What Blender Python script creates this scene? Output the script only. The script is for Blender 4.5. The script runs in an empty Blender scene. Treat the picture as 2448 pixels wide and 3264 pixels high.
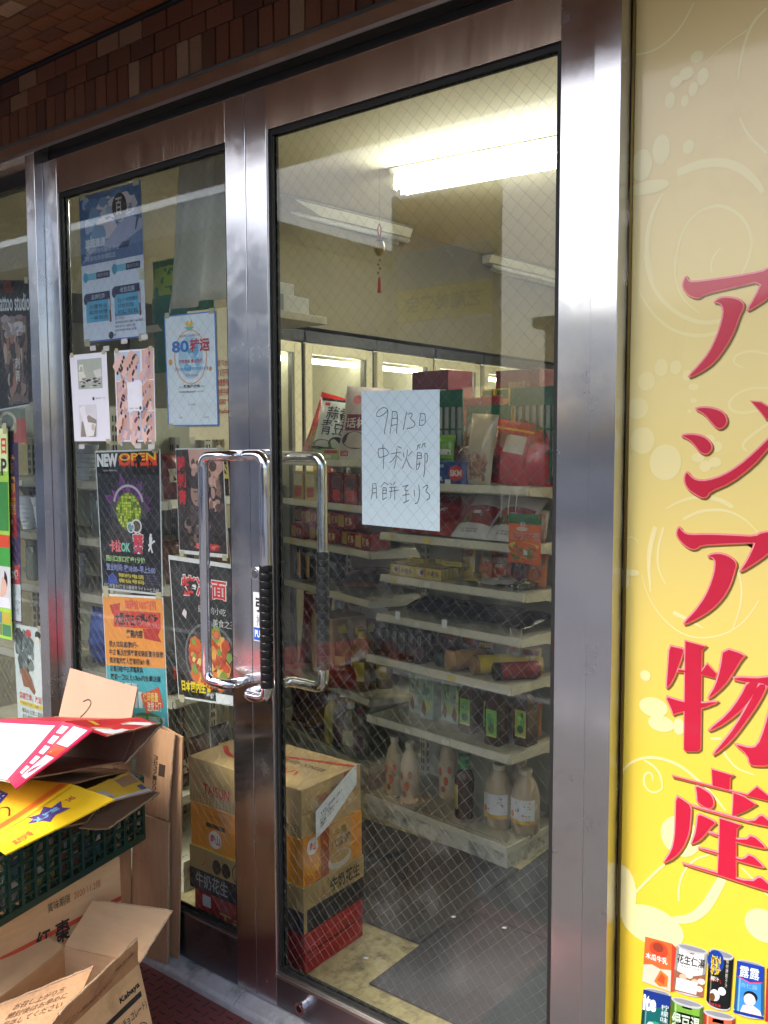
# Street front of a small Asian grocery: steel-framed glass doors, posters, cartons, shelves inside.
import bpy, bmesh, math, random
from mathutils import Vector, Matrix, noise
random.seed(7)
R = math.radians
scene = bpy.context.scene
COL = scene.collection

# ------------------------------------------------------------------ camera
cd = bpy.data.cameras.new('camera')
cd.sensor_fit = 'VERTICAL'; cd.sensor_height = 36.0; cd.lens = 31.77
cd.clip_start = 0.05; cd.clip_end = 3000
cam = bpy.data.objects.new('camera', cd); COL.objects.link(cam)
cam.matrix_world = (Matrix.Translation((0, -1.5595, 1.5)) @ Matrix.Rotation(R(37.994), 4, 'Z')
                    @ Matrix.Rotation(R(90 - 4.408), 4, 'X') @ Matrix.Rotation(R(-0.168), 4, 'Z'))
scene.camera = cam

# ------------------------------------------------------------------ sky, sun, exposure
SUN_EL, SUN_AZ = 50, 206          # azimuth measured from +y towards +x
w = bpy.data.worlds.new('World'); scene.world = w; w.use_nodes = True
wn = w.node_tree; wn.nodes.clear()
sky = wn.nodes.new('ShaderNodeTexSky'); sky.sky_type = 'NISHITA'; sky.sun_disc = False
sky.sun_elevation = R(SUN_EL); sky.sun_rotation = R(SUN_AZ); sky.air_density = 1.0; sky.dust_density = 4.0; sky.ozone_density = 1.0
bg = wn.nodes.new('ShaderNodeBackground'); bg.inputs[1].default_value = 0.15
wo = wn.nodes.new('ShaderNodeOutputWorld')
wn.links.new(sky.outputs[0], bg.inputs[0]); wn.links.new(bg.outputs[0], wo.inputs[0])
sd = bpy.data.lights.new('sun', 'SUN'); sd.energy = 1.1; sd.angle = R(16); sd.color = (1.0, 0.96, 0.9)
sun = bpy.data.objects.new('sun', sd); COL.objects.link(sun)
dv = Vector((math.sin(R(SUN_AZ)) * math.cos(R(SUN_EL)), math.cos(R(SUN_AZ)) * math.cos(R(SUN_EL)), math.sin(R(SUN_EL))))
sun.rotation_euler = dv.to_track_quat('Z', 'Y').to_euler(); sun.location = (-3, -8, 12)
vs = scene.view_settings
vs.view_transform = 'Standard'; vs.look = 'None'; vs.gamma = 1.0; vs.use_curve_mapping = False
vs.exposure = 1.4
scene.render.engine = 'CYCLES'
cy = scene.cycles
cy.use_denoising = True; cy.use_adaptive_sampling = True; cy.adaptive_threshold = 0.035; cy.max_bounces = 6; cy.transparent_max_bounces = 20; cy.glossy_bounces = 4; cy.diffuse_bounces = 3
cy.sample_clamp_indirect = 6.0; cy.caustics_reflective = False; cy.caustics_refractive = False

# ------------------------------------------------------------------ materials
def lin(c):
    c = c / 255.0
    return c / 12.92 if c <= 0.04045 else ((c + 0.055) / 1.055) ** 2.4
MATS = {}
def mat(key, rgb, rough=0.6, metal=0.0, spec=0.5, noise_amt=0.0, noise_scale=20.0, bump=0.0, bump_scale=60.0, stretch=None,
        dirt=None, coat=0.0, trans=0.0, emit=0.0, aniso=0.0, brush=(0.707, 0.707, 0), smudge=0.0):
    """procedural surface: rgb (0-255) varied by noise, optional dirt stains and fine relief"""
    if key in MATS: return MATS[key]
    m = bpy.data.materials.new(key); m.use_nodes = True; nt = m.node_tree; N = nt.nodes; L = nt.links
    b = N['Principled BSDF']; out = N['Material Output']
    c = tuple(lin(v) for v in rgb) + (1,)
    b.inputs['Base Color'].default_value = c; b.inputs['Roughness'].default_value = rough; b.inputs['Metallic'].default_value = metal
    b.inputs['Specular IOR Level'].default_value = spec
    if coat: b.inputs['Coat Weight'].default_value = coat; b.inputs['Coat Roughness'].default_value = 0.06
    if aniso:                              # brushed grain: highlights spread across it
        b.inputs['Anisotropic'].default_value = aniso; tv = N.new('ShaderNodeCombineXYZ'); tv.inputs[0].default_value, tv.inputs[1].default_value, tv.inputs[2].default_value = brush; L.new(tv.outputs[0], b.inputs['Tangent'])
    if trans: b.inputs['Transmission Weight'].default_value = trans
    if emit: b.inputs['Emission Color'].default_value = c; b.inputs['Emission Strength'].default_value = emit
    if smudge:                             # handling marks: patches of duller metal
        t_ = N.new('ShaderNodeTexCoord'); ns = N.new('ShaderNodeTexNoise'); ns.inputs['Scale'].default_value = 9; ns.inputs['Detail'].default_value = 9; ns.inputs['Roughness'].default_value = 0.65; L.new(t_.outputs['Object'], ns.inputs['Vector'])
        rs = N.new('ShaderNodeMapRange'); rs.inputs[1].default_value = 0.45; rs.inputs[2].default_value = 0.75; rs.inputs[3].default_value = rough; rs.inputs[4].default_value = rough * (1 + 2 * smudge); L.new(ns.outputs['Fac'], rs.inputs[0]); L.new(rs.outputs[0], b.inputs['Roughness'])
    if noise_amt or bump or dirt:
        tc = N.new('ShaderNodeTexCoord'); src = tc.outputs['Object']
        if stretch:
            mp = N.new('ShaderNodeMapping'); mp.inputs['Scale'].default_value = stretch; L.new(src, mp.inputs[0]); src = mp.outputs[0]
    if noise_amt or dirt:
        n = N.new('ShaderNodeTexNoise'); n.inputs['Scale'].default_value = noise_scale; n.inputs['Detail'].default_value = 6; L.new(src, n.inputs['Vector'])
        r = N.new('ShaderNodeMapRange'); r.inputs[1].default_value = 0.25; r.inputs[2].default_value = 0.75
        r.inputs[3].default_value = 1 - noise_amt; r.inputs[4].default_value = 1 + noise_amt; L.new(n.outputs['Fac'], r.inputs[0])
        mx = N.new('ShaderNodeMix'); mx.data_type = 'RGBA'; mx.blend_type = 'MULTIPLY'; mx.inputs[0].default_value = 1
        mx.inputs[6].default_value = c; L.new(r.outputs[0], mx.inputs[7]); col = mx.outputs[2]
        if dirt:
            n2 = N.new('ShaderNodeTexNoise'); n2.inputs['Scale'].default_value = dirt[1]; n2.inputs['Detail'].default_value = 8; n2.inputs['Roughness'].default_value = 0.7
            L.new(tc.outputs['Object'], n2.inputs['Vector'])
            r2 = N.new('ShaderNodeMapRange'); r2.inputs[1].default_value = dirt[2]; r2.inputs[2].default_value = dirt[3]; L.new(n2.outputs['Fac'], r2.inputs[0])
            m2 = N.new('ShaderNodeMix'); m2.data_type = 'RGBA'; L.new(r2.outputs[0], m2.inputs[0]); L.new(col, m2.inputs[6])
            m2.inputs[7].default_value = tuple(lin(v) for v in dirt[0]) + (1,); col = m2.outputs[2]
        L.new(col, b.inputs['Base Color'])
    if bump:
        nb = N.new('ShaderNodeTexNoise'); nb.inputs['Scale'].default_value = bump_scale; nb.inputs['Detail'].default_value = 5; L.new(src, nb.inputs['Vector'])
        bp = N.new('ShaderNodeBump'); bp.inputs['Strength'].default_value = 1.0; bp.inputs['Distance'].default_value = bump
        L.new(nb.outputs['Fac'], bp.inputs['Height']); L.new(bp.outputs[0], b.inputs['Normal'])
    MATS[key] = m
    return m
def ink(rgb, rough=0.55):
    """printed ink on paper or film"""
    return mat('ink_%d_%d_%d_%d' % (*[int(v) for v in rgb], int(rough * 100)), rgb, rough=rough, noise_amt=0.06, noise_scale=30)

def glass_mat(key, tint=(0.93, 0.96, 0.94), haze=0.0):
    m = bpy.data.materials.new(key); m.use_nodes = True; nt = m.node_tree; N = nt.nodes; L = nt.links; N.clear()
    o = N.new('ShaderNodeOutputMaterial'); t = N.new('ShaderNodeBsdfTransparent'); t.inputs[0].default_value = (*tint, 1)
    g = N.new('ShaderNodeBsdfGlossy'); g.inputs['Roughness'].default_value = 0.012
    f = N.new('ShaderNodeFresnel'); ge = N.new('ShaderNodeNewGeometry'); ir = N.new('ShaderNodeMapRange'); ir.inputs[3].default_value = 1.45; ir.inputs[4].default_value = 1 / 1.45
    L.new(ge.outputs['Backfacing'], ir.inputs[0]); L.new(ir.outputs[0], f.inputs[0])      # same reflectance on both faces of the pane
    mx = N.new('ShaderNodeMixShader'); L.new(f.outputs[0], mx.inputs[0]); L.new(t.outputs[0], mx.inputs[1]); L.new(g.outputs[0], mx.inputs[2])
    last = mx.outputs[0]
    tc = N.new('ShaderNodeTexCoord'); n = N.new('ShaderNodeTexNoise'); n.inputs['Scale'].default_value = 1.6; n.inputs['Detail'].default_value = 3
    L.new(tc.outputs['Object'], n.inputs['Vector']); bp = N.new('ShaderNodeBump'); bp.inputs['Distance'].default_value = 0.0003; L.new(n.outputs['Fac'], bp.inputs['Height'])
    L.new(bp.outputs[0], g.inputs['Normal'])
    if haze:                               # film of dust and finger marks on the pane
        d = N.new('ShaderNodeBsdfDiffuse'); d.inputs[0].default_value = (0.75, 0.74, 0.7, 1)
        n2 = N.new('ShaderNodeTexNoise'); n2.inputs['Scale'].default_value = 7; n2.inputs['Detail'].default_value = 9; n2.inputs['Roughness'].default_value = 0.7
        L.new(tc.outputs['Object'], n2.inputs['Vector'])
        r = N.new('ShaderNodeMapRange'); r.inputs[1].default_value = 0.52; r.inputs[2].default_value = 0.8; r.inputs[3].default_value = haze * 0.2; r.inputs[4].default_value = haze * 9
        L.new(n2.outputs['Fac'], r.inputs[0]); m2 = N.new('ShaderNodeMixShader'); L.new(r.outputs[0], m2.inputs[0]); L.new(last, m2.inputs[1]); L.new(d.outputs[0], m2.inputs[2]); last = m2.outputs[0]
    L.new(last, o.inputs[0]); MATS[key] = m
    return m

STEEL = mat('brushed_stainless_steel', (214, 214, 217), rough=0.17, metal=1.0, noise_amt=0.04, noise_scale=3, stretch=(1.0, 1.0, 0.3), aniso=1.0, brush=(0.707, 0.707, 0), smudge=0.5)
STEEL_H = mat('brushed_stainless_steel_horizontal', (214, 200, 184), rough=0.2, metal=1.0, noise_amt=0.06, noise_scale=5, bump=0.004, bump_scale=7, stretch=(1.6, 1.0, 0.3))
STEEL_D = mat('brushed_stainless_steel_kick', (136, 137, 144), rough=0.38, metal=1.0, noise_amt=0.1, noise_scale=6, bump=0.0001, bump_scale=300, stretch=(0.03, 1, 1),
              dirt=((70, 60, 58), 9, 0.55, 0.8))
CHROME = mat('polished_chrome', (225, 225, 228), rough=0.05, metal=1.0, bump=0.0002, bump_scale=40)
ALU = mat('satin_aluminium', (190, 188, 185), rough=0.32, metal=1.0)
BLACKRUB = mat('black_rubber_gasket', (22, 22, 22), rough=0.6)
TAPE = mat('black_vinyl_tape', (14, 14, 15), rough=0.3, bump=0.0006, bump_scale=60, stretch=(1, 1, 5))
GLASS = glass_mat('wired_glass', haze=0.006)
GLASS_P = glass_mat('cooler_glass', tint=(0.95, 0.97, 0.97))
WIRE = mat('glass_wire', (140, 142, 140), rough=0.4, metal=0.7)
KRAFT = mat('kraft_cardboard', (220, 182, 138), rough=0.85, noise_amt=0.07, noise_scale=14, bump=0.0004, bump_scale=30, stretch=(1, 1, 6), dirt=((150, 112, 76), 4, 0.6, 0.85))
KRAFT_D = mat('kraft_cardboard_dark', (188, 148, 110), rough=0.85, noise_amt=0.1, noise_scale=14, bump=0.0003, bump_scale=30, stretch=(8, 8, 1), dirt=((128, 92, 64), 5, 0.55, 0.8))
KRAFT_IN = mat('kraft_cardboard_inside', (150, 120, 95), rough=0.9, noise_amt=0.1, noise_scale=10, bump=0.0003, bump_scale=40)
CORR = mat('torn_corrugated_edge', (190, 165, 135), rough=0.95, noise_amt=0.3, noise_scale=300)
WHITEPAPER = mat('white_paper', (238, 240, 248), rough=0.7, noise_amt=0.02, noise_scale=6)
BLUEPAPER = mat('bluish_white_paper', (222, 233, 250), rough=0.7, noise_amt=0.02, noise_scale=4, bump=0.0012, bump_scale=4)
CREAMPAPER = mat('cream_paper', (226, 208, 165), rough=0.75, noise_amt=0.04)
SHELFWHITE = mat('shelf_enamel', (206, 202, 186), rough=0.45, noise_amt=0.05, noise_scale=8, dirt=((150, 138, 112), 6, 0.6, 0.9))
SHELFTOP = mat('shelf_enamel_worn', (176, 170, 150), rough=0.5, noise_amt=0.1, noise_scale=9, dirt=((108, 98, 80), 7, 0.5, 0.8))
PANEL = mat('gondola_back_panel', (178, 178, 160), rough=0.5, noise_amt=0.05)
WALLP = mat('interior_plaster', (204, 195, 164), rough=0.85, noise_amt=0.04, noise_scale=3, bump=0.0005, bump_scale=90)
CEILP = mat('interior_ceiling_board', (224, 213, 180), rough=0.85, noise_amt=0.03, noise_scale=3)
DARKSTEEL = mat('dark_trim', (28, 26, 26), rough=0.4)
GREENPL = mat('green_plastic', (10, 52, 44), rough=0.38, noise_amt=0.1, noise_scale=9)
PLASTICFILM = mat('clear_film', (235, 235, 235), rough=0.12, spec=0.8)

# ------------------------------------------------------------------ mesh helpers
class MB:
    def __init__(s): s.v = []; s.f = []
    def add(s, vs_, fs):
        o = len(s.v); s.v += [tuple(p) for p in vs_]; s.f += [tuple(i + o for i in f) for f in fs]; return s
    def box(s, x0, x1, y0, y1, z0, z1):
        return s.add([(x0, y0, z0), (x1, y0, z0), (x1, y1, z0), (x0, y1, z0), (x0, y0, z1), (x1, y0, z1), (x1, y1, z1), (x0, y1, z1)],
                     [(0, 3, 2, 1), (4, 5, 6, 7), (0, 1, 5, 4), (1, 2, 6, 5), (2, 3, 7, 6), (3, 0, 4, 7)])
    def poly(s, pts): return s.add(pts, [tuple(range(len(pts)))])
    def prism(s, pts, dv_):
        """closed outline extruded by a vector"""
        n = len(pts); d = Vector(dv_); a = [Vector(p) for p in pts]; b = [p + d for p in a]
        return s.add(a + b, [tuple(range(n - 1, -1, -1)), tuple(range(n, 2 * n))] + [(i, (i + 1) % n, n + (i + 1) % n, n + i) for i in range(n)])
    def tube(s, pts, r, n=10, caps=True):
        P = [Vector(p) for p in pts]; rr = r if isinstance(r, (list, tuple)) else [r] * len(P); rings = []
        t0 = (P[1] - P[0]).normalized(); up = Vector((0, 0, 1)) if abs(t0.z) < 0.9 else Vector((1, 0, 0)); nx = t0.cross(up).normalized()
        for i, p in enumerate(P):
            t = (P[min(i + 1, len(P) - 1)] - P[max(i - 1, 0)]).normalized(); nx = (nx - t * nx.dot(t)).normalized(); ny = t.cross(nx)
            rings.append([p + (nx * math.cos(2 * math.pi * k / n) + ny * math.sin(2 * math.pi * k / n)) * rr[i] for k in range(n)])
        vs_ = [q for r_ in rings for q in r_]; fs = []
        for i in range(len(P) - 1):
            for k in range(n): fs.append((i * n + k, i * n + (k + 1) % n, (i + 1) * n + (k + 1) % n, (i + 1) * n + k))
        if caps: fs += [tuple(range(n - 1, -1, -1)), tuple(range((len(P) - 1) * n, len(P) * n))]
        return s.add(vs_, fs)
    def lathe(s, prof, n=20, c=(0, 0, 0), sx=1.0, sy=1.0):
        vs_ = []; fs = []
        for (r, z) in prof:
            for k in range(n): vs_.append((c[0] + r * sx * math.cos(2 * math.pi * k / n), c[1] + r * sy * math.sin(2 * math.pi * k / n), c[2] + z))
        for i in range(len(prof) - 1):
            for k in range(n): fs.append((i * n + k, i * n + (k + 1) % n, (i + 1) * n + (k + 1) % n, (i + 1) * n + k))
        fs += [tuple(range(n - 1, -1, -1)), tuple(range((len(prof) - 1) * n, len(prof) * n))]
        return s.add(vs_, fs)
    def grid(s, fn, nu, nv):
        vs_ = [fn(i / nu, j / nv) for j in range(nv + 1) for i in range(nu + 1)]
        return s.add(vs_, [(j * (nu + 1) + i, (j + 1) * (nu + 1) + i, (j + 1) * (nu + 1) + i + 1, j * (nu + 1) + i + 1) for j in range(nv) for i in range(nu)])
    def slab(s, fn, nu, nv, nrm, t):
        """sheet of real thickness: front fn(u,v), back shifted by nrm*t"""
        d = Vector(nrm) * t; W = nu + 1; n = W * (nv + 1)
        fr = [Vector(fn(i / nu, j / nv)) for j in range(nv + 1) for i in range(W)]
        fs = [(j * W + i, (j + 1) * W + i, (j + 1) * W + i + 1, j * W + i + 1) for j in range(nv) for i in range(nu)]
        bk = [tuple(k + n for k in reversed(f)) for f in fs]
        rim = [i for i in range(W)] + [j * W + nu for j in range(1, nv + 1)] + [nv * W + i for i in range(nu - 1, -1, -1)] + [j * W for j in range(nv - 1, 0, -1)]
        sd_ = [(rim[k], rim[(k + 1) % len(rim)], rim[(k + 1) % len(rim)] + n, rim[k] + n) for k in range(len(rim))]
        return s.add(fr + [p + d for p in fr], fs + bk + sd_)
def link(name, mb, material, parent=None, bevel=0.0, smooth=False, loc=None, angle=None):
    me = bpy.data.meshes.new(name); me.from_pydata([tuple(p) for p in mb.v], [], mb.f); me.update()
    if material: me.materials.append(material)
    if smooth: me.polygons.foreach_set('use_smooth', [True] * len(me.polygons))
    o = bpy.data.objects.new(name, me); COL.objects.link(o)
    if parent: o.parent = parent
    if loc: o.location = loc
    if bevel:
        b = o.modifiers.new('bevel', 'BEVEL'); b.width = bevel; b.segments = 2; b.limit_method = 'ANGLE'; b.angle_limit = R(40)
    if angle and smooth:
        try: me.set_sharp_from_angle(angle=R(angle))
        except Exception: pass
    return o
def tag(o, label, cat=None, group=None, kind=None):
    if label: o['label'] = label
    if cat: o['category'] = cat
    if group: o['group'] = group
    if kind: o['kind'] = kind
    return o
def thing(name, label, cat, loc=(0, 0, 0), rz=0.0, group=None, rx=0.0, ry=0.0):
    o = bpy.data.objects.new(name, None); COL.objects.link(o); o.empty_display_size = 0.05
    o.location = loc; o.rotation_euler = (R(rx), R(ry), R(rz)); return tag(o, label, cat, group)
def struct(name, mb, material, bevel=0.0, parent=None, label=None):
    o = link(name, mb, material, parent, bevel)
    if not parent: o['kind'] = 'structure'
    if label: o['label'] = label
    return o
def dup(o, parent=None, loc=None, rz=None):
    c = o.copy(); COL.objects.link(c); c.parent = parent
    if loc is not None: c.location = loc
    if rz is not None: c.rotation_euler[2] = R(rz)
    for ch in list(o.children):
        k = ch.copy(); COL.objects.link(k); k.parent = c
        for g in list(ch.children):
            q = g.copy(); COL.objects.link(q); q.parent = k
    return c

# ------------------------------------------------------------------ printing on surfaces
_G = {}
def glyphs(s, bold=0.0):
    if (s, bold) in _G: return _G[(s, bold)]
    c = bpy.data.curves.new('text', 'FONT'); c.body = s; c.offset = bold; c.resolution_u = 3
    o = bpy.data.objects.new('text', c); me = o.to_mesh()
    vs_ = [tuple(v.co) for v in me.vertices]; fs = [tuple(p.vertices) for p in me.polygons]
    o.to_mesh_clear(); bpy.data.objects.remove(o); bpy.data.curves.remove(c)
    if not vs_: r = ([], [], 1, 1)
    else:
        x0 = min(v[0] for v in vs_); x1 = max(v[0] for v in vs_); y0 = min(v[1] for v in vs_); y1 = max(v[1] for v in vs_)
        r = ([((v[0] - x0) / max(x1 - x0, 1e-6), (y1 - v[1]) / max(y1 - y0, 1e-6)) for v in vs_], fs, x1 - x0, y1 - y0)
    _G[(s, bold)] = r
    return r
def quadmap(TL, TR, BR, BL, n):
    TL, TR, BR, BL, n = map(Vector, (TL, TR, BR, BL, n))
    def f(u, v, l=0.0): return (TL * (1 - u) + TR * u) * (1 - v) + (BL * (1 - u) + BR * u) * v + n * l
    return f
class Print:
    """ink shapes laid on a surface; u runs right, v runs down, both 0..1"""
    STEP = 0.00022
    def __init__(s, fn, parent, aspect=1.0, step=None): s.fn = fn; s.p = parent; s.d = {}; s.a = aspect; s.st = step or s.STEP
    def _mb(s, name, col, L): return s.d.setdefault((name, tuple(col), L), MB())
    def _l(s, L): return 0.0003 + s.st * L
    def rect(s, u0, v0, u1, v1, col, name='printed_panel', L=1, n=(1, 1)):
        s._mb(name, col, L).grid(lambda a, b: s.fn(u0 + (u1 - u0) * a, v0 + (v1 - v0) * b, s._l(L)), *n); return s
    def poly(s, pts, col, name='printed_shape', L=2): s._mb(name, col, L).poly([s.fn(u, v, s._l(L)) for u, v in pts]); return s
    def ell(s, u, v, ru, rv, col, name='printed_shape', L=2, n=20):
        return s.poly([(u + ru * math.cos(2 * math.pi * k / n), v - rv * math.sin(2 * math.pi * k / n)) for k in range(n)], col, name, L)
    def ring(s, u, v, ru, rv, t, col, name='printed_shape', L=2, n=28):
        m = s._mb(name, col, L)
        for k in range(n):
            a, b = 2 * math.pi * k / n, 2 * math.pi * (k + 1) / n
            m.poly([s.fn(u + ru * q * math.cos(w_), v - rv * q * math.sin(w_), s._l(L)) for w_, q in ((a, 1), (b, 1), (b, 1 - t), (a, 1 - t))])
        return s
    def line(s, pts, w_, col, name='printed_line', L=2, w1=None):
        """stroke of width w_ (in u units), tapering to w1"""
        m = s._mb(name, col, L); w1 = w_ if w1 is None else w1; n = len(pts); off = []
        for i, (u, v) in enumerate(pts):
            a = pts[max(i - 1, 0)]; b = pts[min(i + 1, n - 1)]; dx, dy = b[0] - a[0], (b[1] - a[1]) / s.a; q = math.hypot(dx, dy) or 1
            h = (w_ + (w1 - w_) * i / max(n - 1, 1)) / 2; off.append((-dy / q * h, dx / q * h * s.a))
        for i in range(n - 1):
            (u0, v0), (u1, v1), (a0, b0), (a1, b1) = pts[i], pts[i + 1], off[i], off[i + 1]
            m.poly([s.fn(u0 + a0, v0 + b0, s._l(L)), s.fn(u1 + a1, v1 + b1, s._l(L)), s.fn(u1 - a1, v1 - b1, s._l(L)), s.fn(u0 - a0, v0 - b0, s._l(L))])
        return s
    def text(s, t, u0, v0, u1, v1, col, name='lettering', L=3, bold=0.0):
        P, F, _, _ = glyphs(t, bold)
        if P: s._mb(name, col, L).add([s.fn(u0 + (u1 - u0) * a, v0 + (v1 - v0) * b, s._l(L)) for a, b in P], F)
        return s
    def vtext(s, t, u0, v0, u1, v1, col, L=3, bold=0.0, name='lettering'):
        h = (v1 - v0) / len(t)
        for i, ch in enumerate(t): s.text(ch, u0, v0 + i * h + h * 0.06, u1, v0 + (i + 1) * h - h * 0.06, col, name, L, bold)
        return s
    def lines(s, rows, u0, v0, u1, v1, col, L=3, bold=0.0, ragged=0.0):
        """rows of small print spread over a box"""
        h = (v1 - v0) / len(rows)
        for i, t in enumerate(rows):
            k = min(1.0, len(t) / max(len(q) for q in rows)); s.text(t, u0, v0 + i * h + h * 0.12, u0 + (u1 - u0) * k, v0 + (i + 1) * h - h * 0.12, col, 'lettering', L, bold)
        return s
    def blotch(s, u0, v0, u1, v1, cols, n, size=(0.05, 0.14), L=2, seed=1, name='printed_picture'):
        """mosaic of small overlapping patches standing for a printed photograph"""
        rnd = random.Random(seed)
        for k in range(n):
            ru = rnd.uniform(*size) * (u1 - u0); rv = rnd.uniform(*size) * (v1 - v0); c = rnd.choice(cols)
            u = rnd.uniform(u0 + ru, u1 - ru); v = rnd.uniform(v0 + rv, v1 - rv); ph = rnd.uniform(0, 6); m = 7
            s.poly([(u + ru * math.cos(ph + 6.283 * q / m) * rnd.uniform(.65, 1), v + rv * math.sin(ph + 6.283 * q / m) * rnd.uniform(.65, 1)) for q in range(m)][::-1], c, name, L + 0.5 * k / n)
        return s
    def flush(s, rough=0.55):
        # patches of the same name and colour become one part
        g = {}
        for (name, col, L), mb in s.d.items(): g.setdefault((name, col), MB()).add(mb.v, mb.f)
        for (name, col), mb in g.items():
            o = link(name, mb, ink(col, rough), s.p)
            if name in ('printed_picture', 'printed_food', 'disco_tile', 'printed_dot', 'printed_can_rim', 'printed_can'): o['kind'] = 'stuff'
        return s.p

# ------------------------------------------------------------------ the setting: street, pavement, shell of the shop
ASPH = mat('asphalt', (84, 84, 88), rough=0.9, noise_amt=0.15, noise_scale=40, bump=0.003, bump_scale=120)
PAVE = mat('pavement_slabs', (76, 74, 73), rough=0.85, noise_amt=0.1, noise_scale=12)
CONC = mat('concrete_sill', (186, 186, 188), rough=0.75, noise_amt=0.12, noise_scale=30, bump=0.0015, bump_scale=40, dirt=((88, 84, 80), 12, 0.5, 0.75))
FLOOR = mat('terrazzo_floor', (176, 162, 124), rough=0.4, noise_amt=0.18, noise_scale=45, dirt=((84, 74, 58), 14, 0.48, 0.68))
REDPL = mat('red_painted_plate', (136, 76, 74), rough=0.6, noise_amt=0.16, noise_scale=16, dirt=((120, 80, 74), 10, 0.5, 0.75))
struct('ground', MB().box(-400, 400, -400, -3.0, -0.6, -0.12), ASPH)
struct('pavement', MB().box(-60, 60, -2.9, 0.2, -0.5, 0.024), PAVE)
struct('kerb', MB().box(-60, 60, -3.0, -2.902, -0.5, 0.03), CONC, bevel=0.01)
struct('shop_floor', MB().box(-3.75, 0.4, 0.055, 6.3, -0.1, 0.07), FLOOR)
sill = struct('door_sill', MB().prism([(-3.7, -0.042, -0.1), (-3.7, -0.042, 0.046), (-3.7, -0.034, 0.054), (-3.7, 0.0, 0.066), (-3.7, 0.054, 0.066), (-3.7, 0.054, -0.1)], (2.012, 0, 0)), CONC, bevel=0.003)
struct('door_sill', MB().prism([(-1.686, -0.042, -0.1), (-1.686, -0.042, 0.046), (-1.686, -0.034, 0.054), (-1.686, 0.0, 0.066), (-1.686, 0.054, 0.066), (-1.686, 0.054, -0.1)], (2.05, 0, 0)), CONC, bevel=0.003)
# red chequer plate let into the pavement before the door
plate = struct('chequer_plate', MB().box(-3.4, -1.16, -0.80, -0.044, 0.0, 0.03), REDPL)
bm_ = MB()
hw = [(-.014, 0, 0), (-.009, -.0032, 0), (.009, -.0032, 0), (.014, 0, 0), (.009, .0032, 0), (-.009, .0032, 0), (-.01, 0, .0016), (.01, 0, .0016)]
hf = [(0, 1, 6), (1, 2, 7, 6), (2, 3, 7), (3, 4, 7), (4, 5, 6, 7), (5, 0, 6)]
studs = []
for i in range(-140, 12):
    for j in range(0, 42):
        x = i * 0.031 + 0.0; y = -0.064 - j * 0.031
        if -3.38 < x < -1.18 and y > -0.78: studs.append((x, y, 90 if (i + j) % 2 else 0))
def stud_rank(t): return abs(t[0] + 1.82) + 2.2 * abs(t[1] + 0.13)
studs.sort(key=stud_rank)
st0 = MB().add(hw, hf); sm = bpy.data.meshes.new('raised_tread'); sm.from_pydata(st0.v, [], st0.f); sm.materials.append(mat('red_plate_worn_tread', (74, 44, 46), rough=0.42, metal=0.2, noise_amt=0.3, noise_scale=50))
for (x, y, a) in studs[:290]:
    o = bpy.data.objects.new('raised_tread', sm); COL.objects.link(o); o.parent = plate; o.location = (x, y, 0.0302); o.rotation_euler[2] = R(a)
rest = MB()
for (x, y, a) in studs[290:]:
    rest.add([((p[0], p[1], p[2] + .0302) if not a else (-p[1], p[0], p[2] + .0302)) for p in hw], hf)
    for k in range(8): q = rest.v[-8 + k]; rest.v[-8 + k] = (q[0] + x, q[1] + y, q[2])
ro = link('raised_treads', rest, sm.materials[0], plate); ro['kind'] = 'stuff'

# shop shell
struct('wall_left', MB().box(-3.85, -3.75, 0.0, 6.4, -0.1, 2.75), WALLP)
struct('wall_right', MB().box(0.4, 0.5, 0.0, 6.4, -0.1, 2.75), WALLP)
struct('wall_back', MB().box(-3.75, 0.4, 6.3, 6.4, -0.1, 2.75), WALLP)
struct('wall_front_inside', MB().box(-3.75, 0.4, 0.045, 0.12, 2.372, 2.66).box(-0.66, 0.4, 0.09, 0.12, 0.07, 2.372), WALLP)
struct('ceiling', MB().box(-3.75, 0.4, 0.045, 6.3, 2.66, 2.76), CEILP)
struct('bulkhead_over_coolers', MB().box(-3.75, -3.02, 0.13, 6.3, 2.06, 2.657), mat('bulkhead_board', (128, 119, 96), rough=0.8, noise_amt=0.04, noise_scale=3))
UP = mat('upper_facade', (120, 100, 86), rough=0.8, noise_amt=0.08)
upper = link('upper_storey', MB().box(-6.5, 3.5, -1.15, 6.5, 2.78, 7.0).box(-6.5, -3.87, 0.03, 6.5, -0.1, 2.775).box(0.52, 3.5, 0.03, 6.5, -0.1, 2.775), UP, loc=(0, 0, 0))
tag(upper, 'brown upper storey and flanking walls of the shop building', 'building')

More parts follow.
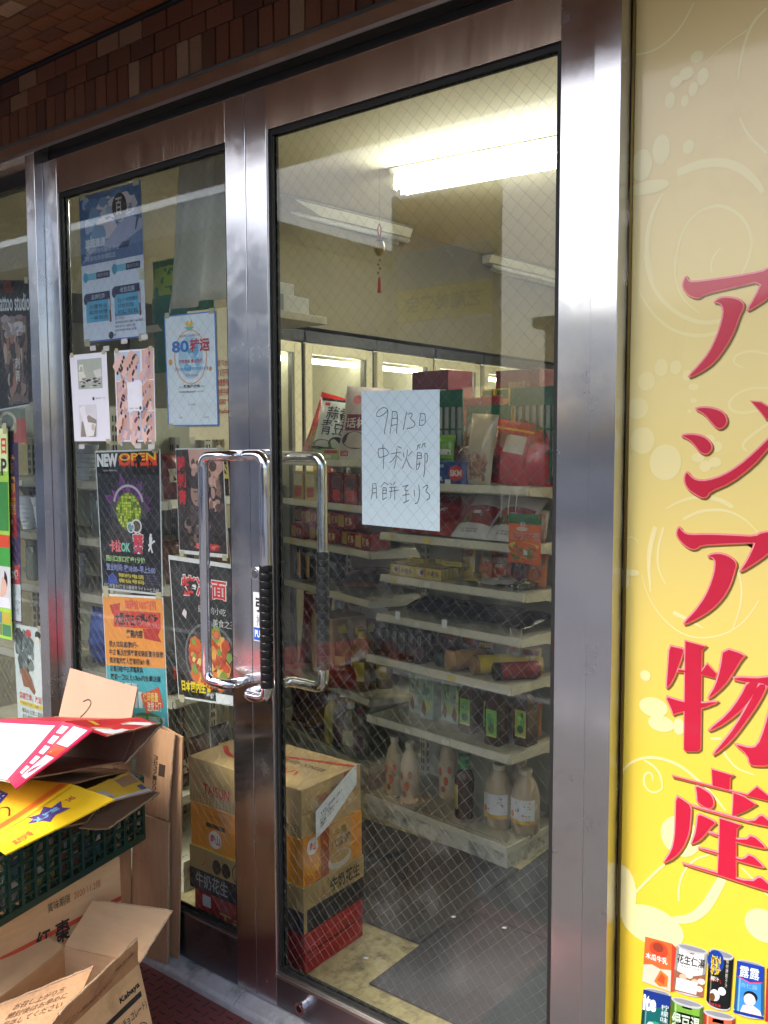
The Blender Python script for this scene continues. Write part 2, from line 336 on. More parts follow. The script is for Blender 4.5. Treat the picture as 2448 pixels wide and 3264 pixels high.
# brick-tiled wall over the door and tiled soffit of the porch
MORT = mat('dark_mortar', (52, 40, 34), rough=0.95, noise_amt=0.2, noise_scale=60)
BR = [mat('brick_tile_%s' % n, c, rough=0.62, noise_amt=0.16, noise_scale=180, bump=0.0006, bump_scale=260) for n, c in
      (('umber', (104, 62, 40)), ('russet', (112, 65, 40)), ('chestnut', (90, 54, 36)), ('tan', (138, 104, 76)), ('clay', (118, 72, 47)), ('sand', (150, 118, 90)))]
BRW = [5, 6, 5, 2, 4, 2]
def brick_mesh(w_, h_, d, m):
    """tile with chamfered face; face looks along -y, lies in x-z"""
    c = 0.0012; b = MB()
    b.add([(0, 0, 0), (w_, 0, 0), (w_, 0, h_), (0, 0, h_), (0, -d + c, 0), (w_, -d + c, 0), (w_, -d + c, h_), (0, -d + c, h_), (c, -d, c), (w_ - c, -d, c), (w_ - c, -d, h_ - c), (c, -d, h_ - c)],
          [(0, 1, 5, 4), (1, 2, 6, 5), (2, 3, 7, 6), (3, 0, 4, 7), (4, 5, 9, 8), (5, 6, 10, 9), (6, 7, 11, 10), (7, 4, 8, 11), (8, 9, 10, 11)])
    me = bpy.data.meshes.new('brick'); me.from_pydata(b.v, [], b.f); me.materials.append(m); return me
BRS = [mat('soffit_tile_%s' % n, c, rough=0.62, noise_amt=0.16, noise_scale=180, bump=0.0006, bump_scale=260) for n, c in
      (('umber', (126, 84, 54)), ('russet', (134, 86, 52)), ('chestnut', (114, 76, 50)), ('tan', (166, 132, 98)), ('clay', (140, 96, 62)), ('sand', (178, 146, 112)))]
def variants(w_, h_, d): return [brick_mesh(w_, h_, d, m) for m in BR]
bw = thing('brick_wall', 'dark brown brick-tiled wall band above the steel door head', 'wall', (-2.0, 0, 2.4))
def wpart(name, mb, m, root, **k):
    o = link(name, mb, m, root, **k); o.location = -root.location; return o
wpart('mortar', MB().box(-3.7, 0.36, 0.0, 0.04, 2.404, 2.70), MORT, bw)
rnd = random.Random(3)
stretch, sold = variants(0.095, 0.045, 0.007), variants(0.0445, 0.088, 0.007)
def place(meshes, parent, loc, rot=None):
    o = bpy.data.objects.new('brick', rnd.choices(meshes, BRW)[0]); COL.objects.link(o); o.parent = parent
    o.location = Vector(loc) + Vector((0, rnd.uniform(-.0006, .0006), 0)); 
    if rot: o.rotation_euler = rot
    return o
for row, z in enumerate((2.5625, 2.5135)):
    for k in range(30):
        x = -3.60 + k * 0.1 + (0.05 if row else 0.0) - 0.013
        place(stretch, bw, (x + 2.0, 0, z - 2.4))
for k in range(58): place(sold, bw, (-3.61 + k * 0.0495 + 2.0, 0, 2.4225 - 2.4))
wpart('caulk_bead', MB().tube([(-3.7, -0.006, 2.412), (-0.66, -0.006, 2.412)], 0.0105, 10), mat('grey_sealant', (92, 90, 88), rough=0.6, noise_amt=0.1), bw, smooth=True)
wpart('soffit_sealant', MB().box(-3.7, 0.36, -0.012, 0.0, 2.609, 2.6165), mat('dark_sealant', (44, 44, 46), rough=0.6), bw)
sf = thing('porch_soffit', 'brown tiled underside of the porch above the shop front', 'soffit', (-2.0, 0, 2.617))
wpart('mortar', MB().box(-6.5, 3.5, -1.15, -0.002, 2.622, 2.775), MORT, sf)
fl = [brick_mesh(0.095, 0.045, 0.006, m) for m in BRS]
def soffit_pos():
    for j in range(22):
        for i in range(72): yield (-5.2 + i * 0.1 + (0.05 if j % 2 else 0), -0.018 - j * 0.05)
allp = sorted(soffit_pos(), key=lambda p: abs(p[0] + 2.25) + 1.2 * abs(p[1] + 0.1))
for (x, y) in allp[:190]:
    o = bpy.data.objects.new('brick', rnd.choices(fl, BRW)[0]); COL.objects.link(o); o.parent = sf
    o.location = (x + 2.0, y, 2.6225 - 2.617); o.rotation_euler = (R(90), 0, 0)
bymat = [MB() for _ in BR]
for (x, y) in allp[190:]:
    k = rnd.choices(range(6), BRW)[0]; bymat[k].box(x, x + 0.095, y - 0.045, y, 2.6165, 2.6225)
for k, m_ in enumerate(bymat):
    o = link('bricks', m_, BRS[k], sf); o.location = (2.0, 0, -2.617); o['kind'] = 'stuff'

# ------------------------------------------------------------------ steel door frame
fr = thing('steel_door_frame', 'brushed stainless steel frame with head, mullion and right jamb round the doors', 'door frame', (-1.6, 0, 0.066))
wpart('head', MB().box(-3.7, -0.672, -0.028, 0.042, 2.366, 2.401), STEEL_H, fr, bevel=0.0012)
wpart('head_lip', MB().box(-3.7, -0.726, -0.031, -0.0285, 2.3605, 2.3695), ALU, fr)
wpart('shadow_gap', MB().box(-2.507, -0.726, 0.02, 0.042, 2.337, 2.3655), BLACKRUB, fr)
wpart('mullion', MB().box(-2.559, -2.5105, -0.028, 0.042, 0.066, 2.3655), STEEL, fr, bevel=0.0012)
wpart('jamb', MB().box(-0.723, -0.672, -0.028, 0.085, 0.066, 2.3655), STEEL, fr, bevel=0.0012)
wpart('jamb', MB().box(-3.7, -3.64, -0.028, 0.042, 0.066, 2.3655), STEEL, fr, bevel=0.0012)

def wire_mesh(x0, x1, z0, z1, y, pitch=0.0335, r=0.0002):
    m = MB(); W, H_ = x1 - x0, z1 - z0
    for s in (1, -1):
        k = -H_ - pitch
        while k < W + pitch:
            # line x = k + t (s=1) or mirrored, z = t
            t0, t1 = max(0, -k), min(H_, W - k)
            if t1 - t0 > 0.004:
                xa, xb = k + t0, k + t1
                if s < 0: xa, xb = W - xa, W - xb
                m.tube([(x0 + xa, y, z0 + t0), (x0 + xb, y, z0 + t1)], r, 4, caps=False)
            k += pitch
    return m
def leaf(name, label, xL, xR, sL, sR, ztop, zrail_t, zrail_b, railmat):
    d = thing(name, label, 'door', ((xL + xR) / 2, 0.02, 0.068))
    wpart('stile', MB().box(xL, xL + sL, 0, 0.04, 0.072, ztop), STEEL, d, bevel=0.001)
    wpart('stile', MB().box(xR - sR, xR, 0, 0.04, 0.072, ztop), STEEL, d, bevel=0.001)
    g0, g1 = xL + sL, xR - sR
    wpart('top_rail', MB().box(g0 + .0003, g1 - .0003, 0.0006, 0.04, zrail_t, ztop), STEEL_H, d, bevel=0.001)
    br = wpart('bottom_rail', MB().box(g0 + .0003, g1 - .0003, 0.0006, 0.04, 0.072, zrail_b), railmat, d, bevel=0.001)
    gk = MB()
    for (a, b, c, e) in ((g0, g0 + .012, zrail_b, zrail_t), (g1 - .012, g1, zrail_b, zrail_t), (g0 + .0121, g1 - .0121, zrail_t - .012, zrail_t - .0002), (g0 + .0121, g1 - .0121, zrail_b + .0002, zrail_b + .012)):
        gk.box(a, b, 0.009, 0.0158, c, e); gk.box(a, b, 0.0222, 0.03, c, e)
    wpart('gasket', gk, BLACKRUB, d)
    gb = MB().box(g0 - .0, g0 + .004, 0.0025, 0.0088, zrail_b, zrail_t).box(g0 + .0041, g1, 0.0025, 0.0088, zrail_b + .0, zrail_b + .0045)
    wpart('glazing_bead', gb, ALU, d)
    p = wpart('glass_pane', MB().box(g0 + .002, g1 - .002, 0.016, 0.022, zrail_b + .002, zrail_t - .002), GLASS, d)
    wm = link('wire_mesh', wire_mesh(g0 + .002, g1 - .002, zrail_b + .002, zrail_t - .002, 0.0186), WIRE, p); wm['kind'] = 'stuff'
    return d, br
dl, _ = leaf('glass_door', 'left wired-glass steel door covered with posters', -2.5088, -1.6408, 0.0688, 0.0704, 2.336, 2.236, 0.197, STEEL_D)
dr, rb = leaf('glass_door', 'right wired-glass steel door with the handwritten white sheet', -1.6388, -0.7245, 0.0700, 0.0770, 2.336, 2.236, 0.160, STEEL_D)
wpart('rail_lip', MB().box(-1.568, -0.803, -0.005, 0.0004, 0.152, 0.1605), ALU, dr, bevel=0.001)
wpart('floor_bolt', MB().tube([(-1.472, -0.020, 0.112), (-1.472, 0.0, 0.112)], 0.0165, 24), CHROME, dr, smooth=True, angle=40)
wpart('bolt_recess', MB().tube([(-1.472, -0.0212, 0.112), (-1.472, -0.0202, 0.112)], 0.0085, 20), mat('bolt_socket', (96, 96, 100), rough=0.3, metal=1.0), dr)
wpart('lock_cylinder', MB().tube([(-1.6195, -0.008, 1.176), (-1.6195, 0.0, 1.176)], 0.0165, 28), CHROME, dr, smooth=True, angle=40)
wpart('keyhole', MB().tube([(-1.6195, -0.0092, 1.176), (-1.6195, -0.0082, 1.176)], 0.0105, 24), mat('lock_face', (150, 150, 152), rough=0.35, metal=1.0), dr)
def rnd_path(pts, r, n=6):
    P = [Vector(p) for p in pts]; out = [P[0]]
    for i in range(1, len(P) - 1):
        a = (P[i - 1] - P[i]).normalized(); b = (P[i + 1] - P[i]).normalized(); s, e = P[i] + a * r, P[i] + b * r
        for k in range(n + 1):
            t = k / n; out.append(s * (1 - t) ** 2 + P[i] * 2 * t * (1 - t) + e * t * t)
    return out + [P[-1]]
def handle(root, mx, bx, y, z0, z1, grip=None, label=None):
    s = -1 if y < 0 else 1; y0 = 0.0 if y < 0 else 0.04
    h = wpart('handle', MB().tube(rnd_path([(mx, y0, z1), (mx, y, z1), (bx, y, z1), (bx, y, z0), (mx, y, z0), (mx, y0, z0)], 0.03), 0.0135, 16), CHROME, root, smooth=True)
    if label: h['label'] = label
    if grip:
        g = MB(); zz = grip[0]; k = 0
        while zz < grip[1]:
            g.lathe([(0.0158, 0), (0.0164, 0.002), (0.0164, 0.0165), (0.0158, 0.0185)], 18, (bx, y, zz)); zz += 0.0185
        link('tape_grip', g, TAPE, h, smooth=True)
handle(dl, -1.668, -1.748, -0.056, 0.897, 1.468)
handle(dr, -1.609, -1.531, -0.056, 0.884, 1.470, (0.915, 1.196), 'outer pull bar, lower half wrapped in black tape')
handle(dr, -1.609, -1.488, 0.098, 0.886, 1.464, (0.935, 1.22), 'inner pull bar, lower half wrapped in black tape')
# PUSH / pull sticker on the right stile
stk = Print(quadmap((-1.633, -0.0002, 1.129), (-1.589, -0.0002, 1.129), (-1.589, -0.0002, 1.006), (-1.633, -0.0002, 1.006), (0, -1, 0)), None, 0.36)
so = wpart('push_sticker', MB().box(-1.633, -1.589, -0.0006, 0.0, 1.006, 1.129), ink((232, 236, 244)), dr); stk.p = so
stk.fn = quadmap((-1.633, -0.0006, 1.129), (-1.589, -0.0006, 1.129), (-1.589, -0.0006, 1.006), (-1.633, -0.0006, 1.006), (0, -1, 0))
stk.text('引', .2, .1, .8, .4, (22, 22, 26), bold=.03).text('推', .25, .46, .75, .68, (150, 156, 166)).rect(.03, .72, .97, .98, (20, 92, 190)).text('PULL', .12, .77, .88, .92, (240, 244, 250), bold=.03)
stk.flush()

# left shop window
lw = thing('shop_window', 'wired-glass side window left of the doors with posters behind', 'window', (-3.1, 0.02, 0.068))
wpart('top_rail', MB().box(-3.64, -2.5595, 0.0, 0.04, 2.335, 2.3655), STEEL_H, lw)
wpart('gasket', MB().box(-3.64, -2.5595, 0.006, 0.0158, 2.292, 2.3345).box(-3.64, -2.5595, 0.0225, 0.04, 2.292, 2.3345), DARKSTEEL, lw)
wpart('bottom_rail', MB().box(-3.64, -2.5595, 0.0, 0.04, 0.068, 0.2), STEEL_D, lw)
gp = wpart('glass_pane', MB().box(-3.639, -2.5595, 0.016, 0.022, 0.201, 2.2915), GLASS, lw)
wm = link('wire_mesh', wire_mesh(-3.3, -2.5605, 0.201, 2.29, 0.0186), WIRE, gp); wm['kind'] = 'stuff'

# ------------------------------------------------------------------ across the street (seen mirrored in the glass and steel)
def far_house(name, label, x0, x1, y, h, col, wins, seed):
    t = thing(name, label, 'building', ((x0 + x1) / 2, y, -0.12)); m = mat('far_wall_%d' % seed, col, rough=0.85, noise_amt=0.06, noise_scale=1)
    wpart('wall', MB().box(x0, x1, y - 6, y, -0.12, h), m, t); wpart('roof', MB().box(x0 - .2, x1 + .2, y - 6.2, y + .25, h, h + .25), mat('far_roof', (96, 92, 92), rough=0.8), t)
    gl = mat('far_window', (52, 60, 70), rough=0.15)
    for i in range(wins):
        xx = x0 + (x1 - x0) * (i + .5) / wins
        for zz in ((0.9, 2.2), (3.4, 4.7)):
            if zz[1] < h - .3: wpart('window', MB().box(xx - .55, xx + .55, y, y + .05, *zz), gl, t)
    return t
fh = far_house('far_house', 'grey shop row with a white fascia across the street', -34, -10.8, -9, 4.85, (160, 158, 160), 12, 1)
wpart('fascia', MB().box(-34, -10.8, -9.1, -8.75, 5.105, 5.6), mat('white_fascia', (206, 206, 208), rough=.6), fh)
far_house('far_house', 'low beige workshop across the street', -10.4, -1.2, -18, 4.2, (190, 184, 176), 5, 2)
far_house('far_house', 'grey tiled house across the street', -1.0, 7.5, -17, 5.2, (190, 192, 200), 5, 3)
sb = thing('street_signboard', 'tall board of coloured shop panels across the street', 'sign', (-6.67, -8.2, -0.12))
wpart('post', MB().box(-7.50, -7.42, -8.26, -8.18, -0.12, 4.75).box(-5.92, -5.84, -8.26, -8.18, -0.12, 4.75), mat('sign_post', (150, 150, 150), rough=0.5, metal=0.5), sb)
for i, (z0, z1, c, tx) in enumerate(((4.02, 4.7, (242, 166, 148), ''), (3.53, 4.0, (140, 178, 232), ''), (3.10, 3.51, (244, 226, 70), '艺腊美客宝'), (2.2, 3.08, (238, 236, 238), ''))):
    pnl = wpart('panel', MB().box(-7.41, -5.93, -8.25, -8.19, z0, z1), ink(c), sb)
    if tx:
        q = Print(quadmap((-5.93, -8.19, z1), (-7.41, -8.19, z1), (-7.41, -8.19, z0), (-5.93, -8.19, z0), (0, 1, 0)), pnl, step=.003); q.text(tx, .1, .22, .9, .75, (40, 36, 34), bold=.02).flush()

# ------------------------------------------------------------------ yellow sign panel right of the door (outlines in millimetres on the panel)
GLYPHS = [[(-567,1787),(-573,1775),(-572,1765),(-563,1753),(-552,1747),(-543,1746),(-534,1752),(-487,1758),(-440,1764),(-451,1739),(-463,1719),(-460,1717),(-435,1731),(-411,1750),(-395,1766),(-403,1777),(-420,1790),(-431,1784),(-442,1779),(-488,1776),(-531,1775),(-555,1775),(-562,1777)],[(-519,1736),(-510,1743),(-497,1744),(-479,1739),(-469,1731),(-468,1723),(-475,1709),(-482,1686),(-495,1661),(-514,1635),(-534,1621),(-556,1611),(-559,1614),(-541,1632),(-524,1653),(-512,1679),(-504,1705),(-502,1724),(-508,1734)],[(-548,1557),(-532,1560),(-512,1557),(-497,1550),(-490,1537),(-493,1527),(-501,1521),(-509,1523),(-520,1535),(-530,1547)],[(-572,1511),(-552,1514),(-531,1510),(-519,1501),(-514,1491),(-517,1483),(-525,1477),(-536,1481),(-545,1493),(-555,1503)],[(-452,1567),(-437,1565),(-421,1555),(-414,1542),(-419,1535),(-428,1537),(-435,1547)],[(-420,1588),(-406,1585),(-391,1575),(-384,1562),(-389,1556),(-397,1558),(-404,1568)],[(-557,1448),(-562,1441),(-562,1428),(-555,1416),(-543,1408),(-529,1401),(-520,1405),(-517,1413),(-482,1429),(-447,1458),(-424,1486),(-395,1525),(-381,1551),(-386,1554),(-402,1532),(-424,1504),(-444,1483),(-470,1459),(-496,1442),(-522,1433),(-540,1433),(-550,1439)],[(-569,1351),(-574,1342),(-573,1331),(-561,1318),(-547,1310),(-537,1312),(-530,1319),(-489,1324),(-443,1329),(-440,1328),(-451,1301),(-463,1280),(-460,1279),(-439,1294),(-419,1311),(-396,1334),(-386,1346),(-400,1352),(-429,1349),(-440,1341),(-473,1341),(-520,1340),(-551,1337),(-562,1341)],[(-520,1300),(-509,1307),(-492,1308),(-475,1301),(-468,1292),(-471,1279),(-477,1255),(-490,1229),(-510,1206),(-534,1188),(-555,1175),(-558,1179),(-538,1203),(-521,1230),(-510,1259),(-505,1283),(-506,1298)],[(-554,1147),(-517,1142),(-524,1134),(-522,957),(-528,951),(-547,947),(-552,950)],[(-583,1135),(-572,1134),(-555,1133),(-557,1122),(-565,1096),(-574,1071),(-584,1056),(-587,1057),(-585,1093)],[(-566,1094),(-546,1094),(-525,1095),(-514,1112),(-498,1097),(-500,1088),(-525,1091),(-566,1089)],[(-589,1042),(-571,1039),(-552,1037),(-523,1040),(-502,1047),(-491,1047),(-522,1029),(-551,1019),(-568,1012),(-573,1008),(-576,1017)],[(-488,1145),(-448,1137),(-456,1128),(-470,1100),(-483,1077),(-509,1049),(-512,1052),(-500,1074),(-492,1107)],[(-510,994),(-478,1028),(-457,1063),(-445,1093),(-424,1097),(-433,1071),(-449,1044),(-481,1010),(-506,992)],[(-501,953),(-498,950),(-470,980),(-445,1021),(-424,1059),(-411,1092),(-429,1091),(-442,1056),(-464,1010),(-484,978)],[(-470,1096),(-415,1102),(-393,1119),(-378,1107),(-380,1057),(-383,995),(-390,966),(-407,951),(-430,946),(-439,947),(-442,962),(-464,977),(-460,979),(-440,977),(-427,982),(-416,1016),(-407,1062),(-405,1091),(-466,1088)],[(-502,925),(-464,922),(-470,916),(-470,894),(-500,895)],[(-571,897),(-570,894),(-467,892),(-407,891),(-394,893),(-425,912),(-440,894),(-469,894)],[(-531,890),(-513,886),(-500,879),(-495,865),(-499,854),(-510,851),(-521,856),(-527,860),(-527,872)],[(-464,892),(-446,889),(-425,880),(-440,866),(-465,848),(-464,871)],[(-536,852),(-529,851),(-465,849),(-430,848),(-417,866),(-406,859),(-391,849),(-405,845),(-465,845),(-534,848)],[(-565,863),(-551,858),(-535,850),(-536,825),(-538,797),(-549,766),(-565,744),(-583,730),(-584,733),(-571,757),(-566,781),(-565,818)],[(-525,839),(-507,836),(-490,831),(-499,821),(-511,801),(-522,787),(-534,779),(-535,781),(-529,799),(-526,820)],[(-486,840),(-468,839),(-449,837),(-456,829),(-457,805),(-455,739),(-487,739),(-486,797)],[(-504,811),(-488,810),(-442,812),(-431,827),(-404,808),(-414,805),(-457,804),(-488,806),(-503,807)],[(-522,778),(-487,778),(-456,777),(-444,778),(-433,792),(-407,774),(-413,771),(-456,771),(-487,773),(-521,774)],[(-549,741),(-486,741),(-430,741),(-416,757),(-403,748),(-382,735),(-402,732),(-486,736),(-548,737)]]
RIBBONS = [([(-612,1933),(-628,1906),(-638,1872),(-639,1833),(-628,1782)],9,14),([(-587,1964),(-551,1972),(-512,1969),(-480,1953),(-456,1928),(-443,1907)],26,14),([(-586,1782),(-586,1815),(-578,1859),(-558,1887),(-532,1898),(-506,1896),(-478,1876),(-460,1846),(-459,1810),(-475,1776)],5,8),([(-523,1786),(-526,1801),(-519,1818),(-508,1827)],6,3),([(-667,2182),(-638,2179),(-611,2187),(-584,2208),(-564,2241)],6,4),([(-446,2198),(-467,2182),(-479,2153),(-486,2119),(-488,2095)],8,5),([(-484,2035),(-471,2005),(-439,1968)],3,8),([(-542,2137),(-513,2157),(-475,2172)],2,4),([(-663,1827),(-658,1781),(-635,1737),(-598,1699),(-556,1682),(-515,1682),(-476,1699)],2,12),([(-643,1835),(-633,1785),(-610,1748),(-574,1717),(-529,1700),(-483,1709)],7,12),([(-589,1821),(-586,1777),(-571,1744),(-543,1721)],4,4),([(-428,1643),(-455,1652),(-481,1645),(-484,1632),(-467,1623)],7,4),([(-426,1588),(-460,1589),(-486,1573),(-490,1557),(-472,1546),(-437,1552)],6,8),([(-425,1529),(-452,1509),(-467,1493),(-457,1483)],8,6),([(-595,1380),(-570,1395),(-535,1405),(-501,1401),(-478,1388)],3,14),([(-613,1347),(-623,1306),(-624,1270),(-619,1227)],18,4),([(-598,1347),(-608,1307),(-607,1271),(-592,1244)],8,3),([(-563,1363),(-535,1379),(-494,1384),(-461,1372),(-434,1346)],10,3),([(-676,1310),(-665,1325),(-653,1326),(-644,1316)],3,3),([(-637,1258),(-625,1219),(-598,1182),(-561,1157),(-523,1154),(-482,1168),(-450,1196),(-431,1232)],3,4),([(-577,1195),(-555,1187),(-523,1173)],14,3),([(-472,1296),(-459,1256),(-460,1219),(-472,1179)],6,3),([(-671,878),(-651,904),(-622,920),(-591,924),(-557,918),(-524,898),(-497,877),(-476,855)],7,7),([(-590,868),(-593,893),(-608,907),(-625,913)],5,6),([(-590,868),(-601,857),(-615,856),(-626,868),(-624,886),(-616,893),(-609,889),(-608,878)],5,5),([(-640,652),(-618,682),(-598,709),(-578,732)],6,6),([(-555,665),(-556,693),(-548,724),(-529,752),(-503,768)],5,5),([(-565,627),(-535,637),(-508,666),(-490,705),(-476,737)],22,26),([(-489,974),(-478,952),(-460,934),(-430,930)],6,3),([(-448,762),(-427,746),(-402,724)],4,4),([(-505,978),(-487,982)],7,7)]
DOTS = [(-608,1631,12,15),(-582,1630,10,12),(-635,1608,16,16),(-651,1560,20,19),(-640,1502,23,24),(-597,1463,29,32),(-550,1595,9,6),(-549,1571,6,4),(-556,1553,4,3),(-561,1615,9,9),(-521,1503,10,9),(-508,1491,10,9),(-510,1464,11,9),(-526,1457,10,10),(-539,1472,11,8),(-557,2150,11,10),(-546,2115,10,14),(-574,2127,13,11),(-592,2118,11,10),(-602,2089,9,14),(-562,2098,8,12),(-576,2082,7,10),(-616,2009,16,25),(-568,2004,10,12),(-651,1989,20,27),(-638,1948,38,12),(-664,650,29,52),(-604,602,60,37),(-555,787,36,37),(-408,669,31,29),(-610,1016,27,18),(-595,988,24,15),(-562,989,10,15),(-667,1248,7,20),(-654,1260,13,6),(-626,1072,10,10)]
PACKS = {'carton': [(-616,578),(-565,582),(-566,489),(-620,489)],'cartonside': [(-565,582),(-557,576),(-559,493),(-566,489)],'peanut': [(-556,587),(-500,592),(-507,499),(-563,492)],'coco': [(-498,598),(-455,600),(-459,493),(-501,489)],'almond': [(-449,595),(-404,600),(-402,501),(-453,493)],'lime': [(-617,478),(-565,487),(-568,364),(-624,355)],'bean': [(-564,482),(-506,489),(-507,391),(-565,380)],'orange': [(-505,481),(-450,490),(-450,399),(-506,388)],'next': [(-400,596),(-354,601),(-354,511),(-400,500)]}
PEN = [[(-12260,15700),(-12310,15760),(-12420,15770),(-12540,15700),(-12600,15620),(-12560,15560),(-12440,15590),(-12310,15660),(-12260,15720),(-12280,15550),(-12340,15360),(-12370,15180)],[(-12140,15680),(-12160,15450),(-12210,15190)],[(-12140,15670),(-12050,15680),(-12000,15630),(-12010,15400),(-12030,15200)],[(-12150,15520),(-12010,15530)],[(-12170,15370),(-12020,15390)],[(-11750,15660),(-11800,15460),(-11840,15270)],[(-11710,15600),(-11640,15640),(-11590,15600),(-11660,15500),(-11560,15460),(-11510,15390),(-11590,15310),(-11740,15300)],[(-11380,15610),(-11400,15470),(-11410,15360)],[(-11380,15610),(-11290,15620),(-11250,15570),(-11260,15370),(-11410,15360)],[(-11370,15470),(-11300,15470)],[(-12530,14860),(-12550,14740),(-12510,14660)],[(-12530,14850),(-12370,14880),(-12260,14810),(-12250,14720),(-12500,14660)],[(-12410,14950),(-12390,14670),(-12400,14410)],[(-12000,14910),(-11890,14870)],[(-12180,14750),(-11920,14780)],[(-12020,14860),(-12040,14610),(-12100,14430)],[(-12040,14720),(-12130,14610),(-12220,14550)],[(-12010,14700),(-11890,14600)],[(-11840,14780),(-11830,14680)],[(-11610,14800),(-11710,14700)],[(-11730,14840),(-11740,14680),(-11870,14430)],[(-11750,14640),(-11690,14490),(-11610,14430)],[(-11450,14930),(-11470,14840)],[(-11460,14930),(-11380,14950)],[(-11420,14920),(-11400,14870)],[(-11310,14960),(-11350,14890)],[(-11320,14960),(-11240,14980)],[(-11280,14950),(-11250,14890)],[(-11460,14780),(-11490,14400)],[(-11460,14770),(-11350,14780),(-11360,14660)],[(-11460,14710),(-11360,14720)],[(-11460,14650),(-11360,14660)],[(-11470,14520),(-11380,14540)],[(-11420,14580),(-11400,14490),(-11460,14410)],[(-11270,14750),(-11190,14770),(-11200,14600),(-11230,14560)],[(-11260,14750),(-11270,14380),(-11300,14260)],[(-12710,14070),(-12710,13900),(-12750,13720)],[(-12690,14070),(-12600,14090),(-12590,13750)],[(-12690,13960),(-12600,13980)],[(-12700,13860),(-12600,13880)],[(-12360,14120),(-12470,14010)],[(-12370,14110),(-12260,14060)],[(-12410,13990),(-12420,13720)],[(-12410,13990),(-12310,14000),(-12320,13870)],[(-12410,13930),(-12320,13940)],[(-12410,13860),(-12310,13870)],[(-12410,13720),(-12310,13780)],[(-12200,14100),(-12160,14060)],[(-12070,14130),(-12120,14060)],[(-12230,14000),(-12020,14020)],[(-12240,13910),(-11960,13950)],[(-12170,14000),(-12200,13770)],[(-12080,14010),(-12080,13730)],[(-11860,14030),(-11700,14070)],[(-11730,14060),(-11830,13950),(-11710,13950)],[(-11860,13840),(-11680,13870)],[(-11770,13930),(-11770,13720)],[(-11840,13670),(-11690,13740)],[(-11550,13970),(-11540,13830)],[(-11430,14080),(-11400,13860),(-11450,13690),(-11530,13670)],[(-11320,14020),(-11200,14090),(-11180,14050),(-11260,13940),(-11150,13900),(-11130,13800),(-11220,13760)]]

SX0, SX1, SZ0, SZ1, SY = -0.670, 0.36, 0.25, 2.60, 0.02
def sign_face():
    m = bpy.data.materials.new('yellow_print_shaded_top'); m.use_nodes = True; N = m.node_tree.nodes; L = m.node_tree.links; b = N['Principled BSDF']
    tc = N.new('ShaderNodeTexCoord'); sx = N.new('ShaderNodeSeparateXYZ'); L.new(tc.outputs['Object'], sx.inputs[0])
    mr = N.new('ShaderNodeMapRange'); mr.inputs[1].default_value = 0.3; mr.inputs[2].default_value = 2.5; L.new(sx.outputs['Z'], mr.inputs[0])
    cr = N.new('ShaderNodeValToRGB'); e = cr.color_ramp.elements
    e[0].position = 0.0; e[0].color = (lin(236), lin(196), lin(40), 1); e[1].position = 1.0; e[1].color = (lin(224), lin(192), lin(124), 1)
    k = e.new(0.28); k.color = (lin(236), lin(206), lin(72), 1); k = e.new(0.58); k.color = (lin(240), lin(222), lin(148), 1); k = e.new(0.78); k.color = (lin(238), lin(214), lin(142), 1)  # print runs yellow to pale; soffit shade is painted in as the tan top
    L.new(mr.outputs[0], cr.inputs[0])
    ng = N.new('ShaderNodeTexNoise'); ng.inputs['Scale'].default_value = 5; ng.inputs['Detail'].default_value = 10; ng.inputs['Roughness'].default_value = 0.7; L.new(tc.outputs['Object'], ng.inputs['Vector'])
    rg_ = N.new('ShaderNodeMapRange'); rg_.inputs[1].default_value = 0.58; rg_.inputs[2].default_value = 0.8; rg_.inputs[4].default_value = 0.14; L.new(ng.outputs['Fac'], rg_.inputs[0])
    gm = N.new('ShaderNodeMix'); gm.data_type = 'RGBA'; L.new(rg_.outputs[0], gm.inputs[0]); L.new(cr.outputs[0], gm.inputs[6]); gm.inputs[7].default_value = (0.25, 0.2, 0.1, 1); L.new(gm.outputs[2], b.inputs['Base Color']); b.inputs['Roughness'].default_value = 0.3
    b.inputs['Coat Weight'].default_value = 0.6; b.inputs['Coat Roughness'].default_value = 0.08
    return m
sg = thing('sign_panel', 'tall yellow lightbox sign with red Japanese lettering right of the door', 'sign', ((SX0 + SX1) / 2, SY + .03, SZ0))
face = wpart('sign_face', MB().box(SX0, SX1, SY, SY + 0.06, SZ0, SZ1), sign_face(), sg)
wpart('edge_trim', MB().box(SX0, SX0 + .004, SY - .006, SY - .0002, SZ0, SZ1).box(SX1, SX1 + .02, SY - .012, SY + .06, SZ0, SZ1).box(SX0, SX1, SY - .012, SY + .06, SZ1 + .0002, SZ1 + .012), mat('bronze_trim', (122, 98, 46), rough=0.35, metal=0.8), sg)
base = wpart('plinth', MB().box(-0.671, 0.36, -0.012, 0.085, 0.07, 0.2498), mat('grey_granite', (120, 116, 112), rough=0.5, noise_amt=0.25, noise_scale=120), sg, bevel=0.003)
def signpt(x, z, l): return (x / 1000, SY - l, z / 1000)
PALE = mat('pale_yellow_ink', (244, 230, 164), rough=0.3, coat=0.6)
def chaikin(P, n=2, closed=False):
    for _ in range(n):
        Q = []
        if not closed: Q.append(P[0])
        for i in range(len(P) if closed else len(P) - 1):
            a, b = P[i], P[(i + 1) % len(P)]; Q += [(a[0] * .75 + b[0] * .25, a[1] * .75 + b[1] * .25), (a[0] * .25 + b[0] * .75, a[1] * .25 + b[1] * .75)]
        if not closed: Q.append(P[-1])
        P = Q
    return P
fl_ = []
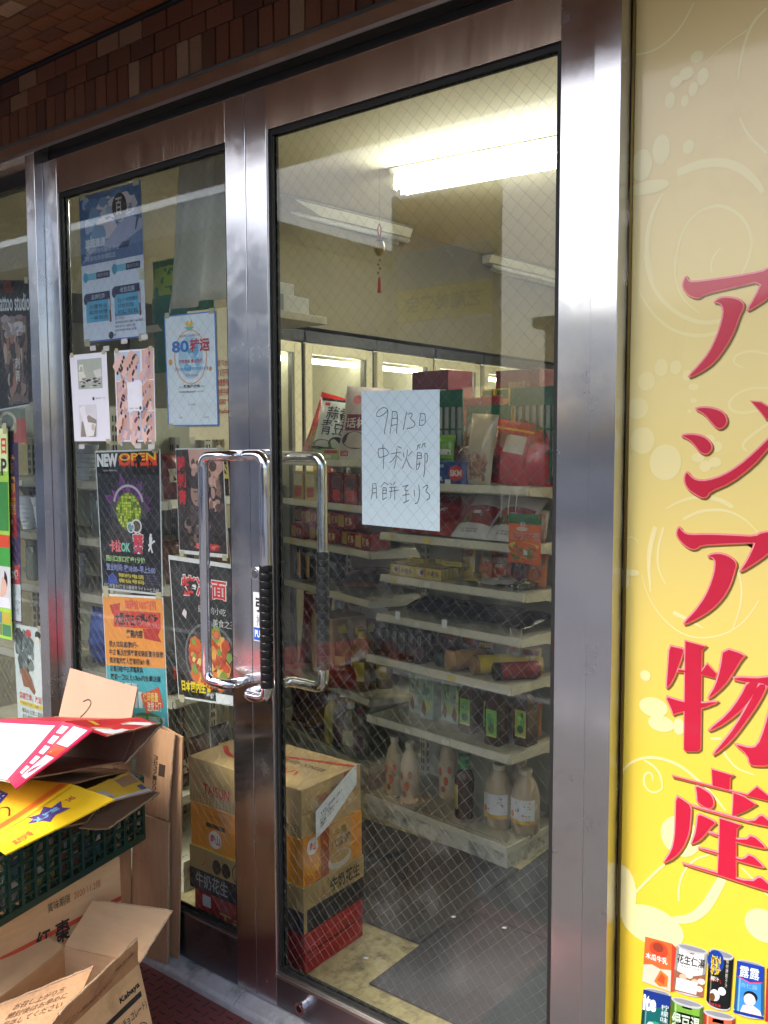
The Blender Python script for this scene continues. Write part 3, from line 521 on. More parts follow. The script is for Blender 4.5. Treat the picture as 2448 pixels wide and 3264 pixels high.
for i, (pts, w0, w1) in enumerate(RIBBONS):
    P = chaikin(pts, 2); n = len(P); m = MB(); L_, R_ = [], []
    for k, (x, z) in enumerate(P):
        a, b = P[max(k - 1, 0)], P[min(k + 1, n - 1)]; dx, dz = b[0] - a[0], b[1] - a[1]; q = math.hypot(dx, dz) or 1
        h = (w0 + (w1 - w0) * k / (n - 1)) * .36 * (.35 + .65 * math.sin(math.pi * (k + .5) / n) ** .5)
        L_.append(signpt(x - dz / q * h, z + dx / q * h, .0004 + i * 4e-6)); R_.append(signpt(x + dz / q * h, z - dx / q * h, .0004 + i * 4e-6))
    for k in range(n - 1): m.poly([L_[k], R_[k], R_[k + 1], L_[k + 1]])
    link('printed_swirl', m, PALE, face)
for i, (x, z, rx, rz) in enumerate(DOTS):
    link('printed_petal', MB().poly([signpt(x + rx * math.cos(t * .2618), z + rz * math.sin(t * .2618), .0006 + i * 4e-6) for t in range(24)]), PALE, face)
def signed_area(P): return sum(P[i][0] * P[(i + 1) % len(P)][1] - P[(i + 1) % len(P)][0] * P[i][1] for i in range(len(P))) / 2
def offset_poly(P, d):
    n = len(P); s = 1 if signed_area(P) > 0 else -1; out = []
    for i in range(n):
        a, b, c = P[i - 1], P[i], P[(i + 1) % n]
        e1 = Vector((b[0] - a[0], b[1] - a[1])); e2 = Vector((c[0] - b[0], c[1] - b[1]))
        e1 = e1.normalized() if e1.length > 1e-9 else Vector((1, 0)); e2 = e2.normalized() if e2.length > 1e-9 else e1
        n1, n2 = Vector((e1.y, -e1.x)) * s, Vector((e2.y, -e2.x)) * s; bis = n1 + n2
        bis = bis.normalized() if bis.length > 1e-3 else n1; k = min(1 / max(bis.dot(n1), .35), 2.0); out.append((b[0] + bis.x * d * k, b[1] + bis.y * d * k))
    return out
CRIM = mat('crimson_ink', (200, 24, 58), rough=0.3, coat=0.6, noise_amt=0.04, noise_scale=8); ORNG = mat('orange_ink_rim', (236, 104, 58), rough=0.3, coat=0.6); SHDW = mat('olive_ink_shadow', (110, 92, 40), rough=0.3, coat=0.6); PINKH = mat('pink_ink_highlight', (240, 150, 160), rough=0.3, coat=0.6)
def flat(name, P, l, m):
    bmx = bmesh.new(); f = bmx.faces.new([bmx.verts.new(signpt(x, z, l)) for x, z in P]); f.normal_update(); bmesh.ops.triangulate(bmx, faces=[f])
    me = bpy.data.meshes.new(name); bmx.to_mesh(me); bmx.free(); me.materials.append(m); o = bpy.data.objects.new(name, me); COL.objects.link(o); o.parent = face; return o
for i, P in enumerate(GLYPHS):
    Q = []
    for p in P:
        if not Q or abs(p[0] - Q[-1][0]) + abs(p[1] - Q[-1][1]) > 1: Q.append(p)
    if len(Q) > 8: Q = chaikin(Q, 1, True)
    e = 4e-6 * i
    flat('lettering_shadow', [(x + 2.2, z - 2.6) for x, z in offset_poly(Q, 1.6)], .0009 + e, SHDW)
    flat('lettering_rim', offset_poly(Q, 1.4), .0013 + e, ORNG)
    flat('lettering_highlight', [(x - .5, z + .7) for x, z in offset_poly(Q, .4)], .0017 + e, PINKH)
    flat('lettering', [(x + .2, z - .3) for x, z in offset_poly(Q, -1.3 if len(Q) > 12 else -.5)], .0021 + e, CRIM)
# printed cans and cartons at the foot of the sign
def pack(key, L): 
    q = PACKS[key]; T = [signpt(x, z, 0.0009 + L * .0003) for x, z in q]; return Print(quadmap(T[0], T[1], T[2], T[3], (0, -1, 0)), face, .55, step=.00015)
def can(key, L, col, rim=(186, 188, 192)):
    arc = lambda t: math.sqrt(max(0, 1 - (2 * t - 1) ** 2)); dk = tuple(int(c * .62) for c in col); lt = tuple(min(255, int(c * .6 + 102)) for c in col); T = [i / 12 for i in range(13)]
    p = pack(key, L); p.poly([(t, .045 + .085 * arc(t)) for t in T] + [(t, .92 + .085 * arc(t)) for t in T[::-1]], col, 'printed_can', 1)
    p.poly([(t, .035 - .055 * arc(t)) for t in T] + [(t, .05 + .085 * arc(t)) for t in T[::-1]], rim, 'printed_can_rim', 1.3)
    p.poly([(.06 + .88 * t, .036 - .036 * arc(t)) for t in T] + [(.06 + .88 * t, .04 + .05 * arc(t)) for t in T[::-1]], (140, 142, 148), 'printed_can_rim', 1.6)
    p.poly([(t, .905 + .085 * arc(t)) for t in T] + [(t, .93 + .085 * arc(t)) for t in T[::-1]], rim, 'printed_can_rim', 1.4)
    for a, b, c in ((0, .1, dk), (.9, 1, dk), (.13, .17, lt)): p.poly([(a, .05 + .085 * arc(a)), (b, .05 + .085 * arc(b)), (b, .905 + .085 * arc(b)), (a, .905 + .085 * arc(a))], c, 'printed_can', 1.2)
    return p
p = pack('next', 0); p.rect(0, 0, 1, 1, (176, 40, 44), 'printed_can'); p.flush(.3)
p = pack('carton', 1); p.rect(0, 0, 1, 1, (240, 104, 52), 'printed_carton'); p.ell(.52, .2, .34, .17, (230, 70, 40)); p.ell(.5, .16, .2, .1, (150, 60, 40), L=3); p.text('木瓜牛乳', .06, .33, .86, .47, (250, 246, 240), bold=.02, L=4)
p.poly([(0, 1), (0, .62), (.3, .56), (.6, .6), (1, .55), (1, 1)], (250, 200, 178), L=2); p.poly([(.42, .9), (.62, .62), (.9, .7), (.88, .92), (.6, .97)], (240, 120, 46), L=4); p.poly([(.52, .86), (.66, .68), (.8, .74), (.76, .9)], (214, 78, 40), L=5); p.flush(.3)
pack('cartonside', 1).rect(0, 0, 1, 1, (200, 60, 40), 'printed_carton').flush(.3)
p = can('peanut', 1, (236, 236, 232)); p.rect(.36, .1, .62, .16, (210, 40, 70)); p.text('花生仁湯', .06, .2, .95, .4, (30, 26, 26), bold=.02); p.text('PEANUT SOUP', .2, .42, .8, .46, (120, 90, 80)); p.poly([(0, .98), (0, .55), (.5, .62), (1, .5), (1, .98)], (150, 96, 72), L=2)
for k, (a, b) in enumerate(((.3, .66), (.5, .6), (.7, .7), (.85, .82), (.45, .75), (.9, .66))): p.ell(a, b, .12, .06, (240, 226, 208) if k % 2 else (214, 180, 150), L=3 + k * .1)
p.rect(.1, .7, .78, .95, (246, 246, 246), L=4); p.flush(.3)
p = can('coco', 2, (18, 22, 22)); p.ell(.3, .2, .34, .2, (20, 60, 150)); p.text('椰树', .12, .1, .5, .42, (250, 216, 60), bold=.03); p.vtext('椰树', .1, .12, .52, .44, (250, 216, 60), bold=.03); p.text('椰汁', .14, .46, .48, .54, (250, 250, 240)); p.rect(.04, .5, .56, .56, (214, 60, 40)); p.ell(.34, .78, .2, .1, (240, 238, 226)); p.ell(.24, .82, .12, .07, (110, 70, 40), L=3); p.ell(.62, .68, .16, .07, (236, 240, 236)); p.vtext('椰树牌椰子汁', .72, .1, .82, .6, (210, 206, 190)); p.text('中国名牌', .1, .92, .6, .97, (210, 60, 60)); p.flush(.3)
p = can('almond', 3, (60, 140, 214)); p.poly([(0, .03), (1, .03), (1, .3), (.5, .38), (0, .28)], (24, 60, 160)); p.text('露露', .12, .1, .84, .3, (226, 236, 250), bold=.01); p.line([(.06, .3), (.5, .37), (.94, .32)], .03, (230, 60, 70), L=4); p.text('杏仁露', .18, .4, .78, .48, (150, 190, 236)); p.ell(.55, .62, .24, .1, (20, 22, 40)); p.ell(.52, .68, .2, .11, (246, 220, 212), L=3); p.poly([(.2, .96), (.3, .8), (.6, .76), (.88, .84), (.95, .96)], (238, 216, 216), L=3); p.rect(0, .93, 1, .98, (20, 50, 140), L=4); p.flush(.3)
p = can('lime', 1, (16, 96, 96)); p.poly([(0, .03), (1, .05), (1, .22), (0, .34)], (20, 50, 130)); p.text('ite', .02, .1, .5, .36, (240, 246, 246), bold=.05); p.vtext('柠檬味', .68, .2, .94, .5, (230, 236, 236)); p.ell(.5, .7, .3, .2, (40, 160, 120)); p.ell(.35, .6, .14, .08, (190, 226, 220), L=3); p.flush(.3)
p = can('bean', 3, (116, 168, 60)); p.rect(.36, .1, .66, .17, (206, 50, 60)); p.rect(0, .26, 1, .62, (30, 130, 84)); p.text('緑豆湯', .04, .28, .92, .6, (206, 226, 200), bold=.02); p.text('MUNG BEAN SOUP', .08, .66, .92, .72, (230, 240, 220)); p.ell(.5, .85, .4, .1, (96, 120, 40)); p.flush(.3)
p = can('orange', 5, (232, 96, 58)); p.rect(.3, .14, .66, .22, (206, 40, 50)); p.text('豆花', .2, .3, .8, .6, (250, 236, 226), bold=.02); p.flush(.3)

# ------------------------------------------------------------------ posters and sheets on the glass
TAPEM = mat('yellowed_tape', (190, 182, 150), rough=0.25)
def poster(name, label, cat, y, q, paper, group='posters on the left door', t=0.0006, curl=0.0, tape=True):
    """q: TL, TR, BR, BL as (x, z); sheet hangs in the plane y, print faces the street"""
    bx, bz = (q[2][0] + q[3][0]) / 2, min(q[2][1], q[3][1])
    c = [Vector((a - bx, 0, b - bz)) for a, b in q]; base = quadmap(c[0], c[1], c[2], c[3], (0, -1, 0))
    ph = random.uniform(0, 6)
    def fn(u, v, l=0.0):
        p = base(u, v, l)
        if curl: p.y += -curl * (0.5 + 0.5 * math.sin(ph + 5 * u + 3 * v)) * (0.3 + 0.7 * abs(2 * u - 1))
        return p
    n = 10 if curl else 1
    o = link(name, MB().slab(lambda u, v: fn(u, v), n, n, (0, 1, 0), t), paper, None, loc=(bx, y, bz))
    tag(o, label, cat, group)
    if tape:
        for (u, v) in ((.07, .0), (.93, .0), (.06, 1.0), (.94, 1.0)):
            if random.random() < .75: link('tape', MB().slab(lambda a, b: fn(u + (a - .5) * .09, v + (b - .5) * .05, .0003 + .0011), 1, 1, (0, 1, 0), .00005), TAPEM, o)
    w_ = (Vector((q[1][0], q[1][1])) - Vector((q[0][0], q[0][1]))).length; h_ = (Vector((q[0][0], q[0][1])) - Vector((q[3][0], q[3][1]))).length
    return Print(fn, o, w_ / h_)
YI = 0.0262; YO = 0.0150
K = (24, 24, 28); W_ = (238, 240, 246)
# A4 sheet with pen writing
a4 = poster('handwritten_notice', 'white sheet with black handwriting on the right door', 'notice', YI, [(-1.302, 1.615), (-1.089, 1.611), (-1.088, 1.310), (-1.302, 1.314)], BLUEPAPER, None, tape=False)
pen = MB()
for st_ in PEN:
    P = chaikin([(x / 10000, z / 10000) for x, z in st_], 2); P = [(x + random.uniform(-.0003, .0003), z) for x, z in P]
    for i in range(len(P) - 1):
        (x0, z0), (x1, z1) = P[i], P[i + 1]; q = math.hypot(x1 - x0, z1 - z0) or 1; nx, nz = -(z1 - z0) / q * .00075, (x1 - x0) / q * .00075; ex, ez = (x1 - x0) / q * .0003, (z1 - z0) / q * .0003
        bx, bz = a4.p.location.x, a4.p.location.z
        pen.poly([(x0 - ex + nx - bx, -.0005, z0 - ez + nz - bz), (x1 + ex + nx - bx, -.0005, z1 + ez + nz - bz), (x1 + ex - nx - bx, -.0005, z1 + ez - nz - bz), (x0 - ex - nx - bx, -.0005, z0 - ez - nz - bz)])
link('handwriting', pen, ink((66, 66, 84)), a4.p)
# express delivery poster
p = poster('delivery_poster', 'blue and white parcel poster with a sky picture, top of left door', 'poster', YI, [(-2.367, 2.216), (-2.077, 2.215), (-2.070, 1.792), (-2.363, 1.795)], ink((214, 222, 246)))
p.rect(0, 0, 1, .47, (52, 92, 140), n=(1, 1)); p.blotch(0, 0, 1, .46, [(74, 118, 166), (54, 94, 140), (150, 164, 194), (196, 190, 206), (110, 144, 184), (206, 194, 204)], 70, (.06, .2), seed=4)
p.poly([(.0, .47), (.25, .30), (.45, .33), (.62, .25), (.8, .2), (1, .24), (1, .47)][::-1], (158, 160, 196), L=3); p.poly([(0, .47), (.3, .36), (.6, .39), (1, .3), (1, .47)][::-1], (90, 112, 160), L=3.4)
p.ell(.66, .13, .115, .09, (46, 30, 30), L=4); p.text('百', .6, .07, .7, .18, (190, 186, 190), L=5, bold=.02); p.text('速递', .72, .12, .86, .18, (34, 36, 60), L=5); p.line([(.97, .16), (.9, .3)], .05, (40, 40, 48), L=4, w1=.02); p.poly([(.63, .4), (.7, .36), (.82, .365), (.78, .4)], (52, 54, 96), L=5)
p.text('源通速递', .08, .30, .42, .36, (222, 230, 246), L=5, bold=.02); p.lines(['日中物流与服务平台', '跨境电商仓储配送'], .09, .365, .64, .455, (190, 200, 224), L=5)
for (u, v) in ((.05, .53), (.53, .505)):
    p.rect(u + .03, v, u + .2, v + .045, (120, 190, 220)); p.rect(u + .2, v, u + .42, v + .045, (40, 44, 82)); p.ell(u + .02, v + .025, .04, .035, (80, 160, 196), L=3); p.text('服务流程', u + .22, v + .01, u + .4, v + .035, (170, 176, 206), L=4)
for (u, v) in ((.06, .665), (.53, .645)):
    p.rect(u, v, u + .4, v + .055, (36, 40, 84)); p.rect(u, v + .055, u + .4, v + .2, (86, 170, 214)); p.ell(u, v + .04, .035, .035, (40, 48, 92), L=3); p.text('收货范围' if u > .3 else '品牌优势', u + .1, v + .012, u + .32, v + .045, (206, 214, 236), L=4)
    p.lines(['合理专业', '高效快捷', '一单到底'] if u < .3 else ['空运 八一仓 陆运集货', '公司专线 安全可靠', '24小时上门收货 电话'], u + .05, v + .075, u + .36, v + .19, (30, 52, 96), L=4)
    p.line([(u + .395, v + .05), (u + .4, v + .13), (u + .39, v + .21)], .035, (190, 170, 176), L=5, w1=.02); p.line([(u + .4, v + .13), (u + .405, v + .21)], .025, (110, 70, 60), L=5.4); p.ell(u + .395, v + .045, .014, .012, (30, 26, 30), L=6)
p.lines(['营业地址 埼玉县川口市并木元町297-1', '(周) 至周日', '咨询电话 070 1388 7168 微信', '080 4171 1875 陆', '070 4109 9770 大象'], .53, .82, .97, .95, (86, 92, 120), L=3); p.ell(.46, .965, .04, .025, (50, 54, 70)); p.text('速递', .5, .955, .54, .975, K); p.rect(0, .99, 1, 1, (60, 92, 190), L=3)
p.rect(.93, .555, 1.0, .625, (214, 210, 190), 'clip', L=7); p.flush()
# toilet-seat flyer and nail flyer taped outside
p = poster('cleaning_flyer', 'white sheet with two bathroom photos taped on the left door', 'flyer', YO, [(-2.420, 1.762), (-2.236, 1.761), (-2.229, 1.506), (-2.409, 1.506)], WHITEPAPER, curl=.0015)
p.rect(.2, .06, .86, .4, (176, 186, 170), 'printed_picture'); p.rect(.42, .06, .62, .4, (190, 214, 224), 'printed_picture', L=2); p.poly([(.22, .2), (.4, .2), (.42, .26), (.3, .34), (.22, .3)], (226, 226, 208), 'printed_picture', L=3); p.poly([(.62, .2), (.84, .18), (.86, .27), (.7, .28)], (214, 216, 206), 'printed_picture', L=3)
p.blotch(.22, .27, .85, .4, [(40, 44, 50), (86, 40, 44), (120, 140, 140), (60, 70, 60), (200, 200, 196)], 22, (.06, .14), L=4, seed=6); p.poly([(.24, .16), (.26, .12), (.36, .12), (.37, .2), (.35, .2), (.34, .14), (.28, .14), (.26, .2)], (232, 230, 220), 'printed_picture', L=5)
p.rect(.18, .58, .66, .95, (222, 222, 226), 'printed_picture'); p.poly([(.2, .95), (.24, .78), (.45, .7), (.66, .76), (.62, .95)], (150, 142, 130), 'printed_picture', L=2); p.poly([(.2, .62), (.34, .58), (.42, .78), (.64, .8), (.56, .94), (.36, .95), (.3, .8)], (240, 240, 242), 'printed_picture', L=3); p.ell(.56, .84, .05, .04, (206, 196, 182), L=4)
p.text('微信扫一扫', .66, .505, .92, .52, (90, 90, 96)); p.ell(.6, .515, .03, .02, (60, 56, 60)); p.flush()
p = poster('nail_flyer', 'white sheet with a mosaic of manicured hands taped on the left door', 'flyer', YO, [(-2.200, 1.761), (-2.023, 1.758), (-2.021, 1.504), (-2.195, 1.504)], WHITEPAPER, curl=.0012)
def fingers(p, u, v, L_, ang, skin, nail, n=4, s=1.0, L=3):
    for k in range(n):
        a = ang + (k - n / 2) * .16; du, dvv = math.cos(a) * L_, math.sin(a) * L_ * .7; ou, ov = -math.sin(ang) * .05 * k * s, math.cos(ang) * .035 * k * s
        p.line([(u + ou, v + ov), (u + ou + du, v + ov + dvv)], .062 * s, skin, 'printed_picture', L=L + k * .1); p.ell(u + ou + du * .98, v + ov + dvv * .98, .026 * s, .024 * s, nail, 'printed_picture', L + .5)
SK = [(222, 180, 164), (206, 160, 142), (232, 196, 182)]
for (u0, v0, u1, v1, bgc) in ((.03, .02, .66, .33, (190, 206, 222)), (.70, .01, .98, .33, (206, 176, 166)), (.03, .34, .30, .66, (196, 164, 154)), (.71, .34, .98, .66, (206, 172, 150)), (.03, .67, .34, .985, (200, 176, 176)), (.36, .68, .68, .985, (176, 196, 214)), (.70, .67, .98, .985, (208, 172, 170))):
    p.rect(u0, v0, u1, v1, bgc, 'printed_picture', L=1)
p.blotch(.04, .03, .96, .98, [(222, 184, 170), (206, 166, 150), (232, 204, 192), (190, 146, 130)], 60, (.04, .1), L=1.2, seed=77)
NC = [(86, 36, 40), (70, 130, 170), (176, 170, 200), (34, 38, 80), (150, 110, 100), (40, 34, 36), (122, 58, 110), (60, 66, 60)]
rr_ = random.Random(5)
for (u0, v0, u1, v1) in ((.04, .05, .35, .3), (.36, .02, .66, .18), (.36, .18, .64, .32), (.72, .03, .96, .17), (.72, .18, .96, .32), (.05, .36, .28, .5), (.05, .51, .28, .64), (.73, .36, .96, .5), (.73, .51, .96, .65), (.05, .7, .32, .82), (.05, .84, .32, .97), (.39, .72, .66, .85), (.39, .86, .66, .97), (.72, .7, .96, .83), (.72, .84, .96, .97)):
    fingers(p, u0 + .05, v0 + .0, (u1 - u0) * .55, rr_.uniform(.1, 1.0), rr_.choice(SK), rr_.choice(NC), n=5, s=.95); fingers(p, u1 - .04, v1 - .06, -(u1 - u0) * .4, rr_.uniform(.2, .9), rr_.choice(SK), rr_.choice(NC), n=3, s=.9, L=4)
p.rect(.32, .35, .69, .665, (240, 242, 248), L=6); p.text('微信 二维码', .36, .63, .6, .645, (90, 90, 100), L=7); p.ell(.64, .635, .03, .02, (70, 70, 76), L=7); p.flush()
tp = MB()
for (x, z) in ((-2.37, 1.49), (-2.30, 1.775), (-2.235, 1.77), (-2.15, 1.785), (-2.06, 1.79), (-2.10, 1.492), (-2.04, 1.49)): tp.box(x - .014, x + .014, .0128, .0136, z - .007, z + .007)
tag(link('clear_tape', tp, mat('clear_tape', (200, 200, 196), rough=0.2), None), 'scraps of clear tape holding the flyers on the left door', 'tape', kind='stuff')
# 80 transfer poster
p = poster('freight_poster', 'white poster with blue border and blue 80 on the left door', 'poster', YI, [(-1.991, 1.842), (-1.785, 1.838), (-1.779, 1.544), (-1.983, 1.545)], ink((226, 236, 250)))
for r_ in ((0, 0, 1, .012), (0, .988, 1, 1), (0, .012, .022, .988), (.978, .012, 1, .988)): p.rect(*r_, (66, 132, 216))
p.ring(.5, .385, .32, .245, .05, (244, 182, 130)); p.ell(.5, .39, .24, .19, (176, 212, 240), L=1.5); p.blotch(.3, .22, .7, .56, [(130, 190, 232), (200, 224, 244), (110, 172, 220)], 12, (.1, .24), L=1.6, seed=3)
p.poly([(.42, .09), (.47, .06), (.5, .1), (.54, .05), (.58, .1), (.5, .14)], (236, 196, 70)); p.poly([(.4, .12), (.6, .12), (.52, .15), (.47, .15)], (90, 190, 210), L=3)
p.text('BA LING ZHUAN YUN', .3, .185, .7, .205, (40, 60, 110)); p.text('80', .14, .235, .48, .34, (52, 118, 206), bold=.03, L=4); p.text('转运', .5, .225, .88, .345, (196, 50, 66), bold=.03, L=4)
p.text('代购直邮 集运包税', .27, .405, .73, .44, (206, 60, 80), bold=.02); p.text('空运 EMS 代发货 各国专线天天发', .18, .475, .84, .505, (60, 110, 190)); p.text('天天回白菜', .4, .535, .64, .56, (206, 70, 90)); p.ell(.1, .42, .04, .025, (240, 170, 80)); p.ell(.88, .5, .03, .02, (240, 170, 90))
p.text('— 新用户减免 —', .26, .63, .76, .66, (50, 54, 66), bold=.02); p.text('首次使用集运免费减 一公斤起', .26, .685, .74, .7, (90, 96, 110)); p.text('扫一扫添加', .42, .8, .57, .815, (60, 60, 70)); p.text('客服', .24, .915, .3, .93, (60, 60, 70)); p.text('公众号', .72, .915, .82, .93, (60, 60, 70)); p.flush()
# cream rental sheet partly behind the stile
p = poster('rental_notice', 'cream sheet with red Chinese rental notes behind the 80 poster', 'notice', .0290, [(-1.898, 1.846), (-1.679, 1.841), (-1.675, 1.510), (-1.899, 1.507)], CREAMPAPER, None)
p.lines(['房屋租金 东北线 包水电', '一人房间 单间 3万円起', '家具齐全 各种电器都有', '近车站旁 退房方便手续', '电话号码 080 9375 8812', '加微信: zhufang2019'], .2, .38, 1.02, .82, (190, 60, 50), bold=.005); p.flush()
# karaoke opening poster
p = poster('karaoke_poster', 'black NEW OPEN poster with a green disco ball on the left door', 'poster', YI, [(-2.321, 1.477), (-2.018, 1.484), (-2.021, 1.075), (-2.305, 1.066)], ink((206, 208, 214)), curl=.0012)
p.rect(.015, .012, .985, .985, (20, 20, 30), n=(6, 6)); p.text('NEW', .03, .022, .36, .115, (230, 232, 238), bold=.06, L=4); p.text('OPEN', .37, .022, .95, .112, (232, 70, 30), bold=.05, L=4); p.text('OPEN', .385, .022, .94, .075, (246, 190, 40), bold=.02, L=5)
for k in range(16): p.poly([(.38 + k * .036, .1), (.4 + k * .036, .09), (.392 + k * .036, .11 + .03 * ((k * 7) % 5) / 5)], (226, 60, 30), L=4.5)
p.poly([(.64, .05), (.7, .03), (.74, .06), (.7, .1), (.72, .12), (.66, .12)], (26, 22, 22), L=6); p.text('NEW ARRIVAL', .12, .135, .34, .148, (190, 190, 200))
for k in range(11):
    a = math.pi * (.02 + k * .095); cu, cv = .5, .42; r0 = .36 + .05 * math.sin(k * 2.3); p.poly([(cu + math.cos(a) * .1, cv - math.sin(a) * .08), (cu + math.cos(a - .16) * r0 * .8, cv - math.sin(a - .16) * r0 * .5), (cu + math.cos(a) * r0, cv - math.sin(a) * r0 * .66), (cu + math.cos(a + .16) * r0 * .8, cv - math.sin(a + .16) * r0 * .5)], [(96, 38, 110), (70, 26, 84), (124, 56, 130)][k % 3], 'printed_flower', L=2 + k * .03)
p.ring(.5, .38, .24, .14, .12, (170, 172, 182), L=3); p.ell(.27, .42, .06, .06, (70, 66, 76), L=3.2); p.ell(.73, .42, .06, .06, (70, 66, 76), L=3.2); p.ell(.5, .43, .2, .135, (96, 120, 20), 'disco_ball', L=4)
rr_ = random.Random(9)
for i in range(13):
    for j in range(13):
        u, v = -1 + (i + .5) * 2 / 13, -1 + (j + .5) * 2 / 13
        if u * u + v * v < .93: cu, cv = .5 + u * .195, .43 + v * .13; p.rect(cu - .0125, cv - .0085, cu + .0125, cv + .0085, rr_.choice([(150, 176, 30), (178, 200, 50), (120, 146, 24), (206, 214, 90), (86, 108, 16)]), 'disco_tile', L=5)
p.ell(.62, .53, .085, .05, (214, 216, 222), L=6); p.ell(.62, .53, .065, .038, (90, 70, 60), L=6.5); p.poly([(.5, .51), (.58, .54), (.51, .57)], (90, 150, 200), L=7); p.ring(.53, .54, .06, .04, .25, (214, 220, 226), L=6.8)
p.text('葵', .54, .575, .74, .735, (226, 226, 236), bold=.07, L=6); p.text('葵', .555, .585, .725, .655, (214, 40, 60), bold=.02, L=7)
p.text('葵', .555, .585, .725, .725, (196, 44, 86), bold=.025, L=6.6); p.line([(.84, .6), (.83, .68)], .05, (226, 228, 234), L=6, w1=.03); p.line([(.83, .67), (.8, .7)], .02, (226, 228, 234), L=6); p.line([(.84, .67), (.86, .71)], .02, (226, 228, 234), L=6); p.ell(.84, .59, .018, .014, (226, 228, 234), L=6); p.line([(.8, .66), (.9, .625)], .02, (226, 228, 234), L=6)
p.text('卡拉', .17, .635, .36, .72, (236, 120, 130), bold=.04, L=6); p.text('OK', .36, .65, .51, .715, (130, 206, 190), bold=.04, L=6); p.text('西川口东口徒步1分钟', .1, .745, .74, .79, (170, 206, 140), bold=.03, L=6); p.text('营业时间: 夜18:00~早上5:00', .1, .805, .9, .855, (140, 150, 214), bold=.02, L=6)
p.poly([(.12, .9), (.2, .87), (.26, .9), (.29, .95), (.11, .95)], (40, 70, 160), L=6); p.lines(['预约电话', '微信号码'], .3, .865, .72, .94, (206, 190, 70), L=6, bold=.02); p.text('川口市並木3丁目13番地号ライトービル5F', .04, .95, .95, .98, (206, 208, 216), L=6)
for i in range(8):
    for j in range(4): p.ell(.74 + i * .03, .87 + j * .018, .008, .006, (80, 70, 120), L=3, n=6)
p.flush()
# second-hand goods poster
p = poster('secondhand_poster', 'orange and turquoise second-hand goods poster low on the left door', 'poster', YI, [(-2.305, 1.053), (-2.020, 1.072), (-2.008, .684), (-2.290, .638)], ink((230, 232, 236)), curl=.001)
p.rect(.01, .015, .99, .52, (236, 150, 60), n=(4, 4)); p.rect(.01, .52, .99, .995, (70, 172, 190), n=(4, 4)); p.text('加微信10%割引', .38, .03, .88, .1, (226, 90, 80), L=5, bold=.03); p.poly([(.12, .08), (.3, .06), (.28, .16), (.16, .14)], (196, 54, 46)); p.rect(.18, .115, .95, .235, (206, 66, 56), L=3); p.text('大型中古市場+搬家', .2, .125, .93, .225, (34, 24, 26), bold=.04, L=5); p.poly([(.66, .24), (.95, .23), (.9, .28), (.95, .33), (.68, .31)], (186, 50, 44), L=2.5); p.text('業務内容', .38, .25, .66, .31, (40, 30, 30), bold=.03, L=5)
p.lines(['粗大垃圾處理0円~', '中古 新品空調專業安裝販賣有保修', '買家電的客人搬家特價優惠', '販賣回收中古家電家具', '購買一點以上10km内免費送貨'], .08, .33, .97, .63, (36, 34, 44), bold=.012, L=5)
for (u0, v0, u1, v1, c) in ((.12, .67, .3, .78, (190, 200, 206)), (.32, .64, .42, .82, (214, 218, 222)), (.44, .64, .52, .82, (196, 202, 210)), (.54, .7, .6, .82, (220, 222, 226)), (.13, .8, .3, .86, (90, 60, 60)), (.7, .88, .95, .98, (170, 200, 216))): p.rect(u0, v0, u1, v1, c, 'printed_picture', L=3)
p.poly([(.58, .72), (.88, .66), (.94, .8), (.66, .86)], (226, 84, 52), L=4); p.text('保证质量', .62, .7, .86, .77, (250, 226, 120), L=5, bold=.02); p.text('送货上门', .68, .77, .9, .84, (250, 236, 220), L=5, bold=.02); p.ell(.66, .91, .26, .06, (60, 120, 60), L=3); p.lines(['電話微信 請加好友', '上門服務 公道價'], .46, .87, .88, .95, (214, 230, 200), L=5); p.flush()
# tattoo poster
p = poster('tattoo_poster', 'dark tattoo poster with a carved face and red characters by the handle', 'poster', YI + .0012, [(-1.956, 1.485), (-1.766, 1.487), (-1.754, 1.201), (-1.948, 1.200)], ink((222, 222, 226)))
p.rect(.01, .01, .985, .965, (52, 42, 44), n=(3, 3)); p.poly([(.28, .01), (.98, .01), (.98, .2), (.7, .35), (.45, .3), (.3, .16)][::-1], (206, 160, 150), 'printed_picture', L=2); p.blotch(.3, .08, .98, .6, [(150, 110, 100), (96, 72, 70), (190, 150, 140), (60, 48, 50), (120, 92, 88), (214, 172, 160)], 60, (.05, .14), L=2.4, seed=8); p.blotch(.1, .5, .7, .95, [(86, 70, 68), (60, 50, 52), (120, 98, 92), (44, 36, 40), (146, 120, 110)], 44, (.06, .16), L=2.4, seed=18)
p.ell(.42, .42, .12, .12, (164, 130, 120), L=3.4); p.ell(.4, .32, .13, .06, (70, 58, 60), L=3.5); p.line([(.36, .4), (.41, .41), (.46, .4)], .02, (80, 60, 60), L=3.8); p.line([(.38, .49), (.44, .49)], .02, (110, 70, 70), L=3.8); p.blotch(.3, .86, .98, .96, [(190, 60, 60), (150, 40, 44), (220, 120, 110)], 14, (.1, .3), L=3, seed=2)
p.vtext('義刺青', .03, .06, .21, .54, (206, 40, 50), bold=.03, L=5); p.flush()
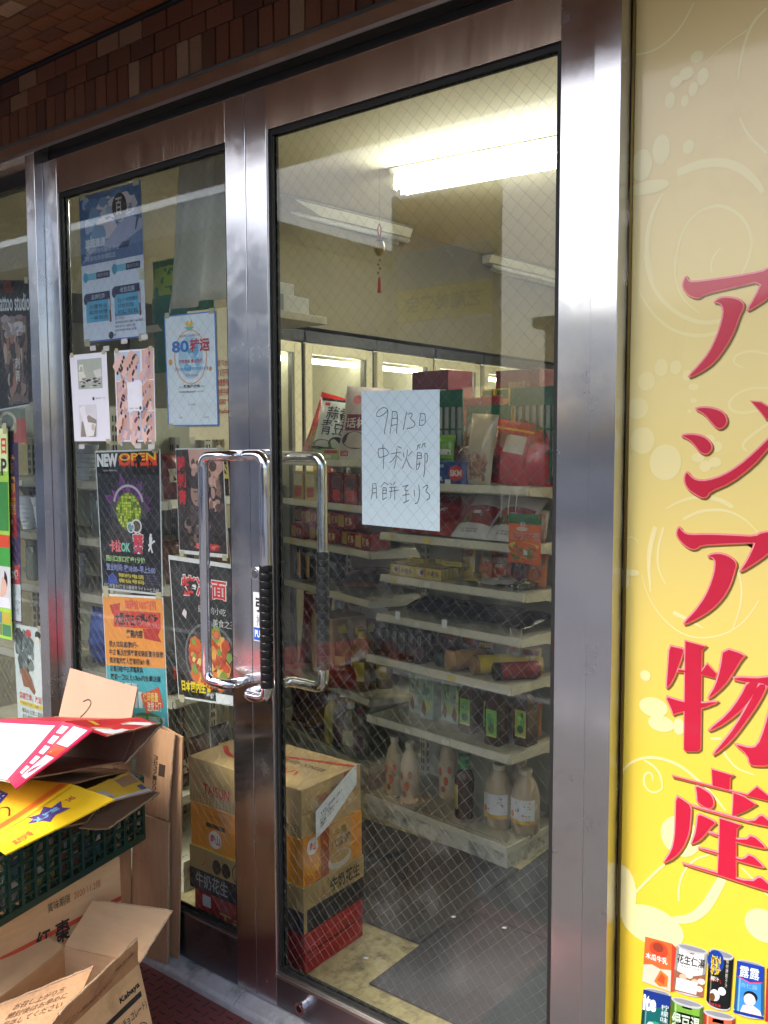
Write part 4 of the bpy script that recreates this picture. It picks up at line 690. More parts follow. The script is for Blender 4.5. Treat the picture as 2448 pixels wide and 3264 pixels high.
# grilled noodle poster
p = poster('noodle_poster', 'black food poster with red characters and a grilled dish beside the handles', 'poster', YI, [(-1.994, 1.192), (-1.718, 1.186), (-1.726, .813), (-1.963, .796)], ink((220, 222, 226)))
p.rect(.015, .03, 1, .985, (26, 28, 32), n=(3, 3)); p.text('烤冷面', .17, .115, .86, .27, (236, 236, 240), bold=.06, L=4); p.text('烤冷面', .182, .122, .848, .263, (214, 40, 44), bold=.025, L=5); p.text('最爱的小吃', .42, .32, .84, .37, (206, 208, 212), L=4); p.text('美食之王', .64, .40, .98, .455, (206, 208, 212), L=4); p.poly([(.16, .4), (.2, .36), (.24, .38), (.22, .43)], (226, 214, 220), L=4)
rr_ = random.Random(12)
p.ell(.58, .69, .41, .255, (96, 104, 110), L=3, n=32); p.ell(.58, .69, .385, .235, (44, 34, 30), L=3.3, n=32)
for k in range(90):
    a, q = rr_.uniform(0, 6.28), rr_.uniform(0, 1) ** .6; u, v = .58 + math.cos(a) * q * .33, .69 + math.sin(a) * q * .2; s = rr_.uniform(.05, .15) * (1 - .6 * k / 90); ph = rr_.uniform(0, 6)
    p.poly([(u + s * math.cos(ph + t * 1.0472) * rr_.uniform(.6, 1), v - s * .7 * math.sin(ph + t * 1.0472) * rr_.uniform(.6, 1)) for t in range(6)], rr_.choice([(214, 96, 36), (206, 84, 34), (196, 72, 30), (226, 130, 44), (236, 170, 70), (180, 56, 28), (214, 110, 46), (230, 150, 60)] + ([(236, 206, 120), (120, 160, 60)] if k > 50 else [])), 'printed_food', L=3.6 + k * .012)
p.text('日本国内生産', .08, .865, .58, .945, (240, 214, 40), bold=.04, L=6); p.text('每份', .5, .93, .63, .97, (222, 224, 228), bold=.03, L=6); p.rect(.66, .925, .98, .99, (232, 234, 240), L=6); p.flush()
# left window posters
YW = .0262
p = poster('tattoo_studio_poster', 'black Tattoo studio poster with an inked leg in the side window', 'poster', YW, [(-2.87, 2.035), (-2.646, 2.009), (-2.640, 1.622), (-2.87, 1.606)], ink((30, 28, 32)), 'posters in the side window')
p.text('Tattoo studio', .12, .1, .99, .24, (226, 228, 236), bold=.02, L=5); p.poly([(.16, .28), (.88, .28), (.9, .5), (.8, .7), (.88, .84), (.84, .95), (.36, .95), (.36, .8), (.38, .64), (.22, .5)], (120, 92, 84), 'printed_picture'); p.blotch(.24, .3, .88, .94, [(150, 120, 110), (60, 50, 52), (190, 164, 150), (96, 70, 66), (40, 34, 38), (170, 110, 90)], 90, (.06, .16), L=2.3, seed=31); p.blotch(.2, .26, .88, .46, [(206, 196, 206), (176, 160, 166), (150, 130, 130)], 26, (.1, .22), L=3, seed=33)
p.vtext('刺青', .56, .6, .68, .8, (232, 234, 240), L=5); p.text('纹身/半永久/眉眼唇', .35, .945, .88, .975, (150, 146, 150), L=5); p.rect(0, .988, 1, 1, (214, 216, 222), L=5); p.poly([(.3, .0), (.5, -.0), (.6, .1), (.35, .1)], (110, 40, 36), L=4); p.flush()
p = poster('newspaper_sheet', 'greyish printed sheet under the Tattoo studio poster', 'flyer', YW, [(-2.96, 1.617), (-2.695, 1.613), (-2.692, 1.498), (-2.96, 1.52)], ink((120, 130, 120)), 'posters in the side window')
p.lines(['招聘 内装 搬家 房屋 中介', '川口市 西川口 店铺 转让', '电话 080 2025 微信同号'], .1, .1, .7, .8, (60, 70, 66)); p.rect(.72, .3, 1, 1, (186, 96, 96)); p.ring(.6, .4, .2, .3, .3, (206, 200, 180)); p.flush()
p = poster('green_flyer', 'green flyer with a portrait and small photos in the side window', 'flyer', .0128, [(-3.02, 1.549), (-2.779, 1.549), (-2.797, .848), (-3.02, .845)], ink((150, 200, 70)), 'posters in the side window', curl=.001)
p.rect(0, 0, .98, .2, (214, 232, 170)); p.text('川口', .1, .03, .6, .16, (206, 50, 50), bold=.03); p.text('择日', .62, .04, .96, .12, (206, 50, 50), bold=.03, L=4); p.text('HP', .6, .14, .96, .22, (30, 40, 40), bold=.03, L=4); p.rect(0, .25, .98, .48, (50, 130, 60), L=2); p.rect(0, .5, 1, .56, (196, 70, 40), L=2); p.rect(0, .56, 1, .65, (60, 150, 60), L=2); p.rect(0, .65, 1, .85, (190, 196, 200), L=2); p.ell(.72, .72, .2, .065, (30, 28, 30), L=3); p.ell(.74, .75, .16, .05, (206, 166, 150), L=3.5); p.poly([(.5, .85), (.55, .8), (.95, .8), (1, .85)], (206, 212, 224), L=4)
for i in range(2):
    for j in range(2): p.rect(.5 + i * .25, .87 + j * .06, .73 + i * .25, .925 + j * .06, [(90, 130, 150), (120, 130, 90), (180, 160, 60), (70, 120, 90)][i * 2 + j], 'printed_picture', L=3)
p.flush()
p = poster('purple_poster', 'narrow purple poster with gold characters in the side window', 'poster', YW, [(-2.90, 1.549), (-2.743, 1.551), (-2.756, .908), (-2.90, .903)], ink((66, 40, 96)), 'posters in the side window')
p.vtext('特價賣', .6, .13, .88, .45, (236, 150, 40), bold=.04, L=4); p.rect(.45, .3, .88, .56, (176, 30, 44), L=2); p.text('返金', .6, .38, .86, .42, (240, 236, 230), L=4, bold=.03); p.ell(.7, .48, .05, .015, (236, 200, 120), L=4); p.rect(.45, .7, .96, .8, (190, 36, 46), L=2); p.text('2様', .62, .725, .9, .775, (244, 240, 240), bold=.04, L=4); p.rect(.5, .8, .98, .99, (206, 212, 226), L=2); p.lines(['カット', 'シャンプー', 'ブロー付'], .6, .83, .95, .96, (60, 66, 86), L=4); p.flush()
p = poster('painted_lady_poster', 'pale poster of a white-robed figure and a brown horse, side window bottom', 'poster', YW, [(-2.813, .901), (-2.642, .904), (-2.647, .56), (-2.80, .56)], ink((206, 214, 220)), 'posters in the side window')
p.blotch(0, 0, .75, .5, [(60, 76, 80), (40, 52, 58), (90, 104, 106), (120, 132, 132)], 44, (.08, .22), L=1, seed=51); p.ell(.55, .07, .1, .04, (190, 60, 60), L=3); p.poly([(.7, .95), (.66, .6), (.75, .3), (.78, .1), (.9, .08), (.98, .3), (1, .6), (.98, .66)], (222, 226, 232), 'printed_picture', L=3); p.ell(.86, .12, .08, .035, (238, 222, 214), L=4); p.ell(.88, .07, .1, .04, (24, 24, 30), L=3.6); p.poly([(.2, .45), (.4, .4), (.6, .5), (.75, .62), (.7, .66), (.5, .6), (.3, .6)], (140, 84, 52), 'printed_picture', L=4); p.text('周易算命、改运', .12, .66, .95, .73, (206, 70, 60), L=5, bold=.02); p.rect(.1, .745, 1, .79, (240, 214, 90), L=4); p.text('中国易经师日本居士', .14, .75, .96, .785, (90, 60, 40), L=5); p.lines(['看风水 立堂口 取名', '求子 婚姻花 催财', '驱邪 化解 择日'], .2, .81, .96, .98, (40, 44, 54), L=5); p.flush()

# ------------------------------------------------------------------ cartons piled outside, left of the door
def sheet(root, name, TL, TR, BR, BL, m, t=0.004, wob=0.002, n=8, ragged=0.0, seed=0, label=None, flip=False):
    """one corrugated panel between four corners; returns the part and its print mapper"""
    TL, TR, BR, BL = map(Vector, (TL, TR, BR, BL)); nr = (TR - TL).cross(BL - TL).normalized() * -1
    if flip: nr = -nr
    base = quadmap(TL, TR, BR, BL, nr); rg = random.Random(seed); jit = [rg.uniform(-1, 1) for _ in range(40)]
    def fn(u, v, l=0.0):
        p = base(u, v, l); k = noise.noise(Vector((u * 1.6 + seed * 3.1, v * 1.6, seed * 1.7))) * wob * 4 * (u * (1 - u) + v * (1 - v) + .12)
        p = p + nr * k
        if ragged: p = p + (TL - BL).normalized() * ragged * jit[int(u * 30) % 40] * (1 - v) ** 3
        return p
    o = wpart(name, MB().slab(lambda u, v: fn(u, v), n if not ragged else 30, n, -nr, t), m, root)
    if label: o['label'] = label
    w_ = ((TR - TL).length + (BR - BL).length) / 2; h_ = ((BL - TL).length + (BR - TR).length) / 2
    return o, Print(fn, o, w_ / h_, step=.0002)
def edge_strip(root, pts, r=0.0022, name='torn_edge'):
    rg = random.Random(len(pts)); P = []
    for i in range(len(pts) - 1):
        for k in range(12): a = Vector(pts[i]).lerp(Vector(pts[i + 1]), k / 12); P.append(a + Vector((rg.uniform(-1, 1), rg.uniform(-1, 1), rg.uniform(-1, 1))) * .0012)
    P.append(Vector(pts[-1])); return wpart(name, MB().tube(P, r, 5), CORR, root)
BRN = (70, 50, 40)
# 1. flattened carton standing against the left door
c = thing('standing_carton', 'tall flattened brown carton leaning against the left glass door', 'carton', (-2.0, -0.03, 0.06))
o, p = sheet(c, 'panel', (-2.066, -.030, .722), (-1.936, -.012, .708), (-1.952, -.030, .468), (-2.078, -.048, .47), KRAFT_D, .006, .002, seed=1); 
p.vtext('3837-0097', .5, .30, .62, .82, BRN); p.rect(.66, .38, .84, .52, BRN); p.flush(.8)
o, p = sheet(c, 'panel', (-2.080, -.047, .464), (-1.948, -.028, .462), (-1.955, -.038, .058), (-2.092, -.062, .06), KRAFT_D, .006, .003, seed=2)
o, p = sheet(c, 'panel', (-2.32, -.17, .62), (-2.081, -.050, .70), (-2.088, -.062, .06), (-2.34, -.18, .06), KRAFT_D, .006, .002, seed=3)
p.vtext('開封後は冷蔵庫に保存', .80, .1, .86, .55, BRN); p.vtext('直射日光を避けてください', .72, .2, .77, .8, BRN); p.flush(.8)
sheet(c, 'panel', (-2.00, -.004, .716), (-1.918, .0, .70), (-1.936, -.016, .07), (-2.01, -.02, .07), KRAFT_D, .005, .002, seed=4)
edge_strip(c, [(-1.936, -.0125, .708), (-1.952, -.0305, .468)], .003); edge_strip(c, [(-1.948, -.0285, .462), (-1.955, -.0385, .06)], .003)
# 2. cut card with a pen mark
c = thing('marked_card', 'pinkish brown card with a pen scribble behind the red carton', 'card', (-2.2, -.09, .66))
o, p = sheet(c, 'sheet', (-2.305, -.090, .850), (-2.017, -.070, .836), (-2.040, -.100, .66), (-2.345, -.125, .64), mat('pink_kraft', (206, 166, 140), rough=.85, noise_amt=.06, noise_scale=10), .004, .001, seed=5)
p.line(chaikin([(.30, .40), (.38, .34), (.43, .40), (.36, .56), (.28, .66), (.38, .63), (.50, .70), (.60, .86)], 2), .011, (60, 50, 52)); p.line(chaikin([(.42, .68), (.34, .80), (.29, .95), (.34, .97), (.44, .9), (.47, .99)], 2), .010, (60, 50, 52)); p.flush(.8)
# 3. big brown box on the ground
c = thing('date_carton', 'brown carton printed with a best-before date under the green crate', 'carton', (-2.05, -.5, .03))
A, B = Vector((-1.883, -.235, 0)), Vector((-1.853, -.83, 0)); up = Vector((0, 0, 1)); lt = Vector((-.42, -.02, 0))
o, p = sheet(c, 'side_panel', B + up * .468, A + up * .468, A + up * .03, B + up * .03, KRAFT, .004, .003, n=10, seed=6)
p.text('賞味期限', .648, .088, .752, .140, BRN); p.text('2020 11.2限', .770, .092, .900, .136, (176, 96, 70)); p.text('紅', .59, .215, .655, .335, (52, 38, 34), bold=.02); p.text('棗', .674, .215, .747, .338, (52, 38, 34), bold=.02); p.rect(0, .245, 1, .272, (206, 84, 60), 'red_strap', L=1, n=(12, 1)); p.flush(.8)
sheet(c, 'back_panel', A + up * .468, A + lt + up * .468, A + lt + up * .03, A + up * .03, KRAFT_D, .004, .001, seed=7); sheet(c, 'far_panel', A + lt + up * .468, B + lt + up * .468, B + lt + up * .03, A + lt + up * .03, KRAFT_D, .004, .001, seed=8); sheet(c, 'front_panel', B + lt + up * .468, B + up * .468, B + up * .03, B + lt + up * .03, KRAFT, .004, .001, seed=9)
sheet(c, 'top_panel', A + lt + up * .4685, A + up * .4685, B + up * .4685, B + lt + up * .4685, KRAFT, .004, .0, seed=10)
# 4. green mesh crate on top of it
c = thing('plastic_crate', 'dark green lattice plastic crate under the yellow carton', 'crate', (-2.08, -.42, .476))
U = Vector((.227, -.974, 0)); V_ = Vector((-.974, -.227, 0)); O = Vector((-1.897, -.152, .474)); LEN, WID, HT = .62, .40, .168
def P3(a, b, z): q = O + U * a + V_ * b; return Vector((q.x, q.y, O.z + z))
def bar(m, a, b, wv, dv_):
    """bar from a to b, wv / dv_ half width vectors"""
    a, b, wv, dv_ = map(Vector, (a, b, wv, dv_)); m.prism([a - wv - dv_, a + wv - dv_, a + wv + dv_, a - wv + dv_], b - a)
def lattice_side(m, o0, ax, length, nrm):
    z = Vector((0, 0, 1)); hz = z * .0045; hn = nrm * .003
    for zz in (.0075, .032, .058, .084, .109, .135, .160): bar(m, o0 + z * zz, o0 + ax * length + z * zz, z * (.0085 if zz in (.0075, .160) else .0042 if zz in (.058, .109) else .0026), nrm * (.006 if zz in (.0075, .160) else .003))
    k = 0; n = int(length / .036)
    for k in range(n + 1): bar(m, o0 + ax * (length * k / n), o0 + ax * (length * k / n) + z * .165, ax * .0042, nrm * .005)
    for k in range(n):
        for j in range(3):
            a0, a1 = length * k / n, length * (k + 1) / n; z0, z1 = .0065 + j * .0515, .058 + j * .0515
            if (j + k) % 2: a0, a1 = a1, a0
            bar(m, o0 + ax * a0 + z * z0, o0 + ax * a1 + z * z1, z * .0022, nrm * .002)
            bar(m, o0 + ax * a0 + z * ((z0 + z1) / 2), o0 + ax * a1 + z * ((z0 + z1) / 2), z * .0018, nrm * .002)
for (o0, ax, ln, nr) in ((P3(0, 0, 0), U, LEN, -V_), (P3(0, WID, 0), U, LEN, V_), (P3(0, 0, 0), V_, WID, -U), (P3(LEN, 0, 0), V_, WID, U)):
    m = MB(); lattice_side(m, o0, ax, ln, nr); wpart('lattice_side', m, GREENPL, c)
m = MB(); [bar(m, P3(LEN * k / 14, 0, .003), P3(LEN * k / 14, WID, .003), U * .006, (0, 0, .003)) for k in range(15)]; wpart('base_grid', m, GREENPL, c)
cp = [((186, 172, 146), 'pale'), ((90, 120, 150), 'blue'), ((140, 84, 76), 'brown'), ((176, 164, 104), 'yellow'), ((170, 174, 178), 'grey')]
rg = random.Random(21)
for k in range(14):
    a = .03 + (k % 7) * .082; b = .064 + (k // 7) * .05; cc, nm = cp[k % 5]; hgt = .10 + rg.uniform(0, .045); q = P3(a, b, .008)
    t = thing('drink_carton', 'small %s pack in the green crate, %s row, %s from the door' % (nm, 'outer' if k < 7 else 'inner', ('first', 'second', 'third', 'fourth', 'fifth', 'sixth', 'seventh')[k % 7]), 'pack', q, -76.9 + rg.uniform(-7, 7), 'small packs inside the green crate')
    link('body', MB().box(0, .066, 0, .036, 0, hgt), mat('pack_%s' % nm, cc, rough=.4, noise_amt=.1, noise_scale=25), t, bevel=.003)
    pr = Print(lambda u, v, l, h=hgt: Vector((u * .066, .036 + l, h * (1 - v))), t); pr.rect(.1, .15, .9, .5, cp[(k + 2) % 5][0], 'printed_label'); pr.rect(.2, .6, .8, .75, (238, 238, 236), 'printed_label'); pr.flush(.4)
# 5. brown offcut hanging over the crate
c = thing('cardboard_offcut', 'torn brown cardboard strip hanging over the crate side', 'card', (-1.80, -.53, .55))
sheet(c, 'sheet', (-1.822, -.78, .648), (-1.852, -.395, .652), (-1.858, -.42, .615), (-1.80, -.72, .535), KRAFT, .003, .003, ragged=.004, seed=11)
# 6/7. collapsed cartons, mouths towards the door side
def collapsed(name, label, M, deep, mats, seed):
    """M: mouth corners (top-near, top-far, right, bottom); the tube runs back along deep"""
    t = thing(name, label, 'carton', (M[3][0], M[3][1], M[3][2] - .02)); M = [Vector(v) for v in M]; d = Vector(deep); out = []
    for k in range(4):
        a, b = M[k], M[(k + 1) % 4]; out.append(sheet(t, ('top_panel', 'back_panel', 'bottom_panel', 'front_panel')[k], a + d, b + d, b, a, mats[k], .0035, .0025, seed=seed + k)[1])
    return t, M, out
MAG = mat('magenta_print', (206, 26, 70), rough=.4, noise_amt=.05); REDP = mat('red_print', (196, 32, 44), rough=.4, noise_amt=.06); YEL = mat('yellow_print', (238, 196, 30), rough=.4, noise_amt=.06); ORA = mat('orange_yellow_print', (234, 172, 36), rough=.4, noise_amt=.08, noise_scale=5)
WHC = mat('white_carton_board', (240, 238, 242), rough=.5, noise_amt=.02)
t, M, pr = collapsed('yellow_carton', 'collapsed yellow snack carton with blue lettering on the green crate', [(-1.724, -.66, .700), (-1.672, -.50, .781), (-1.825, -.245, .700), (-1.755, -.41, .642)], (-.40, .03, -.085), [ORA, KRAFT_IN, KRAFT_IN, KRAFT_IN], 30)
q = pr[0]; q.poly([(.35, .35), (.6, .1), (.62, .4), (.8, .3), (.72, .55), (.5, .62), (.45, .5)], (44, 48, 120), L=2); q.text('大波', .42, .3, .74, .55, (236, 236, 246), L=3, bold=.04); q.line(chaikin([(.25, .7), (.45, .62), (.55, .72), (.4, .86)], 2), .02, (70, 50, 30)); q.rect(.02, .9, .98, .97, (226, 110, 40), n=(8, 1)); q.ring(.12, .8, .04, .06, .3, (120, 80, 30)); q.flush(.4)
o, q = sheet(t, 'flap', M[0], M[1], M[1] + Vector((.088, .045, -.026)), M[0] + Vector((.088, -.01, .0)), YEL, .0035, .003, seed=36)
q.poly([(.36, .35), (.44, .30), (.42, .14), (.52, .26), (.62, .12), (.64, .28), (.76, .26), (.69, .45), (.72, .62), (.58, .58), (.48, .72), (.46, .55)], (86, 66, 130), L=2); q.text('冰红茶', .42, .32, .68, .52, (120, 190, 220), L=3, bold=.05); q.line([(.06, .12), (.96, .10)], .012, (214, 160, 20)); q.text('245', .78, .3, .86, .42, (170, 60, 50), L=3, bold=.02); q.text('真的好喝', .12, .6, .3, .85, (226, 110, 50), L=3, bold=.03); q.flush(.4)
o, q = sheet(t, 'flap', (-1.690, -.46, .748), (-1.823, -.247, .698), (-1.738, -.24, .668), (-1.722, -.40, .690), YEL, .0035, .003, ragged=.003, seed=37)
q.rect(.05, .5, .32, .9, (170, 150, 130), 'torn_patch', n=(6, 3)); q.poly([(.05, .55), (.12, .3), (.3, .34), (.36, .7), (.25, .95), (.1, .9)], (206, 204, 214), 'torn_patch', L=2); q.rect(.62, .1, .98, .5, (176, 136, 96), 'torn_patch', n=(6, 3)); q.rect(.3, .86, 1, 1, (230, 230, 238), 'torn_patch', L=2, n=(8, 2)); q.rect(.86, .62, .97, .84, (40, 44, 120), L=3); q.rect(.66, .55, .76, .72, (238, 196, 30), 'torn_patch', L=3); q.flush(.5)
o, q = sheet(t, 'flap', (-1.752, -.43, .640), (-1.850, -.20, .650), (-1.764, -.20, .645), (-1.706, -.385, .636), KRAFT_IN, .0035, .003, ragged=.004, seed=38)
q.flush()
edge_strip(t, [(-1.823, -.247, .698), (-1.738, -.24, .668), (-1.722, -.40, .690)], .0016); edge_strip(t, [(-1.764, -.20, .645), (-1.706, -.385, .636)], .002)
t, M, pr = collapsed('red_white_carton', 'collapsed red and white carton lying on top of the pile', [(-1.698, -.62, .815), (-1.693, -.50, .911), (-1.790, -.235, .832), (-1.745, -.315, .758)], (-.46, .06, -.095), [WHC, REDP, KRAFT_IN, KRAFT_IN], 50)
q = pr[0]; q.rect(.0, .955, 1, 1, (206, 26, 70), n=(8, 1)); q.rect(.93, 0, 1, .955, (206, 26, 70), n=(2, 8)); q.flush(.4)
o, q = sheet(t, 'flap', M[0], M[1], M[1] + Vector((.080, .018, -.006)), M[0] + Vector((.070, -.028, .012)), MAG, .0035, .002, seed=56)
for i in range(5): q.rect(.16 + i * .165, .1, .28 + i * .165, .34, (236, 232, 236), L=2); q.text('上傘水♺回'[i], .185 + i * .165, .14, .255 + i * .165, .30, (60, 20, 30), L=3)
q.rect(.14, .48, .5, .9, (238, 236, 240), L=2); q.rect(.52, .42, .66, .92, (226, 70, 40), L=2); q.rect(.68, .44, .97, .9, (226, 226, 228), L=2); q.text('KOS', .53, .5, .65, .8, (240, 190, 60), L=3, bold=.03); q.lines(['NET 12KG', 'MADE IN', 'CHINA'], .70, .5, .95, .85, (90, 80, 84), L=3)
for k in range(14): q.rect(.17 + k * .022, .55, .175 + k * .022 + .004 * (k % 3), .62, (50, 40, 44), L=3); q.rect(.17 + k * .022, .76, .175 + k * .022 + .004 * (k % 2), .83, (50, 40, 44), L=3)
q.flush(.4)
o, q = sheet(t, 'flap', M[1] + Vector((0, .004, .001)), (-1.790, -.238, .838), (-1.722, -.232, .834), (-1.640, -.43, .873), REDP, .0035, .003, ragged=.002, seed=57)
q.poly([(.03, .9), (.05, .6), (.2, .55), (.26, .85), (.4, .8), (.45, .98), (.1, 1)], (232, 232, 238), 'torn_patch', L=2); q.poly([(.05, .5), (.15, .45), (.3, .7), (.2, .75)], (196, 170, 140), 'torn_patch', L=2.4); q.poly([(.55, .5), (.75, .45), (.95, .75), (.9, .98), (.78, .9), (.7, .7)], (230, 228, 232), 'torn_patch', L=2); q.poly([(.56, .42), (.72, .4), (.8, .6), (.62, .62)], (200, 176, 148), 'torn_patch', L=2.5); q.rect(.26, .05, .32, .3, (240, 200, 60), L=3); q.flush(.5)
sheet(t, 'flap', M[3], M[2] + Vector((0, 0, -.004)), (-1.722, -.228, .826), (-1.712, -.335, .768), KRAFT_IN, .0035, .003, ragged=.003, seed=58)
edge_strip(t, [(-1.722, -.232, .834), (-1.640, -.43, .873)], .0016); edge_strip(t, [(-1.722, -.228, .826), (-1.712, -.335, .768)], .0018)
# 8. open brown carton in the foreground
c = thing('open_carton', 'open brown chocolate carton with raised flaps in the left foreground', 'carton', (-1.7, -.55, .03))
FR, FL = Vector((-1.640, -.362, .33)), Vector((-1.838, -.425, .33)); d_ = Vector((.31, -.951, 0)); NR, NL = FR + d_ * .40, FL + d_ * .40; dn = Vector((.07, .02, -.299)); dn2 = Vector((0, 0, -.299))
o, p = sheet(c, 'side_panel', NR, FR, FR + dn, NR + dn, KRAFT, .004, .002, n=10, seed=60)
p.text('Kabaya', .79, .10, .965, .155, (30, 28, 28), bold=.03); p.rect(.55, .175, .965, .215, (40, 36, 34)); p.text('コアラ', .60, .25, .76, .33, (34, 32, 32), bold=.02); p.text('(チョコレート)', .765, .255, .985, .325, (34, 32, 32), bold=.01); p.text('準チョコレート菓子 国内製造', .6, .38, .86, .43, (50, 46, 44)); p.ring(.90, .47, .07, .1, .06, (40, 36, 34)); p.text('切口', .86, .43, .94, .51, (40, 36, 34)); p.flush(.8)
sheet(c, 'back_panel', FR, FL, FL + dn2, FR + dn2, KRAFT, .004, .001, seed=61); sheet(c, 'far_panel', FL, NL, NL + dn2, FL + dn2, KRAFT, .004, .001, seed=62); sheet(c, 'front_panel', NL, NR, NR + dn2, NL + dn2, KRAFT, .004, .001, seed=63)
sheet(c, 'bottom_panel', FL + dn2 * .995, FR + dn2 * .995, NR + dn2 * .995, NL + dn2 * .995, KRAFT_IN, .004, .0, seed=64)
sheet(c, 'flap', (-1.855, -.335, .398), (-1.645, -.262, .410), FR, FL, KRAFT, .004, .0035, n=12, seed=65, label='far flap folded back')
sheet(c, 'flap', (-1.915, -.640, .372), (-1.905, -.470, .372), FL, FL + d_ * .30, KRAFT, .004, .003, n=12, seed=66, label='left flap folded outwards')
e1, e2 = Vector((-1.612, -.385, .408)), Vector((-1.490, -.655, .425))
o, p = sheet(c, 'flap', e2, e1, FR, NR, KRAFT_D, .004, .0035, n=12, ragged=.0015, seed=67, label='right flap standing up with a torn edge'); p.text('50-3718', .72, .30, .93, .44, BRN); p.text('エアコン等のある室内', .22, .56, .72, .74, (110, 80, 60)); p.flush(.8)
edge_strip(o.parent, [e2, e1])
f1, f2 = Vector((-1.715, -.665, .352)), Vector((-1.622, -.492, .392))
o, p = sheet(c, 'flap', f1, f2, (-1.56, -.60, .33), (-1.66, -.80, .325), KRAFT_D, .004, .003, n=12, ragged=.0012, seed=68, label='near flap leaning inwards with brown print'); p.lines(['お召し上がり方', '開封後はお早めに', '保存してください'], .3, .15, .85, .6, (110, 80, 60)); p.flush(.8)
edge_strip(o.parent, [f1, f2]); edge_strip(c, [(-1.855, -.335, .398), (-1.645, -.262, .410), tuple(FR)], .002); edge_strip(c, [(-1.915, -.640, .372), (-1.905, -.470, .372), tuple(FL)], .002)

# ------------------------------------------------------------------ inside the shop
MATM = mat('grey_floor_mat', (70, 72, 79), rough=0.95, noise_amt=0.12, noise_scale=120, bump=0.002, bump_scale=220, dirt=((50, 50, 52), 3, 0.5, 0.8))
def mat_thing(label, x0, x1, y0, y1, z):
    o = link('floor_mat', MB().box(0, x1 - x0, 0, y1 - y0, 0, .006), MATM, None, bevel=.003, loc=(x0, y0, z)); tag(o, label, 'mat', 'grey mats on the shop floor'); return o
mat_thing('grey mat nearest the right door', -1.442, -.55, .215, .69, .0704)
mat_thing('grey mat behind the boxes, left of the entry', -2.1, -1.444, .449, 1.02, .0706)
mat_thing('grey mat right of the end shelf', -1.440, -.55, .694, 1.9, .0708)
for k, (x, y, l) in enumerate(((-1.53, .30, 'beside the red carton'), (-1.452, .62, 'on the seam between two mats'), (-1.30, .66, 'on the near mat edge'))):
    tag(link('litter_scrap', MB().prism([(0, 0, 0), (.012, .003, 0), (.01, .012, 0), (.002, .009, 0)], (0, 0, .0015)), WHITEPAPER, None, loc=(x, y, .0782 if k else .0712)), 'tiny white scrap of litter ' + l, 'litter')

def ring_pts(): pass
GA = -6.55; G0 = Vector((-2.14, 1.071, .07)); gc, gs = math.cos(R(GA)), math.sin(R(GA))
def GL(x, y, z): return (G0.x + x * gc - y * gs, G0.y + x * gs + y * gc, z)
def shelf_unit(name, label, loc, rz, width, shelves, base, back, top, mats=(SHELFWHITE, SHELFTOP), slots=True, bracket=True):
    """steel gondola: local x along the front, y into the depth, shelves = [(z_top, y_front)]; heights from the floor"""
    t = thing(name, label, 'shelf unit', loc, rz)
    if base:
        link('base_deck', MB().box(0, width, 0, back, base - .004, base), mats[1], t, bevel=.0015)
        link('kick_panel', MB().box(0, width, .0, .012, 0, base - .0045).box(width - .012, width, .0125, back, 0, base - .0045).box(0, .012, .0125, back, 0, base - .0045), mat('scuffed_kick', (206, 204, 194), rough=.5, noise_amt=.1, noise_scale=10, dirt=((96, 90, 80), 16, .45, .7)), t, bevel=.001)
        link('base_trim', MB().box(-.003, width + .003, -.006, -.0005, base - .02, base + .004).box(width + .0005, width + .006, -.0004, back, base - .02, base + .004), mats[0], t, bevel=.001)
        d = MB()
        for k in range(int(width / .014)): d.box(.01 + k * .014, .015 + k * .014, .03, .034, base, base + .0004)
        link('deck_holes', d, DARKSTEEL, t)
    link('back_panel', MB().box(0, width, back, back + .012, .02, top), PANEL, t)
    for x in (0.0, width - .02):
        u = link('upright', MB().box(x - .008, x + .028, back - .022, back - .0005, 0, top), mats[0], t, bevel=.001)
        if slots:
            s = MB(); k = 0
            while .06 + k * .032 < top - .04:
                s.box(x + .002, x + .007, back - .0232, back - .0222, .06 + k * .032, .08 + k * .032); s.box(x + .013, x + .018, back - .0232, back - .0222, .06 + k * .032, .08 + k * .032)
                s.box(x + .0282, x + .029, back - .016, back - .008, .06 + k * .032, .08 + k * .032); k += 1
            link('slots', s, DARKSTEEL, u)
    for (z, yf) in shelves:
        sh = link('shelf', MB().box(0, width, yf + .012, back - .023, z - .006, z), mats[1], t, bevel=.001)
        link('price_rail', MB().prism([(-.002, yf, z - .026), (-.002, yf - .004, z - .021), (-.002, yf + .004, z + .003), (-.002, yf + .0118, z + .003), (-.002, yf + .0118, z - .026)], (width + .004, 0, 0)), mats[0], sh, bevel=.0008)
        rgp = random.Random(int(z * 1000) + len(name))
        for k in range(max(2, int(width / .17))):
            xx = .03 + k * .165 + rgp.uniform(0, .06)
            if xx < width - .05 and rgp.random() < .75: link('price_tag', MB().box(xx, xx + rgp.uniform(.022, .036), yf - .0052, yf - .0042, z - .021, z - .002), mat('price_card_%d' % rgp.randint(0, 2), rgp.choice([(226, 224, 214), (224, 206, 120), (214, 216, 214)]), rough=.6), sh)
        if bracket:
            for x in (-.004, width + .001):
                link('bracket', MB().prism([(x, yf + .013, z - .002), (x, yf + .013, z - .028), (x, back - .12, z - .036), (x, back - .07, z - .05), (x, back - .045, z - .085), (x, back - .024, z - .11), (x, back - .024, z - .002)], (.003, 0, 0)), mats[0], sh)
    return t
SH = [(1.278, .09), (1.084, .075), (.922, .075), (.773, .055), (.622, .0), (.388, .0)]     # heights above the shop floor
shelf_unit('end_gondola', 'cream steel end shelf with six shelves facing the right door', G0, GA, .667, SH, .078, .33, 1.45)
Z0, Z1, Z2, Z3, Z4, Z5, ZB = [.07 + z for z, _ in SH] + [.148]
